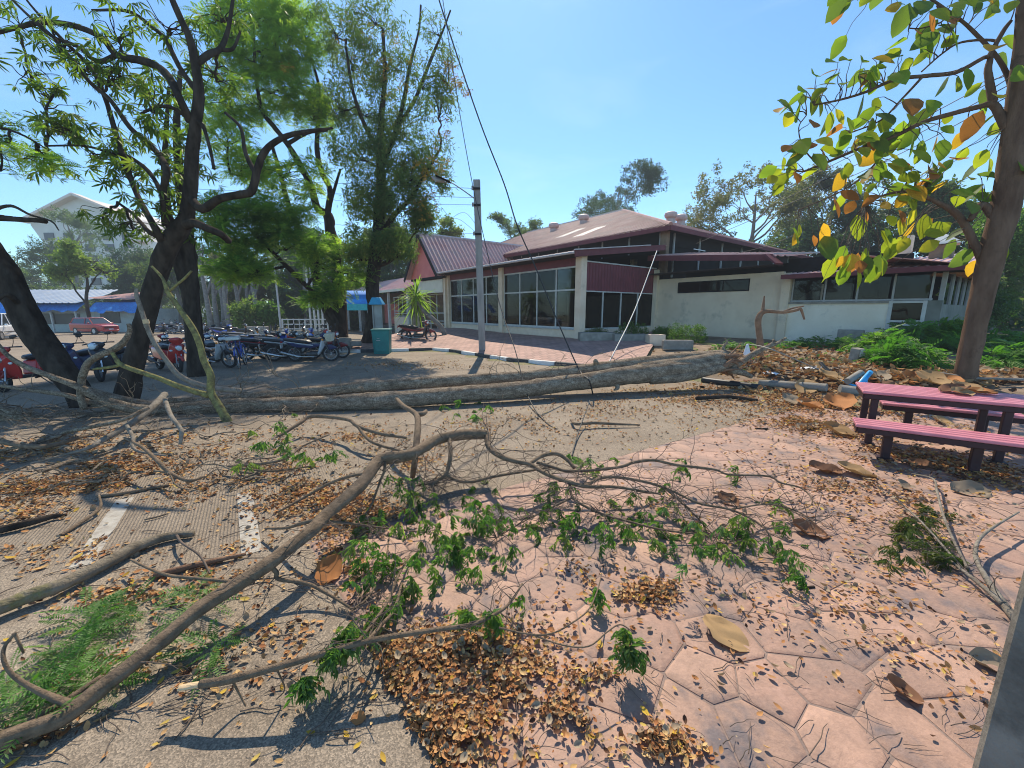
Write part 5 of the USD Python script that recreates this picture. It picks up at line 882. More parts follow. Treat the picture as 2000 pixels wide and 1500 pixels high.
for k, (u, c_, a) in enumerate(far):
    loc = gp(u, 650 - (k % 3) * 3 - (0 if u < 430 else 4)); lab = f'{c_.replace("_", " ")} motorcycle, {ORD[k]} from the left in the far row'
    if c_ in fpro:
        dup(fpro[c_], loc, D2R(a), lab, .1).SetCustomDataByKey('group', f'{c_} motorcycles in the far row')
    else:
        fpro[c_] = motorcycle(lab, c_, loc, D2R(a), .1, f'{c_} motorcycles in the far row', accent='silver' if k % 2 else 'black')
# blue bicycle
bp = gp(474, 716); t = thing('bicycle', 'blue bicycle with a wire front basket and white lid, facing the camera', 'bicycle', bp, D2R(-66), tilt=.05)
for x, s_ in ((-.52, 0), (.52, .35)):
    c = np.array([x, 0, .33]); ax = np.array([-math.sin(s_), math.cos(s_), 0]); wt = obj('tyre', MB().torus(c, ax, .315, .02, 30, 6), 'tyre', t, smooth=True); m = MB(); m.torus(c, ax, .295, .01, 30, 5); a = nz(np.cross(ax, (0, 0, 1)))
    for k in range(18):
        th = 2 * math.pi * k / 18; m.tube([c, c + (a * math.cos(th) + np.array([0, 0, 1]) * math.sin(th)) * .295], .003, 4, False)
    obj('rim', m, 'chrome', wt)
m = MB()
for p_, q_ in (((.42, 0, .78), (-.08, 0, .30)), ((-.08, 0, .30), (-.22, 0, .80)), ((-.52, 0, .33), (-.08, 0, .30)), ((-.52, 0, .33), (-.2, 0, .68)), ((.40, 0, .86), (.52, 0, .33)), ((.42, 0, .72), (-.12, 0, .45))): m.tube([p_, q_], .017, 8)
obj('frame', m, 'paint_blue', t); obj('saddle', MB().hull([(-.32, .07, .86, .03), (-.32, -.07, .86, .03), (-.08, 0, .87, .025)]), 'seat_vinyl', t, smooth=50)
obj('handlebar', MB().tube(spl([(.22, -.28, 1.0), (.36, -.2, 1.03), (.4, 0, .98), (.36, .2, 1.03), (.22, .28, 1.0)], 4), .012, 7), 'chrome', t)
for f_ in (.5, -.55): obj('mudguard', MB().tube([np.array([f_ + .36 * math.cos(a), 0, .33 + .36 * math.sin(a)]) for a in np.linspace(.3, 2.6, 9)], .022, 6), 'paint_blue', t)
m = MB()
for k in range(6):
    z = .72 + .05 * k; w = .13 + .008 * k; m.tube([(.5, -w, z), (.76, -w, z), (.76, w, z), (.5, w, z), (.5, -w, z)], .005, 4, False)
for y in np.linspace(-.15, .15, 7): m.tube([(.765, y, .72), (.775, y * 1.15, .98)], .004, 4, False)
bk = obj('basket', m, 'paint_navy', t); obj('basket_lid', MB().box((.64, 0, .95), (.30, .36, .10), 0, .02), 'basket_white', bk)
obj('stand', MB().tube([(-.5, .05, .33), (-.55, .2, .02)], .01, 6), 'chrome', t); obj('crank', MB().torus((-.08, .03, .30), (0, 1, 0), .09, .008, 18, 5).tube([(-.08, .05, .30), (.05, .08, .2)], .01, 5), 'chrome', t)
# cars
def car(name, label, cat, col, loc, rz, L=3.9, Wd=1.66, Ht=1.5, van=False):
    t = thing(name, label, cat, loc, rz); P = 'paint_' + col; l, w = L / 2, Wd / 2
    obj('body', MB().hull([(l - .12, s_ * (w - .28), z, .14) for s_ in (-1, 1) for z in (.42, .66)] + [(-l + .12, s_ * (w - .16), z, .13) for s_ in (-1, 1) for z in (.42, .86)] + [(0, s_ * (w - .1), z, .1) for s_ in (-1, 1) for z in (.34, .84)] + [(l * .55, s_ * (w - .14), .82, .1) for s_ in (-1, 1)], 2), P, t, smooth=45)
    xf, xr = (l * .18, -l + .35) if not van else (l * .1, -l * .25)
    c_ = [(l * .5, s_ * (w - .16), .90, .04) for s_ in (-1, 1)] + [(-l + .16, s_ * (w - .16), .90, .04) for s_ in (-1, 1)]
    if van: c_ = [(l * .42, s_ * (w - .14), .90, .05) for s_ in (-1, 1)] + [(-l * .35, s_ * (w - .14), .90, .05) for s_ in (-1, 1)]
    tp_ = [(xf, s_ * (w - .32), Ht - .06, .05) for s_ in (-1, 1)] + [(xr, s_ * (w - .32), Ht - .08, .05) for s_ in (-1, 1)]
    cb = obj('cabin', MB().hull(c_ + tp_, 2), 'car_glass_dark', t, smooth=45)
    obj('roof', MB().hull([(xf, s_ * (w - .33), Ht - .035, .06) for s_ in (-1, 1)] + [(xr, s_ * (w - .33), Ht - .05, .06) for s_ in (-1, 1)]), P, t, smooth=45)
    for s_ in (-1, 1):
        m = MB(); a, b = np.array(c_[0][:3]), np.array(tp_[0][:3]); m.beam((c_[0][0], s_ * (w - .13), .92), (xf, s_ * (w - .29), Ht - .04), .05, .07); m.beam((c_[2][0], s_ * (w - .13), .92), (xr, s_ * (w - .29), Ht - .05), .05, .12); m.beam((0 if not van else l * .02, s_ * (w - .115), .92), (-.05 if not van else l * .0, s_ * (w - .275), Ht - .05), .05, .07); obj('pillar', m, P, t)
        obj('mirror', MB().hull([(l * .4, s_ * (w + .06), .98, .06, .09, .06)]), P, t, smooth=60)
        obj('headlight', MB().hull([(l - .1, s_ * (w - .32), .70, .1, .16, .08)]), 'lens', t, smooth=60); obj('tail_light', MB().hull([(-l + .05, s_ * (w - .22), .86, .07, .1, .13)]), 'lamp_red', t, smooth=60)
        obj('side_trim', MB().beam((l * .55, s_ * (w + .005), .52), (-l * .6, s_ * (w + .005), .52), .02, .05), 'black_plastic', t)
        for x in (l - .75, -l + .75):
            r = .31; wt = obj('tyre', MB().torus((x, s_ * (w - .08), r), (0, 1, 0), r - .08, .09, 26, 8), 'tyre', t, smooth=True); m = MB(); m.cyl((x, s_ * (w - .04), r), (x, s_ * (w - .01), r), .19, 18)
            obj('rim', m, 'rim', wt)
    obj('grille', MB().hull([(l - .02, s_ * .45, z, .04) for s_ in (-1, 1) for z in (.52, .68)]), 'black_plastic', t, smooth=40); obj('bumper', MB().hull([(l, s_ * (w - .3), .36, .1) for s_ in (-1, 1)]), P if not van else 'paint_silver', t, smooth=50)
    obj('number_plate', MB().box((l + .04, 0, .44), (.02, .34, .14), 0, .004), 'paint_white', t); return t
pm('car_glass_dark', (.02, .022, .025), None, rough=.06, spec=.8); pm('car_glass_blue', (.05, .16, .26), None, rough=.06, spec=.8)
p_ = gp(188, 651); car('red_car', 'small red hatchback parked side-on before the blue-roofed shop', 'car', 'car_red', p_, D2R(-14), 3.7, 1.6, 1.42)
p_ = gp(-8, 662); car('white_car', 'white pickup at the left edge, its front turned to the camera', 'car', 'white', p_, D2R(-58), 4.6, 1.75, 1.7, True)

# ---------------------------------------------------------------- the shop and the gabled block at the left
pm('shop_wall', (.33, .37, .36), (.42, .46, .45), 1.2, .9, .2); pm('blue_roof', (.17, .24, .34), (.26, .34, .44), .7, .55, .1, 10, dirt=((.30, .32, .33), .6, .55)); pm('tarp_blue', (.02, .16, .50), (.03, .24, .62), 1.5, .5, .4, 6); pm('tarp_navy', (.02, .04, .16), (.03, .05, .2), 2, .6, .3); pm('far_wall', (.55, .50, .46), (.62, .57, .52), .3, .9); pm('far_trim', (.62, .48, .40), (.68, .54, .46), .5, .9); pm('dark_window', (.03, .035, .045), (.05, .055, .065), 2, .2)
Ys = 41.0; zs = PY(130, 651, Ys)[2]; x0, x1 = PY(-60, 640, Ys)[0], PY(272, 640, Ys)[0]
sh = thing('blue_roof_shop', 'low grey shop with a blue tin roof and sagging blue tarpaulins, behind the red car', 'building', (0, Ys, zs))
obj('wall', MB().box(((x0 + x1) / 2, Ys + .1, zs + 1.1), (x1 - x0, .2, 2.8)), 'shop_wall', sh); obj('end_wall', MB().box((x1 - .1, Ys + 4, zs + 1.1), (.2, 7.8, 2.8)), 'shop_wall', sh)
for u0, u1, v0, v1 in ((72, 107, 612, 633), (109, 155, 612, 633), (199, 233, 609, 631), (20, 60, 612, 633)):
    a, b = PY(u0, v1, Ys), PY(u1, v0, Ys); w_ = obj('window', MB().box(((a[0] + b[0]) / 2, Ys - .02, (a[2] + b[2]) / 2), (b[0] - a[0], .06, b[2] - a[2])), 'dark_window', sh)
    m = MB(); m.box(((a[0] + b[0]) / 2, Ys - .05, b[2] + .05), (b[0] - a[0] + .2, .1, .1)); obj('frame', m, 'white_frame', w_)
for u in (54, 107, 155): a = PY(u, 650, Ys - 1.5); obj('post', MB().box((a[0], Ys - 1.5, zs + 1.25), (.12, .12, 2.5)), 'white_frame', sh)
zr = PY(100, 592, Ys - 1.6)[2]; zt_ = PY(100, 566, Ys + 4)[2]; xa, xb = x0, PY(150, 590, Ys - 1.6)[0]
m = MB(); ribbed(m, np.array([xa, Ys - 1.7, zr]), np.array([1., 0, 0]), np.array([0, 1, (zt_ - zr) / 5.7]), xb - xa, lambda x: 0, lambda x: min(5.7, (xb - xa - x) * 3 + 2.5), .6, .05); obj('roof', m, 'blue_roof', sh)
m = MB(); m.add([(xb, Ys - .8, zr + .5), (x1 + .3, Ys - .8, zr + .35), (x1 + .3, Ys + 5, zr + 1.1), (xb, Ys + 5, zr + 1.3)], [[0, 1, 2, 3]]); obj('roof', m, 'roof_sheet', sh, label='rusty red lower roof piece of the shop')
def tarp(name, mat, u0, u1, va, vb, Y, seed):
    a, b = PY(u0, va, Y), PY(u1, va, Y); h_ = PY(u0, va, Y)[2] - PY(u0, vb, Y)[2]; n = 26; v = []; rr = np.random.default_rng(seed)
    for k in range(n):
        t = k / (n - 1); x = a[0] + (b[0] - a[0]) * t; sag = .16 * abs(math.sin(t * math.pi * 3.3 + seed))
        for j in range(5): s_ = j / 4; v.append((x, Y + 1.1 - 1.2 * s_ + .05 * math.sin(k * 1.7), a[2] - h_ * s_ ** 1.5 * (.75 + .4 * meshkit.noise(np.array([k * .4, j, seed]), seed)) - sag * s_ + .25 * (1 - s_)))
    i, j = np.meshgrid(np.arange(n - 1), np.arange(4), indexing='ij'); q = np.stack([i * 5 + j, (i + 1) * 5 + j, (i + 1) * 5 + j + 1, i * 5 + j + 1], -1).reshape(-1, 4)
    obj(name, MB().add(v, q), mat, sh, smooth=True)
tarp('awning', 'tarp_blue', 54, 150, 595, 606, Ys - 1.8, 1); tarp('awning', 'tarp_blue', 166, 272, 595, 608, Ys - 1.8, 2); tarp('awning', 'tarp_blue', -40, 22, 590, 614, Ys - 3.5, 3); tarp('awning', 'tarp_navy', 226, 266, 586, 594, Ys - .5, 4)
Yg = 92.0; gb = thing('gabled_building', 'tall pale gabled apartment block in the haze at the far left', 'building', (0, Yg, -2))
def gx_(u): return PY(u, 450, Yg)[0]
def gz2(v): return PY(100, v, Yg)[2]
m = MB(); top_ = [(gx_(62), gz2(442)), (gx_(62), gz2(432)), (gx_(166), gz2(383)), (gx_(262), gz2(432)), (gx_(262), gz2(442))]
fr = [(gx_(75), -2), (gx_(78), gz2(470)), (gx_(62), gz2(440)), (gx_(62), gz2(430)), (gx_(166), gz2(383)), (gx_(262), gz2(425)), (gx_(285), gz2(470)), (gx_(290), -2)]
pm_ = trimesh.creation.extrude_polygon(sg.Polygon(fr), 16, engine='earcut'); Mx = np.array([[1, 0, 0, 0], [0, 0, 1, Yg], [0, 1, 0, 0], [0, 0, 0, 1.]]); obj('wall', MB().mesh(pm_, Mx), 'far_wall', gb, smooth=False)
for s_ in (0, 1):
    a = (gx_(166), gz2(382)); b = (gx_(54), gz2(434)) if s_ == 0 else (gx_(272), gz2(430)); obj('roof_edge', MB().beam((a[0], Yg - .5, a[1]), (b[0], Yg - .5, b[1]), 2.0, .5), 'far_trim', gb)
for f_ in range(5):
    v = 462 + f_ * 22
    for c_ in range(5): obj('window', MB().box((gx_(95 + c_ * 38), Yg - .1, gz2(v)), (2.0, .3, 1.5)), 'dark_window', gb)
    obj('balcony', MB().box((gx_(276), Yg - 1.0, gz2(v + 8)), (3.2, 2.4, 1.0)), 'far_trim', gb)
# ---------------------------------------------------------------- pole, cables, street furniture
pm('post_dark', (.15, .138, .118), (.22, .205, .175), 3, .9, .5, 30, dirt=((.05, .046, .04), 2, .5))
pm('pole_concrete', (.20, .18, .165), (.30, .275, .25), 4, .9, .5, 30, stretch=(1, 1, .3)); pm('cable_black', (.012, .012, .013), (.02, .02, .02), 8, .6); pm('teal_plastic', (.012, .13, .12), (.02, .17, .155), 3, .5, .15); pm('steel_sheet', (.30, .31, .31), (.22, .22, .22), 2, .4, .1, metal=.7); pm('blue_sheet', (.03, .22, .42), (.05, .30, .50), 2, .5)
pole_b = PZ(945, 692, .12); pole_b = np.array([-1.2, 16.2, .1]); pole_t = PY(931, 352, 16.2)
pt = thing('power_pole', 'square weathered concrete power pole standing at the kerb before the canteen', 'power pole', pole_b)
obj('post', MB().beam(pole_b - [0, 0, .3], pole_t, .25, .22, (0, 1, 0)), 'pole_concrete', pt)
pole_at = lambda t: pole_b + (pole_t - pole_b) * t
for t_ in (.70, .86, .95): obj('bracket', MB().box(pole_at(t_) + [-.02, -.14, 0], (.30, .06, .07), 0, .01), 'dark_steel', pt); obj('insulator', MB().cyl(pole_at(t_) + [-.16, -.16, -.06], pole_at(t_) + [-.16, -.16, .08], .035, 8), 'pole_concrete', pt)
arm = spl([pole_at(.90) - [.1, 0, 0], PY(905, 372, 16.0), PY(880, 356, 15.8), PY(862, 352, 15.6)], 4); la = obj('lamp_arm', MB().tube(arm, .022, 7), 'steel_sheet', pt)
obj('lamp_head', MB().hull([(*PY(866, 354, 15.7), .06), (*PY(846, 347, 15.5), .05), (*PY(852, 352, 15.5), .06)]), 'pole_concrete', la, smooth=50)
lb = obj('solar_panel', MB().beam(PY(852, 350, 15.6) + [0, 0, .1], PY(880, 362, 15.6) + [0, 0, .1], .3, .02), 'dark_steel', la)
def cable(label, pts, r=.012, mat='cable_black', name='cable', n=8, smooth_=True, group=None):
    q = spl(np.array(pts), n) if smooth_ else np.array(pts); return solo(name, MB().tube(q, r, 6), mat, label, 'cable', group, smooth=True)
# two cables torn down across the trunk, one pale rod
cable('thick black cable falling from the sky past the pole over the fallen trunk', [PY(848, -30, 9.8), PY(885, 85, 9.75), PY(940, 245, 9.6), PY(985, 360, 9.5), PY(1010, 440, 9.4), PY(1045, 520, 9.2), PY(1090, 630, 8.9), PY(1131, 722, 8.6), PZ(1150, 742, .45), PZ(1158, 770, .05)], .0155)
cable('thin black wire hanging from the pole top down over the fallen trunk', [PY(862, -20, 13.5), PY(893, 190, 13), PY(918, 335, 12.6), PY(942, 450, 11.8), PY(975, 590, 10.3), PY(1005, 680, 8.9), PY(1025, 757, 7.9), PZ(1045, 800, .05), PZ(1070, 828, .01), PZ(1088, 838, .01)], .011)
cable('black wire trailing on the asphalt before the fallen trunk', [PZ(1152, 782, .3), PZ(1140, 815, .15), PZ(1128, 850, .05), PZ(1117, 890, .012)], .009)
rod_t = PY(1283, 490, 18.6); rod_b = PZ(1190, 707, .22)
cable('pale straight guy rod leaning from the canteen eave to the plaza', [rod_t, PY(1240, 605, 15.5), rod_b], .022, 'pipe_grey', 'guy_rod', 3)
for k, (a, b, lab) in enumerate((((0, 310), (.95), 'lowest line to the left of the pole top'), ((0, 338), (.90), 'line into the left trees, second below the pole top'), ((560, 376), (.86), 'line running left from the pole through the olive tree'), ((520, 414), (.70), 'lower slack line from the pole into the green tree'))):
    s_ = PY(a[0], a[1], 26 if a[0] else 24); e = pole_at(b) - [.15, .15, 0]; m_ = (s_ + e) / 2 - [0, 0, .25]; cable('thin overhead wire, ' + lab, [s_, m_, e], .008)
cable('thin looping wire below the street lamp', [pole_at(.70), PY(900, 430, 16.4), PY(880, 425, 17), PY(862, 405, 17)], .007)
cable('drop wire from the pole into the west trees', [pole_at(.74), PY(905, 415, 17), PY(868, 437, 19)], .007)
for k, (v0, v1, lab) in enumerate(((125, 440, 'uppermost of the wires between teak trunk and hall roof'), (150, 462, 'second wire from the teak trunk to the hall corner'), (172, 478, 'lowest wire from the teak trunk to the hall side'))):
    cable(lab, [PY(2010, v0 - 5, 9.3), PY(1700, (v0 * .55 + v1 * .45) + 18, 13.5), PY(1400 - 20 * k, v1 - 2, 20.5)], .010)
cable('sagging wire strung under the hall eave', [PY(1345, 496, 21), PY(1420, 497, 19.4), PY(1500, 480, 18.2), PY(1560, 455, 17)], .012)
# teal bin and the steel roofed post behind it
bp = PZ(748, 690); bp[2] = 0; k_ = depth(bp) / FPX
bn = thing('rubbish_bin', 'big square teal plastic bin standing at the kerb under the olive tree', 'bin', bp, D2R(8))
w_, h_ = 15.5 * k_, 47 * k_
def taper_box(w0, w1, z0, z1): return MB().hull([(sx * w0, sy * w0, z0 + .02, .02) for sx in (-1, 1) for sy in (-1, 1)] + [(sx * w1, sy * w1, z1 - .02, .02) for sx in (-1, 1) for sy in (-1, 1)])
obj('body', taper_box(w_ * .86, w_, 0, h_), 'teal_plastic', bn); obj('rim', MB().box((0, 0, h_ - .02), (w_ * 2 + .1, w_ * 2 + .1, .06), 0, .02), 'teal_plastic', bn); obj('handle', MB().box((-.1, -w_ - .01, h_ * .55), (.16, .03, .03), 0, .01), 'pipe_grey', bn)
obj('handle', MB().box((-.1, -w_ - .005, h_ * .63), (.10, .03, .02), 0, .005), 'pipe_grey', bn)
bl_ = obj('lid_panel', MB().box((0, -w_ * .98, h_ * .45), (w_ * 1.5, .02, h_ * .7), 0, .008), 'teal_plastic', bn)
sp = PY(741, 680, 18.0); sp[2] = hz(sp[0], sp[1]); k_ = 18.0 / FPX
sn = thing('utility_cabinet', 'tall narrow steel cabinet with a blue domed cap behind the teal bin', 'cabinet', sp)
zt_ = PY(741, 594, 18)[2]
for s_ in (-1, 1): obj('leg', MB().box(sp + [s_ * .19, 0, (zt_ - sp[2]) / 2], (.05, .05, zt_ - sp[2])), 'steel_sheet', sn)
obj('panel', MB().box(sp + [0, .05, (zt_ - sp[2]) / 2 + .2], (.34, .04, zt_ - sp[2] - .4)), 'steel_sheet', sn)
obj('cap', MB().hull([(*(np.array([sp[0] + x, sp[1] + y, zt_ + z])), .03) for x, y, z in ((-.26, -.2, 0), (.28, -.2, 0), (-.26, .2, 0), (.28, .2, 0), (-.15, -.1, .26), (.15, -.1, .26), (-.15, .1, .26), (.15, .1, .26))]), 'blue_sheet', sn, smooth=40)
# stone blocks round the trees, blue stall awning, white rail fence, blocks at the lot edge
for k, (u, lab) in enumerate(((652, 'left concrete block at the foot of the feathery tree'), (676, 'middle concrete block at the foot of the feathery tree'), (695, 'right small concrete block beside the olive trunk'))):
    q = PY(u, 686, 17.3); q[2] = hz(q[0], q[1]); solo('concrete_block', MB().box(q + [0, 0, .3], (.55 - .1 * (k == 2), .4, .5 - .25 * (k == 2)), .3 * k, .04), 'concrete', lab, 'block')
Yv = 27.0; st = thing('stall_awning', 'blue two-tone stall awning behind the olive trunk', 'awning', PY(685, 640, Yv))
a, b = PY(655, 581, Yv), PY(720, 606, Yv); nn = 8
m = MB(); v = [(a[0] + (b[0] - a[0]) * t, Yv + dy, z) for t in np.linspace(0, 1, nn) for dy, z in ((1.4, a[2] + .5), (.3, a[2] + .2), (0, (a[2] + b[2]) / 2))]; i, j = np.meshgrid(np.arange(nn - 1), np.arange(2), indexing='ij'); obj('canopy', m.add(v, np.stack([i * 3 + j, (i + 1) * 3 + j, (i + 1) * 3 + j + 1, i * 3 + j + 1], -1).reshape(-1, 4)), 'tarp_blue', st, smooth=True)
pm('teal_cloth', (.03, .30, .36), (.05, .38, .44), 3, .8)
for k in range(2): obj('valance', MB().box((a[0] + (b[0] - a[0]) * (.25 + .5 * k), Yv - .02 - .01 * k, ((a[2] + b[2]) / 2 + b[2]) / 2), ((b[0] - a[0]) * .5, .02, (a[2] - b[2]) / 2)), 'teal_cloth', st)
for u in (658, 718): q = PY(u, 600, Yv + .1); obj('post', MB().box((q[0], q[1], (q[2] + .1) / 2), (.06, .06, q[2] + .1)), 'white_frame', st)
Yf = 30.0; fz = hz(-14, 29.9); f0, f1 = PY(552, 640, Yf), PY(640, 640, Yf); fn = thing('rail_fence', 'low white rail fence at the far edge of the lot left of the feathery trunk', 'fence', (f0[0], Yf, fz))
zt_ = PY(600, 624, Yf)[2]; zb_ = PY(600, 645, Yf)[2]
for z in (zt_, zb_ + (zt_ - zb_) * .55, zb_ + .1): obj('rail', MB().box(((f0[0] + f1[0]) / 2, Yf, z), (f1[0] - f0[0], .06, .08)), 'white_frame', fn)
for k, u in enumerate(np.linspace(552, 640, 9)): q = PY(u, 640, Yf); obj('baluster' if k % 4 else 'post', MB().box((q[0], Yf + .04, (zt_ + zb_ - .4) / 2), (.05 + .05 * (k % 4 == 0), .04, zt_ - zb_ + .5)), 'white_frame', fn)
obj('plinth', MB().box(((f0[0] + f1[0]) / 2, Yf + .2, zb_ - .5), (f1[0] - f0[0] + .4, .5, .9)), 'concrete', fn)
for k, u in enumerate((608, 616, 624, 632)): q = PY(u, 640, 31); tb = solo('white_post', MB().box((q[0], 31, q[2] + 2.0), (.11, .11, 5.0)), 'white_frame', f'slim white post rising behind the rail fence, number {("one", "two", "three", "four")[k]} from the left', 'post', 'white posts behind the rail fence')
for k, (u, lab) in enumerate(((487, 'left grey block on the far lot edge, by a bare trunk'), (500, 'middle grey block on the far lot edge'), (515, 'right taller pale block on the far lot edge'))): q = PY(u, 640, 33); q[2] = hz(q[0], 33); solo('edge_block', MB().box(q + [0, 0, .35], (.6, .5, .75), 0, .05), 'concrete', lab, 'block')
lp = PY(549, 645, 34); ll = thing('lamp_post', 'thin grey lamp post left of the rail fence', 'lamp post', lp); obj('post', MB().tube([lp - [0, 0, .5], lp + [0, 0, 5.2]], [.09, .06], 8), 'pipe_grey', ll); obj('base', MB().box(lp, (.3, .3, .4), 0, .03), 'concrete', ll)
# planters and clipped shrubs by the grey wall
def planter(u0, u1, v, Y, h, lab, mat='concrete', deep=.5):
    a, b = PY(u0, v, Y), PY(u1, v, Y); z = hz((a[0] + b[0]) / 2, Y) + .02; dirv = nz([b[0] - a[0], b[1] - a[1], 0]); c = (a + b) / 2; c[2] = z; L = abs(b[0] - a[0])
    t = thing('planter', lab, 'planter', c, 0.0)
    for nm, cc, ss in (('front_wall', (0, 0, h / 2), (L, .1, h)), ('rear_wall', (0, deep, h / 2), (L, .1, h)), ('end_wall', (-L / 2 + .05, deep / 2, h / 2), (.1, deep - .1, h)), ('end_wall', (L / 2 - .05, deep / 2, h / 2), (.1, deep - .1, h))): obj(nm, MB().box(cc, ss, 0, .012), mat, t)
    obj('soil', MB().box((0, deep / 2, h * .8), (L - .2, deep - .1, .02)), 'dirt', t); return t
planter(1133, 1200, 655, 16.6, .42, 'long grey planter against the corner column'); planter(1200, 1262, 668, 16.2, .36, 'grey planter left of the square pot')
planter(1268, 1298, 676, 15.2, .42, 'square buff flower pot standing before the hedge', 'cream_wall', .45); 
q = PY(1322, 690, 14.2); q[2] = hz(q[0], q[1]); solo('concrete_slab', MB().box(q + [0, 0, .18], (1.05, .22, .34), -.05, .02), 'concrete', 'grey concrete slab lying right of the square pot', 'slab')
q = PY(1335, 690, 14.5)
def shrub(label, c, R, n, mat, seed, name='shrub', l=.10, sc=(.6, 1.0), flatten=1.0, group=None):
    r = np.random.default_rng(seed); t = thing(name, label, 'plant', (c[0], c[1], hz(c[0], c[1])), group=group); z0 = hz(c[0], c[1])
    P, _ = crown_points([(np.array([c[0], c[1], z0 + R[2] * .55]), R, n)], r, .30, 2.2, .2, seed); P[:, 2] = np.maximum(P[:, 2], z0 + .03)
    mb = MB()
    for k in range(9): e = P[r.integers(len(P))]; mb.tube(wander(np.array([c[0] + r.normal(0, .1), c[1], z0 - .05]), e, r, 5, .1), np.linspace(.014, .005, 13), 4, False)
    obj('stem', mb, 'twig', t, smooth=True, kind='stuff'); pr = [sprig_broad(seed * 5 + k, mat, 22, .16, l, l * .45) for k in range(3)]
    instancer('foliage', t, pr, P, rand_quat(r, len(P), 1.0), r.uniform(*sc, len(P)), r.integers(0, 3, len(P))); return t
for k, (u, v, Y, R, lab, m_) in enumerate(((1235, 650, 17.0, (.72, .5, .55), 'clipped rounded shrub left of the square pot', 'leaf_shrub'), (1338, 655, 16.0, (.95, .5, .5), 'clipped shrub before the grey wall, above the slab', 'leaf_shrub'), (1165, 650, 17.6, (.5, .4, .35), 'dark low plant at the foot of the red siding', 'leaf_far'), (1295, 645, 17.4, (.5, .4, .35), 'dark gap plant between the two clipped shrubs', 'leaf_feather_dark'))): c = PY(u, v, Y); shrub(lab, c, R, 220, m_, 200 + k, l=.075)
# weeds and the bright fern-like thicket on the right
def fern_patch(label, centers, mat, seed, name='weeds', n=60, sc=(.7, 1.2), h=.35):
    r = np.random.default_rng(seed); t = thing(name, label, 'plant', (*centers[0][0], hz(*centers[0][0]))); pr = [sprig_feather(seed + k, mat, 5, .40, 8, .13, .05, .35) for k in range(3)]; P = []
    for c, rad, hh in centers:
        a = r.normal(0, .5, (n, 2)) * np.array(rad); q = np.c_[c[0] + a[:, 0], c[1] + a[:, 1]]; z = height(q[:, 0], q[:, 1]); d2 = (a[:, 0] / rad[0]) ** 2 + (a[:, 1] / rad[1]) ** 2; P.append(np.c_[q, z + r.uniform(.1, 1, n) * hh * np.exp(-d2 * .8)])
    P = np.vstack(P); mb = MB()
    for k in range(0, len(P), 5): mb.tube(wander(np.array([P[k, 0] + r.normal(0, .05), P[k, 1], hz(P[k, 0], P[k, 1]) - .02]), P[k], r, 4, .1), .006, 4, False)
    obj('stem', mb, 'leaf_shrub', t, smooth=True, kind='stuff'); instancer('foliage', t, pr, P, rand_quat(r, len(P), .45), r.uniform(*sc, len(P)), r.integers(0, 3, len(P)))
leafmat('leaf_fern', [(.055, .15, .025), (.08, .20, .03), (.045, .12, .025), (.11, .21, .035)], .45)
def gq(u, v): P = PZ(u, v, .3); return np.array([P[0], P[1]])
fern_patch('bright green feathery weeds spreading beside the boundary stone and the kitchen door', [(gq(1720, 705), (.8, .6), .7), (gq(1780, 700), (1.1, .7), 1.0), (gq(1830, 695), (1.0, .6), 1.0), (gq(1760, 720), (.9, .5), .6), (gq(1860, 690), (.7, .5), .8)], 'leaf_fern', 300, 'fern_thicket', 75)
fern_patch('bright green weeds at the right edge behind the teak trunk', [(gq(1985, 720), (.8, .6), .7), (gq(2040, 710), (1.0, .8), .8), (gq(1960, 690), (.6, .6), .4)], 'leaf_fern', 301, 'fern_thicket', 50)
fern_patch('low weeds along the foot of the white wall', [(gq(1600, 690), (1.0, .6), .35), (gq(1640, 695), (.8, .5), .4), (gq(1560, 692), (.9, .5), .25), (gq(1480, 690), (1, .5), .2), (gq(1420, 690), (1.0, .5), .22)], 'leaf_fern', 302, 'weeds', 26, (.4, .7))
fern_patch('sparse grass tufts on the mound behind the torn trunk end', [(gq(1520, 705), (1.2, .5), .15), (gq(1440, 715), (.8, .5), .15), (gq(1580, 715), (1.0, .5), .15)], 'leaf_fern', 303, 'weeds', 18, (.25, .45))
# boundary stone, slab, blue pipes, debris
q = PZ(1668, 718, .25); q[2] = hz(q[0], q[1]); bs = thing('boundary_stone', 'square concrete boundary stone with a pale top among the weeds', 'marker', q, .25, tilt=.12); obj('shaft', MB().box((0, 0, .16), (.24, .24, .42), 0, .015), 'concrete', bs); obj('pale_face', MB().box((-.0, -.125, .26), (.18, .008, .19), 0, .003), 'kerb_white', bs)
q = PZ(1675, 690, .35); q[2] = hz(q[0], q[1]); solo('paving_slab', MB().box(q + [0, .4, .28], (.72, .10, .62), -.65, .02), 'concrete', 'grey slab leaning against the white wall', 'slab')
pm('pvc_blue', (.02, .28, .60), (.03, .34, .68), 8, .4); pm('bag_white', (.62, .66, .70), (.74, .77, .80), 20, .4, .4, 30); pm('pvc_grey', (.19, .18, .16), (.27, .255, .23), 10, .8, .3)
def pz2(u, v, dz=.05):
    P = PZ(u, v, .2)
    for _ in range(3): P = PZ(u, v, hz(P[0], P[1]) + dz)
    return P
solo('blue_pipe', MB().tube(spl([pz2(1678, 752, .06), pz2(1688, 740, .1), pz2(1700, 727, .16)], 4), .05, 9), 'pvc_blue', 'short blue pipe lying against the boundary stone', 'pipe', smooth=40)
solo('blue_pipe', MB().tube(spl([pz2(1690, 754, .05), pz2(1692, 740, .1), pz2(1702, 726, .2)], 4), .03, 9), 'pvc_blue', 'thin forked blue pipe right of the thicker one', 'pipe', smooth=40)
solo('blue_pipe', MB().tube(spl([pz2(1642, 742, .05), pz2(1665, 752, .06), pz2(1690, 755, .05)], 4), .02, 8), 'pvc_blue', 'thin pale blue hose end left of the pipes', 'pipe', smooth=40)
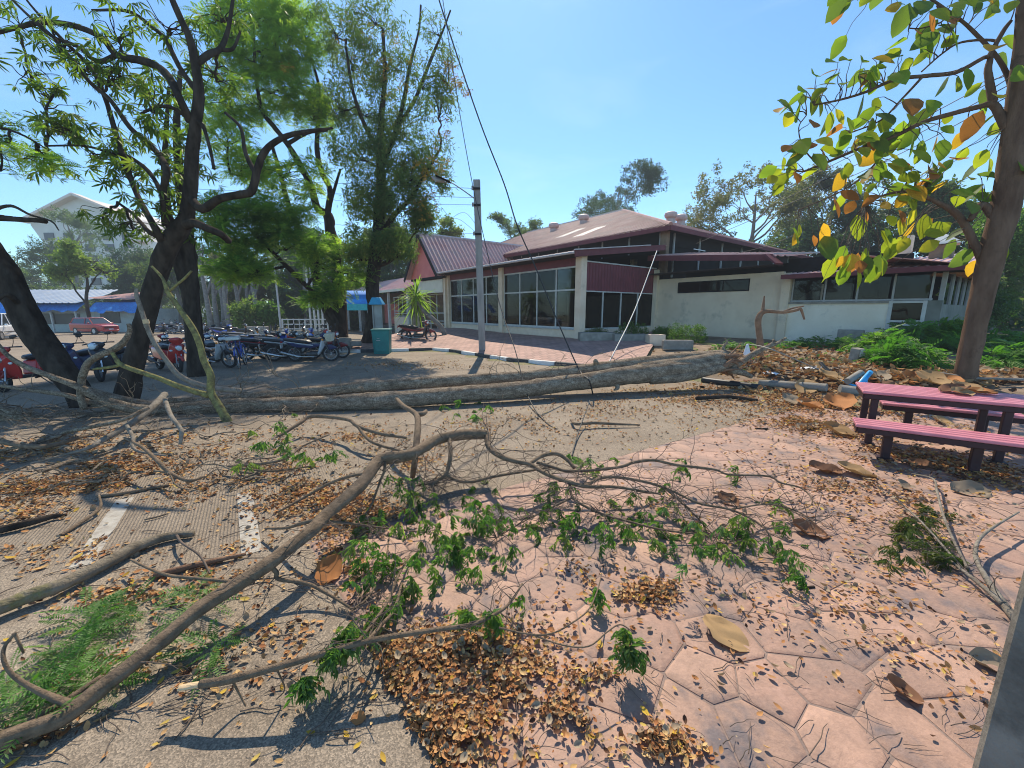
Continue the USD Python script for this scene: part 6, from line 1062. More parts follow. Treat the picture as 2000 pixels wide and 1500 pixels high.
solo('grey_pipe', MB().tube([pz2(1655, 745, .08), pz2(1682, 728, .14)], .07, 10), 'pvc_grey', 'broken grey pipe stub by the blue pipes', 'pipe', smooth=40)
solo('concrete_log', MB().tube(spl([pz2(1484, 748, .10), pz2(1540, 752, .10), pz2(1615, 757, .10)], 5), .085, 10, rough=.1), 'concrete', 'long grey concrete pipe lying at the edge of the leaf litter', 'pipe', smooth=40)
solo('concrete_log', MB().tube(spl([pz2(1640, 760, .09), pz2(1675, 764, .08)], 4), .09, 10, rough=.2), 'concrete', 'short broken length of grey pipe before the table', 'pipe', smooth=40)
solo('black_pipe', MB().tube(spl([pz2(1372, 742, .06), pz2(1420, 748, .07), pz2(1482, 756, .06)], 5), .07, 10, rough=.1), 'black_plastic', 'black burnt-looking pipe under the torn trunk end', 'pipe', smooth=40)
cable('thin green hose running from the white bag across the mound', [PZ(1462, 672, .75), pz2(1500, 680, .5), pz2(1560, 705, .25), pz2(1600, 722, .12), pz2(1640, 740, .05)], .013, 'pvc_grey', 'hose')
solo('plastic_bag', MB().hull([(*(PZ(1458, 690, .55) + d), r) for d, r in (((0, 0, 0), .08), ((.02, 0, -.06), .1), ((.0, .02, .1), .05), ((.01, 0, .2), .03), ((.0, 0, .24), .035))], 2), 'bag_white', 'knotted white plastic bag hung on the dead branch', 'bag', smooth=60)
r_ = np.random.default_rng(71)
def scrap(u, v, s, label, mat='bag_white', name='plastic_scrap', cat='litter'):
    c = pz2(u, v, .04); n = 7; x, y = np.meshgrid(np.linspace(-1, 1, n), np.linspace(-1, 1, n), indexing='ij'); P = np.stack([x * s, y * s * .6, .09 * (meshkit.fbm(np.stack([x * 2 + u, y * 2, x * 0], -1), 3, 2) - .3)], -1).reshape(-1, 3); i, j = np.meshgrid(np.arange(n - 1), np.arange(n - 1), indexing='ij'); q_ = np.stack([i * n + j, (i + 1) * n + j, (i + 1) * n + j + 1, i * n + j + 1], -1).reshape(-1, 4)
    a = r_.uniform(0, 3); R = np.array([[math.cos(a), -math.sin(a), 0], [math.sin(a), math.cos(a), 0], [0, 0, 1]]); solo(name, MB().add(P @ R.T + c, q_), mat, label, cat, smooth=True)
scrap(1585, 718, .30, 'crumpled white sheet on the mound, left of the plank'); scrap(1505, 730, .20, 'crumpled pale rag near the long grey pipe'); scrap(1618, 702 + 20, .14, 'small white scrap beside the big crumpled sheet')
solo('plank', MB().beam(pz2(1602, 708, .2), pz2(1625, 732, .06), .16, .025), 'bark_brown', 'short brown plank propped on the mound by the white sheet', 'plank')
solo('dead_stick', MB().tube(spl([pz2(1830, 728, .1), pz2(1900, 738, .1), pz2(1998, 741, .1)], 4), .03, 6, rough=.2), 'bark_grey', 'long pale stick on the ground behind the teak trunk', 'stick', smooth=True)
# concrete post at the lower right edge
pc = PY(1931, 1500, 1.12); pe = thing('concrete_post', 'grey concrete post at the lower right edge, close to the camera', 'post', (pc[0], 1.12, 0)); obj('shaft', MB().box((pc[0] + .125, 1.10, .6), (.2, .2, 1.24), .25, .022), 'post_dark', pe)

# ---------------------------------------------------------------- picnic table and its benches
pm('pink_paint', (.50, .165, .20), (.58, .22, .26), 5, .45, .25, 40, dirt=((.44, .17, .18), 6, .58)); pm('maroon_paint', (.022, .006, .008), (.036, .010, .013), 8, .5, .2)
E1 = nz([.82, -.573, 0]); E2 = np.array([-E1[1], E1[0], 0]); RZB = math.atan2(E1[1], E1[0])
def slat_top(t, L, Wd, z, n, gap=.016):
    w = (Wd - gap * (n - 1)) / n
    for k in range(n): obj('slat', MB().box((L / 2, w / 2 + k * (w + gap), z - .018), (L, w, .036), 0, .008), 'pink_paint', t)
def bench(name, label, cat, e1, e2, L, Wd, z, n, legs, lw=.085):
    o = E1 * e1 + E2 * e2; t = thing(name, label, cat, (o[0], o[1], hz(*o[:2]) + .018), RZB, 'pink picnic furniture' if cat == 'bench' else None); slat_top(t, L, Wd, z, n)
    for y in (.03, Wd - .03): obj('apron', MB().box((L / 2, y, z - .036 - .035), (L - .05, .03, .07), 0, .006), 'maroon_paint', t)
    for x in (.025, L - .025): obj('apron', MB().box((x, Wd / 2, z - .072), (.026, Wd - .1, .07), 0, .006), 'maroon_paint', t)
    for x in legs:
        for y in ((.07, Wd - .07) if Wd > .5 else (Wd / 2,)): obj('leg', MB().box((x, y, (z - .04) / 2), (lw, lw, z - .04), 0, .008), 'maroon_paint', t); obj('foot', MB().box((x, y, .012), (lw + .07, lw + .07, .022), 0, .005), 'maroon_paint', t)
        if Wd > .5: obj('cross_bar', MB().box((x, Wd / 2, z - .10), (lw * .8, Wd - .1, .05), 0, .006), 'maroon_paint', t)
    return t
pt_ = bench('picnic_table', 'long pink slatted picnic table on maroon legs with dead leaves on top', 'table', .84, 6.89, 1.62, .84, .73, 7, (.14, 1.3), .075)
bench('bench', 'near pink slatted bench on dark legs, before the picnic table', 'bench', .74, 6.17, 1.42, .40, .43, 4, (.33, 1.06)); bench('bench', 'far pink slatted bench behind the picnic table', 'bench', 1.2, 7.86, 1.40, .38, .43, 3, (.33, 1.07))

# thin air haze over the whole place
pv_ = usdkit.material(stage, LOOKS + '/haze', {'v': ('principled_volume', {'color': (.86, .93, 1.0), 'density': .0009, 'anisotropy': .2})}, [], volume='v.volume')
hb_ = MB().box((-5, 55, 14.6), (300, 200, 36)); v_, f_ = hb_.get(); hz_ = usdkit.mesh(stage, path_of('haze'), (v_, f_), pv_); meta(hz_, None, None, None, 'stuff')
# ---------------------------------------------------------------- the fallen tree and the broken boughs
def bark_fallen():
    N = {'g': ('geometry', {}), 'mp': ('mapping', {'mapping_type': 'point', 'scale': (.8, 2.2, 2.2)}), 'n': ('noise_texture', {'scale': 6.0, 'detail': 9, 'roughness': .7}), 'r': ('rgb_ramp', {'ramp': [(.28, (.11, .078, .055)), (.5, (.29, .225, .16)), (.7, (.48, .40, .30))]}),
         'n2': ('noise_texture', {'scale': 42.0, 'detail': 5, 'roughness': .7}), 'r2': ('rgb_ramp', {'ramp': [(.38, (.4, .4, .4)), (.6, (1.2, 1.2, 1.2))]}), 'm': ('mix', {'mix_type': 'multiply', 'fac': .85}), 'b': ('bump', {'strength': 1.0, 'distance': .04}), 'p': ('principled_bsdf', {'roughness': .95, 'specular_ior_level': .08})}
    MATS['bark_fallen'] = usdkit.material(stage, LOOKS + '/bark_fallen', N, [('g.position', 'mp.vector'), ('mp.vector', 'n.vector'), ('n.fac', 'r.fac'), ('g.position', 'n2.vector'), ('n2.fac', 'r2.fac'), ('r.color', 'm.color1'), ('r2.color', 'm.color2'), ('m.color', 'p.base_color'), ('n2.fac', 'b.height'), ('b.normal', 'p.normal')], surface='p.BSDF')
bark_fallen()
pm('bark_lichen', (.13, .11, .06), (.30, .28, .10), 14, .95, .9, 60, spec=.08, dirt=((.07, .05, .035), 12, .52)); pm('bark_pale', (.19, .16, .125), (.30, .265, .215), 12, .95, .9, 60, spec=.08, dirt=((.085, .065, .05), 10, .54)); pm('bark_moss', (.15, .12, .085), (.29, .245, .18), 9, .95, 1.0, 50, spec=.08, dirt=((.17, .17, .035), 4, .53))
pm('bark_bough', (.13, .09, .055), (.235, .165, .105), 16, .92, .9, 70, dirt=((.07, .05, .035), 11, .54)); pm('raw_wood', (.55, .38, .20), (.62, .46, .27), 9, .8, .5, 50, stretch=(.4, 3, 3)); pm('dead_wood', (.16, .085, .05), (.26, .15, .09), 6, .95, .8, 30)
ft = thing('fallen_tree', 'big fallen tree, two long grey trunks across the lot, torn root end right', 'tree', PZ(1000, 790))
FT = limb([(-60, 790, 6.3, 17), (0, 806, 6.4, 17), (45, 815, 6.5, 17), (100, 826, 6.6, 16), (200, 818, 6.75, 15), (300, 808, 6.85, 15), (360, 800, 6.9, 14), (450, 794, 6.95, 14.5), (550, 791, 7.0, 15), (650, 788, 7.05, 15), (720, 784, 7.15, 16.5), (760, 783, 7.2, 18), (800, 779, 7.25, 16), (900, 770, 7.5, 15.5), (1000, 762, 7.75, 16), (1080, 752, 8.05, 16), (1150, 744, 8.3, 16), (1230, 733, 8.6, 18), (1300, 725, 8.85, 19), (1360, 718, 9.05, 18), (1405, 711, 9.2, 16), (1425, 708, 9.25, 14)])
obj('trunk', MB().tube(FT[:, :3], FT[:, 3], 22, rough=.16, seed=3), 'bark_fallen', ft, smooth=True)
FT2 = limb([(330, 785, 7.1, 8), (400, 784, 7.3, 9), (470, 778, 7.4, 10), (550, 770, 7.5, 10), (650, 761, 7.6, 11), (750, 753, 7.75, 11), (850, 746, 7.95, 11.5), (950, 740, 8.2, 11), (1020, 736, 8.45, 11), (1100, 728, 8.65, 11), (1170, 719, 8.85, 12), (1250, 711, 9.05, 14), (1330, 703, 9.25, 14), (1400, 697, 9.35, 13), (1425, 694, 9.4, 10)])
obj('trunk', MB().tube(FT2[:, :3], FT2[:, 3], 18, rough=.16, seed=9), 'bark_fallen', ft, smooth=True)
for k, pts in enumerate(([(1250, 722, 8.75, 14), (1330, 714, 9.0, 16), (1395, 702, 9.2, 14), (1424, 699, 9.3, 10)], [(1270, 742, 8.6, 8), (1330, 736, 8.8, 10), (1390, 722, 9.0, 10), (1420, 714, 9.1, 6)])): l = limb(pts); obj('root_flare', MB().tube(l[:, :3], l[:, 3], 14, rough=.22, seed=20 + k), 'bark_fallen', ft, smooth=True)
r_ = np.random.default_rng(90); m = MB()
for k in range(26):                          # splinters of the torn root end
    c = PY(1420 + r_.uniform(-6, 10), r_.uniform(690, 730), 9.2 + r_.uniform(-.2, .3)); d = nz(np.array([1, r_.normal(0, .3), r_.normal(.1, .35)])); q = spl([c - d * .1, c + d * r_.uniform(.08, .2), c + d * r_.uniform(.2, .42) + [0, 0, r_.normal(0, .06)]], 3); m.tube(q, np.linspace(r_.uniform(.03, .07), .006, len(q)), 5, rough=.3, seed=k)
obj('torn_roots', m, 'dead_wood', ft, smooth=True, kind='stuff')
for pts in ([(1424, 716, 9.2, 12), (1445, 708, 9.3, 7), (1470, 692, 9.4, 5.5), (1495, 679, 9.5, 4.5), (1515, 672, 9.6, 3), (1535, 660, 9.7, 2)], [(1495, 679, 9.5, 3), (1512, 668, 9.6, 2.5), (1510, 664, 9.6, 2)], [(1418, 690, 9.4, 4), (1412, 680, 9.4, 3), (1420, 668, 9.4, 2), (1416, 661, 9.4, 1)], [(1425, 722, 9.1, 8), (1450, 728, 9.1, 6), (1468, 736, 9.1, 4)], [(1165, 712, 8.8, 6), (1163, 706, 8.75, 5), (1160, 703, 8.75, 3)], [(1205, 752, 8.4, 5), (1206, 758, 8.35, 4), (1199, 762, 8.3, 1.5)], [(710, 766, 7.05, 3), (706, 759, 7.0, 3.5), (698, 758, 6.98, 2)], [(350, 800, 6.8, 8), (280, 800, 6.7, 10), (225, 790, 6.65, 9.5), (187, 773, 6.6, 8), (150, 754, 6.55, 7), (107, 738, 6.5, 5.5), (53, 717, 6.45, 5), (16, 695, 6.4, 4), (-5, 672, 6.4, 3.5)],
            [(160, 738, 6.6, 6), (171, 711, 6.6, 6.5), (192, 695, 6.6, 6), (219, 684, 6.6, 6), (240, 670, 6.6, 5.5), (253, 647, 6.6, 4), (251, 632, 6.6, 3)][::-1][::-1], [(165, 800, 6.6, 6), (158, 770, 6.6, 6), (160, 738, 6.6, 6)],
            [(-10, 752, 6.7, 3), (60, 762, 6.7, 4), (130, 772, 6.7, 5), (220, 800, 6.75, 6)], [(350, 812, 6.75, 8), (250, 826, 6.6, 9), (150, 828, 6.6, 8), (60, 812, 6.5, 6)], [(350, 800, 6.9, 7), (240, 780, 7.1, 7), (170, 758, 7.2, 5), (140, 748, 7.3, 4)]):
    l = limb(pts); obj('branch', MB().tube(l[:, :3], l[:, 3], 9, rough=.2, seed=len(pts)), 'bark_fallen', ft, smooth=True)
for mat, pts in (('bark_lichen', [(452, 838, 6.3, 9), (440, 815, 6.35, 8.5), (427, 793, 6.4, 7.5), (412, 765, 6.45, 7), (412, 735, 6.45, 6.5), (398, 703, 6.45, 6), (389, 669, 6.45, 5.8), (374, 637, 6.45, 5.5), (348, 599, 6.45, 4.5), (328, 570, 6.45, 4), (317, 543, 6.45, 2.6), (296, 520, 6.45, 2)]), ('bark_lichen', [(331, 568, 6.45, 2.2), (344, 557, 6.45, 2.3), (360, 544, 6.45, 2.2), (374, 529, 6.45, 2)]), ('bark_lichen', [(408, 772, 6.45, 6), (380, 765, 6.4, 5.2), (347, 754, 6.35, 5), (305, 737, 6.3, 4.6), (267, 724, 6.3, 4.6), (236, 712, 6.3, 4.5), (226, 700, 6.3, 3.8), (219, 688, 6.3, 3)]), ('bark_lichen', [(236, 713, 6.3, 3), (210, 718, 6.25, 3), (182, 721, 6.2, 2)]),
                 ('bark_pale', [(470, 763, 7.0, 5), (427, 760, 6.95, 5), (385, 750, 6.9, 5), (350, 733, 6.9, 5), (325, 704, 6.9, 4.5), (305, 675, 6.9, 4), (292, 650, 6.9, 4), (285, 630, 6.9, 4)]), ('bark_pale', [(287, 640, 6.9, 4), (275, 603, 6.9, 4), (267, 578, 6.9, 3.5), (267, 563, 6.9, 2.5)])):
    l = limb(pts); obj('branch', MB().tube(l[:, :3], l[:, 3], 9, rough=.16, seed=len(pts) + 3), mat, ft, smooth=True, label='lichen-covered yellowish limb rising from the fallen trunk' if mat == 'bark_lichen' and len(pts) > 10 else None)
obj('broken_face', MB().tube([PY(286, 632, 6.86), PY(284, 624, 6.86)], .045, 9), 'raw_wood', ft)
for mat, pts in (('bark_pale', [(322, 770, .5, 6), (301, 792, .42, 6), (267, 820, .3, 6), (235, 840, .24, 5.5), (200, 860, .18, 5), (173, 875, .14, 3.5), (120, 890, .1, 2.5), (60, 905, .06, 1.5)]), ('bark_fallen', [(290, 796, .5, 4), (240, 820, .4, 4), (187, 832, .32, 4), (128, 845, .22, 4), (105, 858, .16, 3.5), (60, 878, .12, 3), (25, 892, .08, 2)]), ('bark_fallen', [(120, 850, .2, 3), (60, 868, .16, 3), (0, 880, .12, 3), (-40, 886, .1, 3)]), ('bark_pale', [(322, 780, .5, 4), (334, 812, .4, 4), (353, 838, .28, 4), (354, 852, .2, 4), (352, 868, .1, 3)]), ('bark_pale', [(248, 832, .3, 3.5), (260, 856, .2, 3.5), (258, 870, .15, 3), (272, 882, .1, 2.5), (325, 890, .06, 1.5)]),
                 ('bark_bough', [(243, 855, .3, 2), (280, 875, .3, 3), (312, 905, .22, 4), (330, 922, .15, 3.5), (368, 939, .1, 3), (400, 930, .1, 2)]), ('bark_fallen', [(84, 920, .1, 4), (133, 903, .1, 4.5), (187, 892, .1, 3.5), (220, 880, .12, 2)]), ('bark_bough', [(-10, 860, .2, 5), (60, 872, .18, 5), (110, 868, .15, 4), (170, 850, .15, 3)])):
    l = glimb(pts); obj('branch', MB().tube(l[:, :3], l[:, 3], 8, rough=.16, seed=len(pts)), mat, ft, smooth=True)

def twig_spray(mb, base, r, n, L, up=.15, r0=.006, tips=None, zmin=.012, sub=2, dirs=None):
    """thin forking twigs from points on a bough (rows x, y, z, radius)"""
    for k in range(n):
        s_ = base[r.integers(len(base))][:3]; d = rdir(r) * np.array([1, 1, .45]); d[2] += up * r.normal(.3, 1)
        if dirs is not None: d = d * .8 + np.asarray(dirs)
        d = nz(d); l = L * r.uniform(.45, 1.2); e = s_ + d * l; e[2] = max(zmin, min(e[2] - .12 * l, .9)); q = wander(s_, e, r, 6, .11); q[:, 2] = np.maximum(q[:, 2], zmin); mb.tube(q, np.linspace(r0, r0 * .3, len(q)), 5, False)
        if tips is not None: tips.append(e)
        for j in range(sub):
            b = q[r.integers(len(q) // 3, len(q) - 1)]; d2 = nz(d + r.normal(0, .6, 3)); e2 = b + d2 * l * r.uniform(.25, .6); e2[2] = max(zmin, e2[2] - .05); q2 = wander(b, e2, r, 5, .12); q2[:, 2] = np.maximum(q2[:, 2], zmin); mb.tube(q2, np.linspace(r0 * .6, r0 * .2, len(q2)), 4, False)
            if tips is not None: tips.append(e2)
r_ = np.random.default_rng(101); m = MB()
lb_ = np.vstack([FT[:45], FT2[:20]]); twig_spray(m, lb_, r_, 90, 1.0, .3, .010, sub=3); twig_spray(m, FT2[20:60], r_, 30, .8, .6, .007, sub=3); twig_spray(m, FT[40:80], r_, 26, .7, .2, .006, sub=2)
for k in range(120): # loose twigs strewn under the fallen crown
    a = PZ(r_.uniform(-60, 560), r_.uniform(800, 960), .02); d = rdir(r_) * np.array([1, 1, 0]); d[0] *= 1.8; e = a + d * r_.uniform(.2, .7); a[2] += r_.uniform(0, .1); e[2] = r_.uniform(.01, .12); q = wander(a, e, r_, 5, .2); q[:, 2] = np.maximum(q[:, 2], .008); m.tube(q, np.linspace(.008, .003, len(q)) * r_.uniform(.6, 1.6), 5, False)
obj('twigs', m, 'bark_fallen', ft, smooth=True, kind='stuff')

# the broken boughs in the foreground: one long crooked bough from the lower left corner
leafmat('leaf_wilted', [(.09, .17, .045), (.12, .22, .055), (.07, .14, .04), (.17, .23, .06), (.10, .19, .08)], .45); leafmat('leaf_fresh', [(.075, .18, .03), (.11, .23, .04), (.055, .14, .025)], .4)
def sprig_wilt(seed, n=4, mat='leaf_wilted'):
    r = np.random.default_rng(seed); mb = MB()
    for k in range(n):
        a = r.uniform(0, 6.28); d = np.array([math.cos(a) * .6, math.sin(a) * .6, -.65]); L = r.uniform(.09, .15); mb.tube([np.zeros(3), d * L * .6, d * L + [0, 0, -.02]], .0015, 3, False)
        for j in range(9):
            t = .15 + .85 * j / 8; c = d * L * t; s_ = np.array([-math.sin(a), math.cos(a), 0]) * (1 if j % 2 else -1)
            leaf(mb, c, s_ * .8 + d * .3 + [0, 0, -.75] + r.normal(0, .25, 3), d + r.normal(0, .6, 3), r.uniform(.035, .055), .018, .2, .25, 2 if j % 3 == 0 else 1)
    return (*mb.get(), mat, False)
WI = [sprig_wilt(s_) for s_ in range(4)] + [sprig_wilt(9, 5, 'leaf_fresh')]
fb = thing('broken_bough', 'long crooked brown bough lying from the lower left corner over the pavement edge', 'branch', PZ(600, 1050))
MAIN = glimb([(-40, 1462, .05, 18), (0, 1447, .06, 17), (60, 1425, .07, 16), (125, 1400, .08, 16), (190, 1350, .10, 15), (250, 1303, .13, 14.5), (320, 1247, .16, 14), (395, 1185, .20, 14), (450, 1150, .22, 13.5), (520, 1105, .26, 13), (570, 1067, .28, 13), (610, 1035, .30, 12.5), (640, 1003, .32, 12), (690, 960, .36, 11.5), (715, 935, .38, 11), (735, 905, .42, 11), (752, 895, .44, 11.5), (800, 888, .46, 11), (830, 872, .47, 10.5), (855, 858, .48, 10), (900, 849, .48, 9.5), (940, 848, .47, 9), (952, 852, .45, 7.5), (955, 872, .40, 6), (976, 890, .38, 5), (1010, 902, .36, 4.6), (1035, 907, .34, 4.5), (1068, 926, .32, 4.2), (1110, 941, .30, 4), (1146, 950, .28, 3.6), (1200, 951, .26, 3), (1240, 957, .24, 2.4), (1290, 965, .20, 1.8)])
obj('bough', MB().tube(MAIN[:, :3], MAIN[:, 3], 16, rough=.24, seed=5), 'bark_bough', fb, smooth=True)
SIDE = [[(775, 780, .62, 4), (788, 793, .62, 4.5), (812, 809, .60, 5.5), (816, 832, .55, 6), (813, 862, .46, 6), (811, 893, .36, 6), (806, 930, .05, 5.5)], [(812, 810, .6, 5), (826, 808, .6, 5), (832, 803, .6, 3.5)], [(877, 857, .47, 4), (880, 885, .40, 4.2), (876, 912, .30, 4), (870, 928, .24, 3.8), (850, 942, .16, 3.4), (845, 952, .12, 2.8), (850, 960, .08, 2)], [(873, 928, .24, 3), (892, 938, .2, 3), (920, 941, .18, 3), (950, 934, .18, 2.8), (980, 928, .18, 2.6), (1030, 920, .2, 2.4), (1080, 912, .2, 1.6)],
        [(848, 946, .14, 3), (828, 945, .1, 2.6), (818, 948, .06, 2)], [(752, 903, .42, 3), (750, 922, .36, 2.6), (743, 938, .3, 2.2), (726, 985, .16, 2), (706, 1017, .05, 1.5), (690, 1060, .03, 1)], [(716, 925, .38, 3.5), (700, 927, .36, 3), (677, 932, .3, 3), (640, 946, .2, 3), (597, 970, .1, 2.6), (543, 1000, .05, 2)], [(625, 1015, .3, 5), (590, 1022, .24, 4), (560, 1031, .16, 3), (518, 1032, .08, 2)], [(612, 1033, .3, 5), (628, 1022, .28, 4.5), (660, 1020, .22, 3), (740, 1030, .12, 1.8), (830, 1040, .06, 1.2)],
        [(527, 1104, .26, 4.5), (540, 1118, .2, 4.5), (545, 1131, .16, 4), (600, 1140, .12, 3.4), (640, 1160, .08, 3), (690, 1190, .04, 2.4)], [(1035, 906, .34, 4), (1050, 895, .36, 4), (1068, 888, .37, 4), (1090, 887, .36, 4), (1108, 898, .32, 4), (1122, 914, .27, 3.6)], [(1048, 903, .34, 3.4), (1080, 912, .31, 3.2), (1110, 920, .29, 3), (1170, 917, .30, 3), (1215, 911, .32, 3), (1238, 903, .34, 3), (1278, 899, .33, 2.8), (1320, 908, .3, 2.6), (1395, 917, .25, 2.4), (1425, 927, .22, 2), (1500, 930, .2, 1.9), (1525, 943, .17, 1.7), (1562, 952, .13, 1.5), (1585, 972, .09, 1.3), (1582, 988, .06, 1.1), (1558, 996, .03, 1)],
        [(1146, 948, .28, 3.4), (1176, 933, .3, 3.2), (1215, 933, .29, 3), (1275, 945, .26, 2.8), (1320, 962, .23, 2.6), (1365, 983, .2, 2.4), (1425, 995, .17, 2.1), (1470, 1015, .12, 2), (1500, 1040, .1, 1.8), (1520, 1090, .06, 1.5), (1545, 1125, .02, 1)], [(1112, 944, .28, 3), (1119, 972, .22, 2.8), (1149, 992, .18, 2.6), (1185, 1007, .15, 2.4), (1230, 1019, .12, 2.2), (1290, 1034, .1, 2), (1350, 1042, .08, 1.6), (1430, 1055, .04, 1.2)], [(1118, 972, .2, 2), (1080, 990, .14, 1.8), (1020, 1020, .06, 1.4), (970, 1050, .03, 1)], [(1425, 995, .17, 1.6), (1500, 985, .16, 1.6), (1560, 1000, .1, 1.3), (1600, 1030, .04, 1)],
        [(1300, 955, .24, 1.6), (1340, 990, .16, 1.5), (1380, 1030, .08, 1.3), (1410, 1070, .03, 1)], [(545, 852, .12, 3), (583, 828, .2, 3.6), (610, 813, .26, 3.6), (677, 819, .3, 3.6), (698, 832, .28, 3.6), (743, 847, .24, 3.4), (794, 855, .2, 2.8)], [(698, 832, .28, 3), (718, 857, .2, 3), (743, 870, .15, 2.8), (797, 884, .08, 2.4)], [(440, 912, .08, 2.6), (517, 905, .16, 2.8), (562, 894, .2, 2.4), (590, 872, .24, 1.8), (640, 850, .3, 1.4)], [(466, 914, .06, 2.2), (530, 920, .08, 2.2), (610, 910, .06, 1.6)],
        [(395, 1186, .19, 6), (360, 1225, .13, 4.5), (320, 1262, .1, 4), (250, 1300, .07, 4)], [(160, 1383, .07, 9), (110, 1366, .1, 7), (60, 1342, .16, 5), (25, 1318, .22, 4), (8, 1290, .28, 3.6), (10, 1262, .32, 3), (32, 1235, .36, 2.6)], [(30, 1240, .35, 2.6), (40, 1262, .3, 2.2), (46, 1275, .25, 1.8)], [(-20, 1455, .05, 9), (60, 1412, .05, 8), (130, 1370, .06, 7), (200, 1322, .08, 6)]]
sl_ = []
for k, pts in enumerate(SIDE): l = glimb(pts); sl_.append(l); obj('side_branch', MB().tube(l[:, :3], l[:, 3], 8, rough=.22, seed=k + 40), 'bark_bough', fb, smooth=True)
r_ = np.random.default_rng(111); tips = []; m = MB()
twig_spray(m, MAIN[90:], r_, 66, .6, .2, .0045, tips, sub=2); 
for k in (11, 12, 13, 14, 15, 16): twig_spray(m, sl_[k], r_, 28, .5, .1, .0035, tips, sub=2)
for k in (2, 3, 4, 5): twig_spray(m, sl_[k], r_, 26, .55, .1, .0035, tips, sub=2)
for k in (8, 9, 17, 18, 19, 20): twig_spray(m, sl_[k], r_, 8, .38, .15, .0035, None, sub=2)
twig_spray(m, MAIN[20:90], r_, 20, .35, .15, .004, None, sub=2)
LEAFY = [(720, 1060, 34), (765, 1095, 40), (800, 960, 26), (800, 1010, 34), (850, 985, 40), (905, 1000, 44), (960, 985, 40), (985, 1045, 46), (700, 1130, 26), (770, 1170, 30), (860, 1040, 44), (900, 1060, 40), (930, 1095, 30), (680, 1235, 18), (1060, 1010, 40), (1110, 1030, 30), (1180, 1035, 40), (1230, 1035, 30), (1300, 1030, 40), (1370, 1040, 40), (1400, 1055, 34), (1440, 1030, 34), (1490, 1040, 36), (1540, 1080, 26), (1160, 905, 20), (1130, 895, 16), (1330, 905, 18), (1440, 915, 14), (1510, 975, 16), (1080, 960, 30), (1200, 975, 30), (1290, 985, 30), (880, 775, 26), (925, 800, 20), (950, 790, 14), (545, 835, 26), (520, 860, 22), (590, 880, 20), (560, 870, 22), (840, 1110, 26), (1015, 1165, 10), (910, 1190, 6), (960, 1200, 6), (720, 1010, 30), (1560, 1120, 12), (640, 900, 20), (480, 905, 16)]
LP = []
for u, v, s_ in LEAFY:
    n = max(3, int(s_ * .27))
    for _ in range(n):
        z = abs(r_.normal(.10, .09)) + .03; a, b = r_.normal(u, s_ * .75), r_.normal(v, s_ * .55); LP.append(PZ(a, b, z))
LP = np.array(LP); bough_pts = np.vstack([MAIN[60:, :3]] + [l[:, :3] for l in sl_]); kd = cKDTree(bough_pts)
for k in range(0, len(LP), 4):
    a = bough_pts[kd.query(LP[k])[1]]
    if np.linalg.norm(a - LP[k]) < .7: q = wander(a, LP[k], r_, 6, .2); q[:, 2] = np.maximum(q[:, 2], .012); m.tube(q, np.linspace(.004, .0015, len(q)), 4, False)
obj('twigs', m, 'twig', fb, smooth=True, kind='stuff')
sc_ = np.clip(.45 + LP[:, 1] * .14, .62, 1.05)
instancer('foliage', fb, WI, LP, rand_quat(r_, len(LP), .35), sc_ * r_.uniform(.7, 1.25, len(LP)), r_.choice(5, len(LP), p=[.22, .22, .22, .22, .12]))
# second bough with a torn pale end
f2 = thing('broken_bough', 'thinner bough with a pale torn end lying across the pavement edge in front', 'branch', PZ(600, 1290))
B2A = glimb([(350, 1344, .14, 8), (392, 1336, .15, 8), (450, 1327, .17, 8), (540, 1303, .2, 7), (610, 1283, .22, 6.5), (680, 1262, .23, 6), (750, 1246, .24, 5.2), (850, 1230, .24, 4.6), (920, 1220, .23, 4), (975, 1195, .22, 3.2), (1000, 1172, .2, 2.4), (1020, 1140, .18, 1.8)])
obj('bough', MB().tube(B2A[5:, :3], B2A[5:, 3], 10, rough=.12), 'bark_bough', f2, smooth=True); obj('torn_end', MB().tube(B2A[:7, :3], B2A[:7, 3] * .85, 9, rough=.25, flat=.6), 'raw_wood', f2, smooth=True)
sl2_ = []
for pts in ([(695, 1258, .23, 3.4), (730, 1215, .2, 3), (760, 1170, .14, 3), (775, 1130, .1, 2.4), (800, 1085, .07, 2)], [(720, 1250, .24, 4), (745, 1220, .2, 3.6), (770, 1190, .14, 3.2), (785, 1140, .08, 2.6)], [(690, 1190, .1, 2.4), (720, 1165, .1, 2.2), (750, 1110, .08, 2), (760, 1050, .08, 1.5)], [(975, 1226, .2, 2), (1030, 1238, .22, 1.8), (1075, 1238, .24, 1.7), (1115, 1218, .24, 1.6), (1150, 1190, .22, 1.5), (1168, 1150, .2, 1.3), (1175, 1120, .18, 1)], [(1040, 1240, .22, 1.6), (1100, 1260, .24, 1.6), (1150, 1262, .25, 1.5), (1185, 1235, .27, 1.4), (1212, 1220, .28, 1.3), (1240, 1238, .25, 1)], [(640, 1262, .2, 3), (665, 1296, .12, 2.4), (690, 1300, .08, 1.6)], [(450, 1322, .16, 3), (470, 1360, .06, 2), (480, 1380, .02, 1.4)], [(540, 1306, .2, 2), (556, 1345, .06, 1.5), (540, 1366, .02, 1)]): l = glimb(pts); sl2_.append(l); obj('side_branch', MB().tube(l[:, :3], l[:, 3], 7, rough=.12), 'bark_bough', f2, smooth=True)
m = MB(); twig_spray(m, B2A[20:], r_, 20, .25, .1, .003, None, sub=2)
for l in sl2_[:3]: twig_spray(m, l, r_, 12, .28, .1, .003, None, sub=2)
obj('twigs', m, 'twig', f2, smooth=True, kind='stuff')
L2 = []
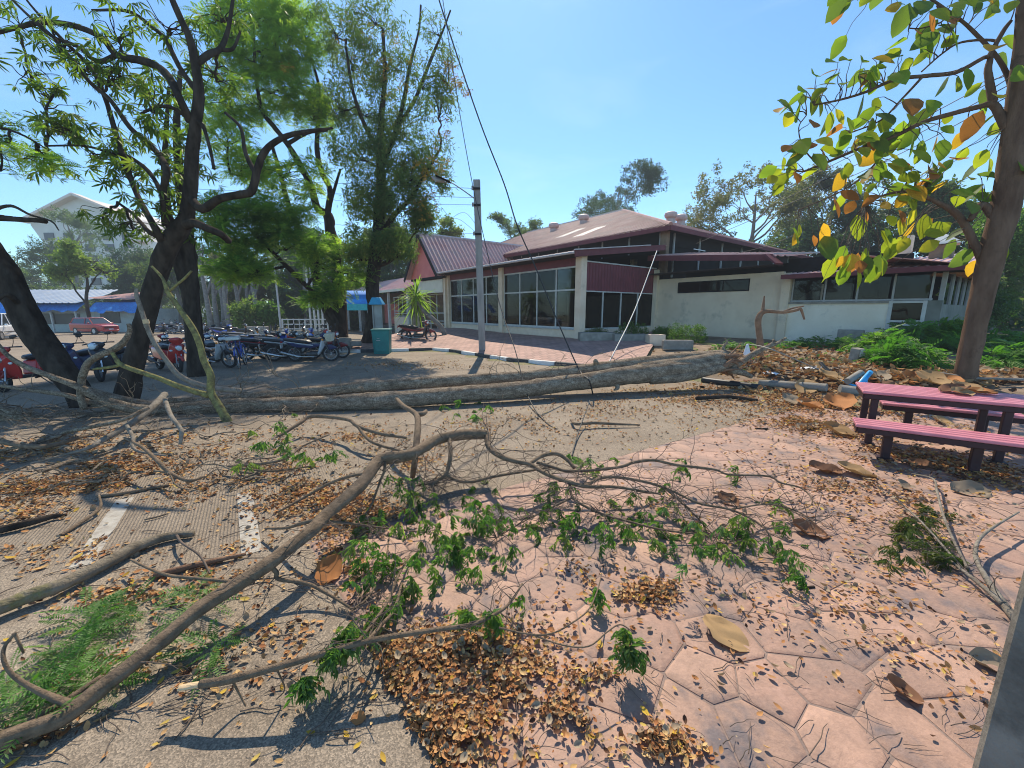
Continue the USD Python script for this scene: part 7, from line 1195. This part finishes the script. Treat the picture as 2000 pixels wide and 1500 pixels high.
for u, v, s_, n, z0 in ((655, 1262, 16, 12, .24), (640, 1275, 14, 8, .2), (598, 1325, 7, 7, .16), (675, 1230, 12, 6, .26), (735, 1190, 16, 6, .15), (915, 1195, 9, 5, .2), (962, 1200, 9, 5, .18), (1225, 1258, 7, 4, .22), (1248, 1275, 9, 5, .17), (1215, 1272, 6, 4, .18), (1225, 1232, 8, 4, .26), (1165, 1158, 12, 5, .14), (800, 1145, 14, 6, .1), (890, 1085, 20, 8, .08)):
    for _ in range(n): L2.append(PZ(r_.normal(u, s_ * .5), r_.normal(v, s_ * .5), max(.03, z0 + r_.normal(0, .02))))
L2 = np.array(L2); instancer('foliage', f2, WI, L2, rand_quat(r_, len(L2), .3), r_.uniform(.5, .85, len(L2)), r_.choice(5, len(L2), p=[.22, .22, .22, .22, .12]))
# mossy log on the concrete
lg = thing('mossy_log', 'mossy crooked log lying on the grooved concrete at the left', 'log', PZ(200, 1110)); LG = glimb([(-40, 1200, .07, 14), (0, 1187, .07, 14), (53, 1166, .07, 13.5), (107, 1148, .07, 13), (150, 1128, .065, 12), (213, 1097, .06, 11), (262, 1070, .06, 10.5), (307, 1053, .05, 9), (345, 1045, .045, 7.5), (378, 1042, .04, 6)])
obj('log', MB().tube(LG[:, :3], LG[:, 3], 14, rough=.16, seed=8), 'bark_moss', lg, smooth=True)
l = glimb([(345, 1046, .05, 3), (355, 1060, .08, 2.4), (390, 1085, .1, 2.2), (410, 1120, .06, 1.8)]); obj('twig', MB().tube(l[:, :3], l[:, 3], 6), 'twig', lg, smooth=True)
for k, (pts, lab, mt) in enumerate((([(-20, 1040, .04, 7), (60, 1020, .05, 7), (105, 1008, .04, 5), (130, 1006, .03, 2)], 'dark broken stick at the left edge above the mossy log', 'bark_dark'), ([(118, 1046, .02, 3.5), (155, 1022, .03, 3.5), (190, 998, .05, 3), (197, 985, .08, 2.6), (193, 968, .12, 2)], 'forked pale stick left of the white line', 'bark_bough'), ([(190, 970, .02, 3), (250, 962, .02, 3.4), (330, 947, .02, 2.6)], 'thin straight stick above the white line', 'bark_bough'), ([(300, 1125, .03, 6), (350, 1112, .03, 6), (420, 1095, .03, 5), (480, 1082, .03, 3)], 'reddish stick below the mossy log', 'dead_wood'), ([(282, 1015, .02, 1.6), (305, 1010, .02, 1.8), (328, 1003, .02, 1.4)], 'small stick between the white lines', 'bark_bough'), ([(255, 1093, .1, 2), (290, 1110, .12, 2.4), (330, 1124, .12, 3), (390, 1130, .14, 3), (470, 1138, .18, 3)], 'thin reddish branch between the log and the crooked bough', 'bark_bough'), ([(1115, 820, .05, 2), (1125, 828, .08, 3), (1160, 826, .08, 3), (1200, 828, .06, 2.6), (1250, 830, .04, 1.6)], 'stick lying alone on the bare asphalt', 'bark_bough'), ([(1255, 1150, .02, 2.6), (1290, 1147, .02, 3), (1320, 1144, .02, 2)], 'short dark stick among the leaves of the pavement', 'bark_dark'), ([(1475, 837, .02, 2), (1500, 838, .02, 2)], 'tiny stick on the pink paving far side', 'bark_dark'), ([(1360, 778, .06, 4), (1420, 775, .06, 4), (1480, 782, .05, 3)], 'dark stick in the leaf litter below the torn trunk', 'bark_dark'), ([(1560, 1150, .02, 3), (1590, 1146, .02, 2.6)], 'short black stick on the right paving', 'bark_dark'))):
    l = glimb(pts); solo('stick', MB().tube(l[:, :3], l[:, 3], 8, rough=.2, seed=k), mt, lab, 'stick', smooth=True)
dk = thing('dead_branch', 'bare crooked dead branch standing upright by the white wall', 'branch', PY(1484, 692, 10.5))
for pts in ([(1484, 694, 10.5, 6), (1485, 670, 10.5, 6), (1482, 645, 10.5, 5.5), (1481, 625, 10.5, 5.5), (1487, 612, 10.5, 5), (1500, 608, 10.4, 3.5), (1530, 610, 10.3, 2.8), (1555, 606, 10.2, 2.8), (1564, 604, 10.2, 2.8), (1571, 624, 10.2, 1.6)], [(1489, 612, 10.5, 3.4), (1491, 595, 10.5, 2.6), (1493, 578, 10.5, 1.2)], [(1530, 609, 10.3, 2), (1548, 602, 10.3, 1.8), (1570, 598, 10.3, 1.2)]): l = limb(pts); obj('stem' if len(pts) > 5 else 'side_stem', MB().tube(l[:, :3], l[:, 3], 8, rough=.18), 'dead_wood', dk, smooth=True)
# small fallen branch on the right paving
f3 = thing('broken_bough', 'small grey forked branch with wilted leaves on the right paving near the post', 'branch', PZ(1900, 1100)); s3_ = []
for pts in ([(1985, 1212, .03, 7), (1968, 1190, .04, 7), (1940, 1150, .06, 5.5), (1918, 1115, .08, 4.6), (1905, 1085, .1, 4), (1912, 1055, .12, 3), (1940, 1030, .14, 2.4), (1990, 1000, .15, 1.6)], [(1960, 1180, .05, 6), (1925, 1150, .06, 4), (1885, 1118, .06, 3), (1840, 1085, .06, 2.4), (1790, 1060, .05, 2), (1740, 1050, .03, 1.2)], [(1890, 1110, .06, 2.6), (1860, 1050, .1, 2.4), (1842, 1005, .12, 2.2), (1830, 960, .12, 2), (1822, 935, .1, 1.6), (1780, 925, .05, 1)], [(1880, 1110, .06, 2), (1800, 1020, .1, 1.8), (1750, 975, .08, 1.4)]): l = glimb(pts); s3_.append(l); obj('side_branch' if s3_[1:] else 'bough', MB().tube(l[:, :3], l[:, 3], 8, rough=.14), 'bark_pale', f3, smooth=True)
m = MB()
for l in s3_: twig_spray(m, l, r_, 11, .3, .1, .003, None, sub=2)
obj('twigs', m, 'twig', f3, smooth=True, kind='stuff'); L3 = np.array([PZ(r_.normal(u, s_), r_.normal(v, s_), max(.03, .08 + r_.normal(0, .03))) for u, v, s_, n in ((1770, 1040, 12, 14), (1830, 1060, 14, 20), (1820, 1005, 14, 12), (1812, 990, 8, 6), (1845, 1090, 14, 8), (1780, 1020, 12, 6), (1740, 1080, 10, 5)) for _ in range(n)]); leafmat('leaf_dull', [(.08, .11, .03), (.06, .09, .025), (.10, .11, .03)], .35); WD = [sprig_wilt(30 + k, 4, 'leaf_dull') for k in range(2)]; instancer('foliage', f3, WD, L3, rand_quat(r_, len(L3), .4), r_.uniform(.6, .95, len(L3)), r_.integers(0, 2, len(L3)))
# heap of green fronds at the lower left
hp_ = thing('green_fronds', 'heap of fresh green feathery fronds on the ground at the lower left', 'fronds', PZ(150, 1270)); LF = []
for u, v, su, sv, n in ((235, 1195, 32, 8, 12), (180, 1220, 20, 9, 10), (135, 1265, 20, 10, 9), (90, 1330, 36, 16, 12), (30, 1385, 30, 18, 10), (160, 1305, 24, 10, 6), (200, 1330, 20, 9, 4), (280, 1270, 14, 14, 5), (415, 1260, 14, 16, 7), (380, 1165, 16, 8, 6)):
    for _ in range(n): LF.append(PZ(r_.normal(u, su), r_.normal(v, sv), r_.uniform(.02, .09)))
LF = np.array(LF); FR = [sprig_feather(60 + k, 'leaf_fresh', 3, .20, 10, .05, .011, .2) for k in range(3)] + [sprig_feather(66, 'leaf_wilted', 3, .22, 10, .05, .011, .25)]; instancer('foliage', hp_, FR, LF, rand_quat(r_, len(LF), .25), r_.uniform(.55, 1.0, len(LF)), r_.integers(0, 4, len(LF)))

# ---------------------------------------------------------------- leaf litter
def brown(name, cols, tr=.12): leafmat(name, cols, tr, .75, tcol=(1.1, 1.0, .8), spec=.15)
brown('litter_a', [(.42, .19, .07), (.50, .26, .10), (.30, .12, .05), (.55, .31, .13), (.38, .16, .06)]); brown('litter_b', [(.55, .34, .13), (.48, .27, .11), (.62, .42, .19), (.36, .19, .08)]); brown('litter_yellow', [(.62, .42, .06), (.55, .34, .05), (.60, .45, .12)], .3); brown('litter_dark', [(.12, .055, .03), (.17, .085, .045), (.09, .045, .028)]); brown('litter_pale', [(.34, .26, .17), (.42, .33, .22), (.28, .20, .13)])
def flake(seed, l, w, mat, curl):
    r = np.random.default_rng(seed); mb = MB(); prof = [(0, .05), (.2, .75), (.5, 1), (.8, .6), (1, .02)]; v = []
    for t, q in prof:
        z = curl * l * (4 * (t - .5) ** 2) * .5; v += [(-l / 2 + l * t, -w / 2 * q, z + curl * w * .6 * q), (-l / 2 + l * t, 0, z), (-l / 2 + l * t, w / 2 * q, z + curl * w * .6 * q)]
    f = []
    for k in range(4): a = 3 * k; f += [[a, a + 1, a + 4], [a, a + 4, a + 3], [a + 1, a + 2, a + 5], [a + 1, a + 5, a + 4]]
    mb.add(v, f); return (*mb.get(), mat, True)
FL = [flake(1, .042, .024, 'litter_a', .25), flake(2, .036, .022, 'litter_a', .5), flake(3, .040, .022, 'litter_b', .35), flake(4, .03, .02, 'litter_b', .15), flake(5, .034, .02, 'litter_dark', .5), flake(6, .045, .022, 'litter_yellow', .2), flake(7, .018, .012, 'litter_pale', .4), flake(8, .05, .034, 'litter_pale', .6), flake(9, .016, .010, 'litter_a', .3)]
r_ = np.random.default_rng(131); PP, SS, KK = [], [], []
def litter(u, v, su, sv, n, pile=.02, w=(.17, .16, .14, .12, .11, .03, .10, .06, .11), sc=(.5, 1.1), maxr=2.6):
    pave = u > 600 and v > 1090; n = int(n * (.85 if pave else 1.15))
    c = PZ(u, v, 0); ex = np.array([np.linalg.norm(PZ(u + su, v, 0)[:2] - c[:2]), np.linalg.norm(PZ(u, v + sv, 0)[:2] - c[:2])])
    q = r_.normal(0, 1, (n, 2)) * r_.uniform(.5, 1.35, (n, 1)); P = c[:2] + q * ex * .8; keep = r_.random(n) < np.clip((.5 * meshkit.fbm(np.c_[P * 2.3, np.zeros(n)], 3, 4) + .5 * meshkit.fbm(np.c_[P * 8.0, np.ones(n)], 2, 9) - .36) / .26, .08, .82); keep &= shapely.contains_xy(PINK.buffer(.03), P[:, 0], P[:, 1]) | (not pave) | (r_.random(n) < .05)
    P = P[keep]; q = q[keep]; n = len(P)
    z = height(P[:, 0], P[:, 1]) + .012 + (pile * np.exp(-(q ** 2).sum(1) / 2)) * r_.uniform(0, 1, n); ins = shapely.contains_xy(PINK, P[:, 0], P[:, 1]); z += np.where(ins, .016, 0)
    PP.append(np.c_[P, z]); SS.append(r_.uniform(*sc, n)); KK.append(r_.choice(9, n, p=w))
for a in ((690, 1150, 40, 40, 900, .03), (720, 1220, 50, 40, 1000, .03), (800, 1290, 60, 45, 1600, .04), (900, 1270, 90, 35, 2000, .04), (760, 1340, 30, 50, 1000, .03), (850, 1400, 55, 50, 1900, .04), (950, 1450, 80, 45, 2000, .035), (1010, 1330, 70, 50, 1100, .03), (1110, 1420, 70, 50, 800, .02), (1300, 1460, 60, 30, 700, .025), (1230, 1170, 70, 25, 1300, .03), (1290, 1155, 60, 18, 800, .03), (1180, 1125, 60, 25, 500, .02), (1350, 1000, 120, 40, 500, .012), (900, 1450, 50, 40, 800, .03), (640, 1100, 20, 30, 500, .02), (1160, 1330, 40, 20, 350, .015),
          (560, 960, 70, 30, 1900, .02), (640, 990, 70, 30, 2200, .025), (700, 1010, 60, 26, 1600, .02), (700, 855, 50, 16, 1100, .015), (790, 905, 50, 20, 800, .012), (560, 910, 60, 20, 700, .012), (300, 920, 80, 16, 2200, .02), (240, 905, 80, 16, 1500, .02), (160, 945, 120, 22, 1800, .015), (60, 960, 90, 25, 1500, .015), (80, 1010, 80, 16, 500, .01), (430, 950, 80, 25, 900, .012), (180, 1090, 130, 16, 500, .008), (120, 1060, 90, 15, 400, .008), (330, 860, 160, 20, 1800, .015), (100, 880, 120, 25, 1500, .015), (600, 870, 180, 25, 1000, .01), (400, 1130, 150, 20, 500, .006), (250, 1170, 100, 14, 450, .008), (300, 1300, 180, 60, 380, .004), (560, 1250, 70, 60, 260, .004), (100, 1430, 60, 20, 220, .01), (480, 1060, 60, 30, 350, .006),
          (1000, 830, 220, 40, 2300, .004), (1250, 800, 160, 30, 1800, .006), (1350, 780, 100, 14, 1500, .012), (1500, 785, 100, 16, 4200, .03), (1600, 790, 80, 16, 3600, .03), (1560, 775, 120, 10, 3000, .03), (1550, 828, 60, 12, 2600, .02), (1640, 845, 50, 12, 1300, .02), (1440, 762, 80, 10, 1800, .02), (1300, 765, 80, 6, 700, .01), (1750, 890, 70, 16, 1400, .02), (1850, 915, 80, 18, 1800, .02), (1950, 930, 70, 20, 1600, .02), (1850, 850, 90, 14, 700, .01), (1700, 800, 40, 20, 800, .015),
          (1650, 955, 70, 14, 420, .01), (1740, 960, 60, 16, 420, .01), (1680, 1010, 90, 25, 420, .008), (1550, 950, 140, 50, 420, .004), (1780, 1000, 90, 50, 420, .005), (1500, 1230, 260, 120, 620, .004), (1700, 1180, 140, 60, 420, .004), (1800, 1300, 120, 90, 260, .004), (1560, 880, 160, 40, 380, .003), (1100, 1230, 160, 60, 500, .004), (1750, 1120, 120, 40, 260, .004), (1900, 1180, 80, 40, 200, .004), (850, 715, 80, 6, 900, .02), (760, 712, 60, 6, 700, .02), (1000, 700, 100, 10, 300, .004), (1250, 690, 100, 12, 300, .004)): litter(*a)
P = np.vstack(PP); S_ = np.concatenate(SS); K_ = np.concatenate(KK); far_ = np.hypot(P[:, 0], P[:, 1]); S_ *= np.clip(.85 + far_ * .07, .9, 1.5)
lt = instancer('leaf_litter', None, FL, P, rand_quat(r_, len(P), .38), S_, K_, 'stuff'); meta(lt, 'small dry brown and orange leaves strewn over road and paving', 'leaves')
# yellow leaves lying singly on the asphalt and short twigs
YL = [(200, 1404, 14), (90, 1390, 9), (118, 1393, 9), (315, 1330, 10), (420, 1347, 10), (345, 1312, 10), (322, 1412, 8), (306, 1453, 8), (205, 1475, 7), (607, 1431, 10), (677, 1436, 11), (730, 1362, 9), (720, 1335, 8), (698, 1456, 9), (748, 1480, 11), (500, 1480, 9), (545, 1486, 9), (435, 1352, 8), (838, 1320, 9), (1172, 1258, 12), (280, 1378, 9), (365, 1404, 9), (150, 1090, 14), (20, 1090, 12), (80, 1110, 12), (15, 1250, 9), (478, 1170, 10), (5, 1440, 12), (100, 1470, 9), (25, 1490, 12), (1260, 1390, 12), (1060, 1310, 8)]
for k, (u, v, s_) in enumerate(YL):
    c = PZ(u, v, .03 if u > 900 else .012); l = s_ * 2.0 * depth(c) / FPX; vv, ff, _, _ = flake(k, l, l * .45, '', .25); a = r_.uniform(0, 6.28); R = Rot.from_euler('xyz', (r_.normal(0, .15), r_.normal(0, .15), a)).as_matrix()
    solo('fallen_leaf', (vv @ R.T + c, ff), 'litter_yellow' if k % 4 else 'litter_b', 'small yellow leaf lying on the bare asphalt in the foreground' if u < 760 else 'small yellow leaf lying on the pink paving', 'leaf', 'single yellow leaves on the asphalt' if u < 760 else 'single yellow leaves on the paving', smooth=True)
def big_leaf(u, v, s_, mat, lab, curl=.35, dz=.05, rot=None, parent_z=None):
    c = pz2(u, v, dz) if parent_z is None else PZ(u, v, parent_z); l = s_ * depth(c) / FPX; n = 9; v_ = []; r = np.random.default_rng(int(u * 7 + v))
    for i in range(n):
        t = i / (n - 1); q = math.sin(math.pi * min(1, t * .95 + .04)) ** .6
        for j in range(7):
            s2 = (j - 3) / 3; x = (t - .5) * l; y = s2 * q * l * .38 * (.86 + .3 * meshkit.noise(np.array([t * 7 + u, j > 3, 3.]), 4)); z = curl * l * (s2 * s2 * .22 * q + (t - .5) ** 2 * .5) + l * .11 * (meshkit.noise(np.array([t * 5 + u, s2 * 3, 0.]), 2) - .5) - (.012 * l if j == 3 else 0); v_.append((x, y, z))
    i, j = np.meshgrid(np.arange(n - 1), np.arange(6), indexing='ij'); q = np.stack([i * 7 + j, (i + 1) * 7 + j, (i + 1) * 7 + j + 1, i * 7 + j + 1], -1).reshape(-1, 4); R = Rot.from_euler('xyz', (r.normal(0, .15), r.normal(0, .12), r.uniform(0, 6.28) if rot is None else rot)).as_matrix(); V = np.array(v_) @ R.T; V = V @ Rot.from_euler('x', .28).as_matrix().T
    lo = V[:, 2].min(); V += c - [0, 0, dz + lo - .004] if parent_z is None else c - [0, 0, lo - .003]
    solo('teak_leaf', MB().add(V, q), mat, lab, 'leaf', smooth=True)
brown('dry_tan', [(.36, .23, .11), (.42, .27, .13)], .15); brown('dry_brown', [(.20, .10, .055), (.26, .13, .07)], .1); brown('dry_orange', [(.40, .17, .06), (.46, .20, .07)], .15); brown('dry_grey', [(.30, .235, .16), (.24, .18, .12)], .05)
for a in ((1418, 1240, 88, 'dry_tan', 'big flat tan leaf lying on the pink paving below the bough tips', .15, .03, -.9), (645, 1112, 62, 'dry_orange', 'curled orange leaf at the corner of the paving', .6, .05), (1422, 972, 44, 'dry_brown', 'dark cupped leaf on the paving under the upper bough', .7, .05), (1583, 1030, 62, 'dry_brown', 'folded brown leaf at the right tips of the bough', .8, .06, -.5), (1612, 915, 56, 'dry_brown', 'long curled brown leaf pointing at the near bench', .8, .05, -.3), (1672, 918, 62, 'dry_tan', 'crumpled tan leaf beside the near bench leg', .6, .06), (1935, 1283, 62, 'dry_grey', 'crumpled grey-brown leaf next to the concrete post', .9, .06), (1765, 1345, 60, 'dry_brown', 'narrow brown leaf on the near right paving', .9, .04, -.7), (1770, 945, 40, 'dry_grey', 'grey curled leaf in the shade edge of the near bench', .7, .05), (1895, 955, 62, 'dry_grey', 'long grey leaf below the near bench', .6, .05, -.3), (1640, 790, 66, 'dry_orange', 'bright orange-brown leaf in the litter left of the table', .7, .06), (1580, 790, 50, 'dry_orange', 'curled yellow-brown leaf in the litter before the long pipe', .8, .06), (1545, 785, 40, 'dry_grey', 'pale bark-like leaf in the litter below the long pipe', .5, .05), (1700, 800, 44, 'dry_brown', 'brown leaf beside the table leg', .7, .06), (1640, 842, 56, 'dry_tan', 'tan crumpled leaf on the paving edge left of the benches', .7, .06), (1575, 832, 40, 'dry_grey', 'pale curled leaf on the litter edge of the paving', .7, .05), (1838, 820, 44, 'dry_tan', 'tan leaf on the shaded paving under the table', .5, .06), (1575, 757, 50, 'dry_tan', 'yellowish flat leaf resting on the long grey pipe', .4, .1), (1820, 742, 60, 'dry_tan', 'tan leaf left of the teak trunk foot', .5, .08), (1780, 738, 44, 'dry_orange', 'orange leaf on the mound between stone and teak', .6, .08), (1850, 738, 52, 'dry_orange', 'orange curled leaf against the teak trunk foot', .6, .1), (1720, 735, 40, 'dry_grey', 'grey leaf behind the blue pipes', .6, .08), (1500, 745, 44, 'dry_tan', 'tan leaf behind the long pipe, left half', .5, .08), (1470, 745, 36, 'dry_brown', 'brown leaf by the torn roots', .5, .08), (1620, 735, 46, 'dry_tan', 'tan leaf behind the long pipe, right half', .5, .08), (1960, 735, 46, 'dry_grey', 'grey leaf right of the teak trunk', .5, .08), (1740, 750, 40, 'dry_brown', 'brown leaf right of the blue pipes', .5, .08), (1900, 935, 46, 'dry_brown', 'dark leaf in the litter under the near bench', .5, .05), (1800, 905, 46, 'dry_brown', 'dark leaf by the near bench legs', .6, .05), (700, 1395, 30, 'dry_orange', 'small orange leaf on the paving edge litter', .5, .03), (830, 1385, 52, 'dry_orange', 'reddish flat leaf in the heap at the paving edge', .3, .05), (1020, 1285, 34, 'dry_brown', 'small dark leaf on the pale paving patch', .6, .04)): big_leaf(*a[:5], *a[5:])
for k, (u, v, s_, mt, lab) in enumerate(((1862, 766, 50, 'dry_brown', 'leftmost dead leaf lying on the picnic table top'), (1886, 764, 46, 'dry_tan', 'tan dead leaf in the middle of the table top heap'), (1914, 768, 44, 'dry_orange', 'rightmost orange dead leaf on the picnic table top'), (1878, 770, 40, 'dry_tan', 'small front leaf of the heap on the picnic table'))): big_leaf(u, v, s_, mt, lab, .6, 0, None, .752)
# leaf carpet on the mound right of the trunk, fine twigs on the paving
r_ = np.random.default_rng(141); bigf = [flake(11, .16, .1, 'litter_pale', .5), flake(12, .2, .12, 'dry_tan', .6), flake(13, .15, .1, 'litter_dark', .5), flake(14, .18, .11, 'litter_a', .5)]; Q = []
for u, v, su, sv, n in ((1560, 725, 90, 10, 260), (1680, 735, 70, 8, 200), (1800, 738, 70, 6, 200), (1900, 738, 80, 6, 200), (1480, 712, 60, 10, 160), (1600, 705, 80, 8, 160), (1980, 740, 60, 10, 140), (1550, 760, 80, 6, 60), (1850, 745, 60, 4, 90), (1500, 690, 60, 8, 160), (1620, 690, 80, 8, 120), (1420, 700, 50, 10, 90)):
    for _ in range(n):
        P_ = pz2(r_.normal(u, su), r_.normal(v, sv), .03)
        if 3 < P_[1] < 14: Q.append(P_ + [0, 0, r_.uniform(0, .04)])
Q = np.array(Q); lm = instancer('leaf_carpet', None, bigf, Q, rand_quat(r_, len(Q), .45), r_.uniform(.55, 1.15, len(Q)), r_.integers(0, 4, len(Q)), 'stuff'); meta(lm, 'large dry tan and brown leaves covering the mound before the walls', 'leaves')
m = MB()
for k in range(210):
    u, v = r_.uniform(620, 1960), r_.uniform(900, 1490); a = PZ(u, v, .024)
    if not shapely.contains_xy(PINK, a[0], a[1]): continue
    d = rdir(r_) * np.array([1, .8, 0]); e = a + nz(d + [.5, -.3, 0]) * r_.uniform(.05, .22); q = wander(a, e, r_, 5, .09); q[:, 2] = np.clip(.022 + abs(r_.normal(0, .006)) + .02 * np.sin(np.linspace(0, 3, len(q))) * r_.uniform(0, 1), .02, .06); m.tube(q, np.linspace(.0018, .0009, len(q)) * r_.uniform(.7, 1.5), 4, False)
for k in range(160):
    a = PZ(r_.uniform(-20, 700), r_.uniform(880, 1480), .012); d = rdir(r_) * np.array([1, .6, 0]); e = a + nz(d + [.6, .2, 0]) * r_.uniform(.06, .3)
    if shapely.contains_xy(PINK, a[0], a[1]): continue
    q = wander(a, e, r_, 5, .1); q[:, 2] = .012 + .015 * np.sin(np.linspace(0, 3, len(q))) * r_.uniform(0, 1); m.tube(q, np.linspace(.003, .0015, len(q)) * r_.uniform(.7, 1.5), 4, False)
tw = obj('fine_twigs', m, 'twig', None, smooth=True, kind='stuff'); meta(tw, 'fine dry leaf stalks and twigs scattered over paving and road', 'twigs')
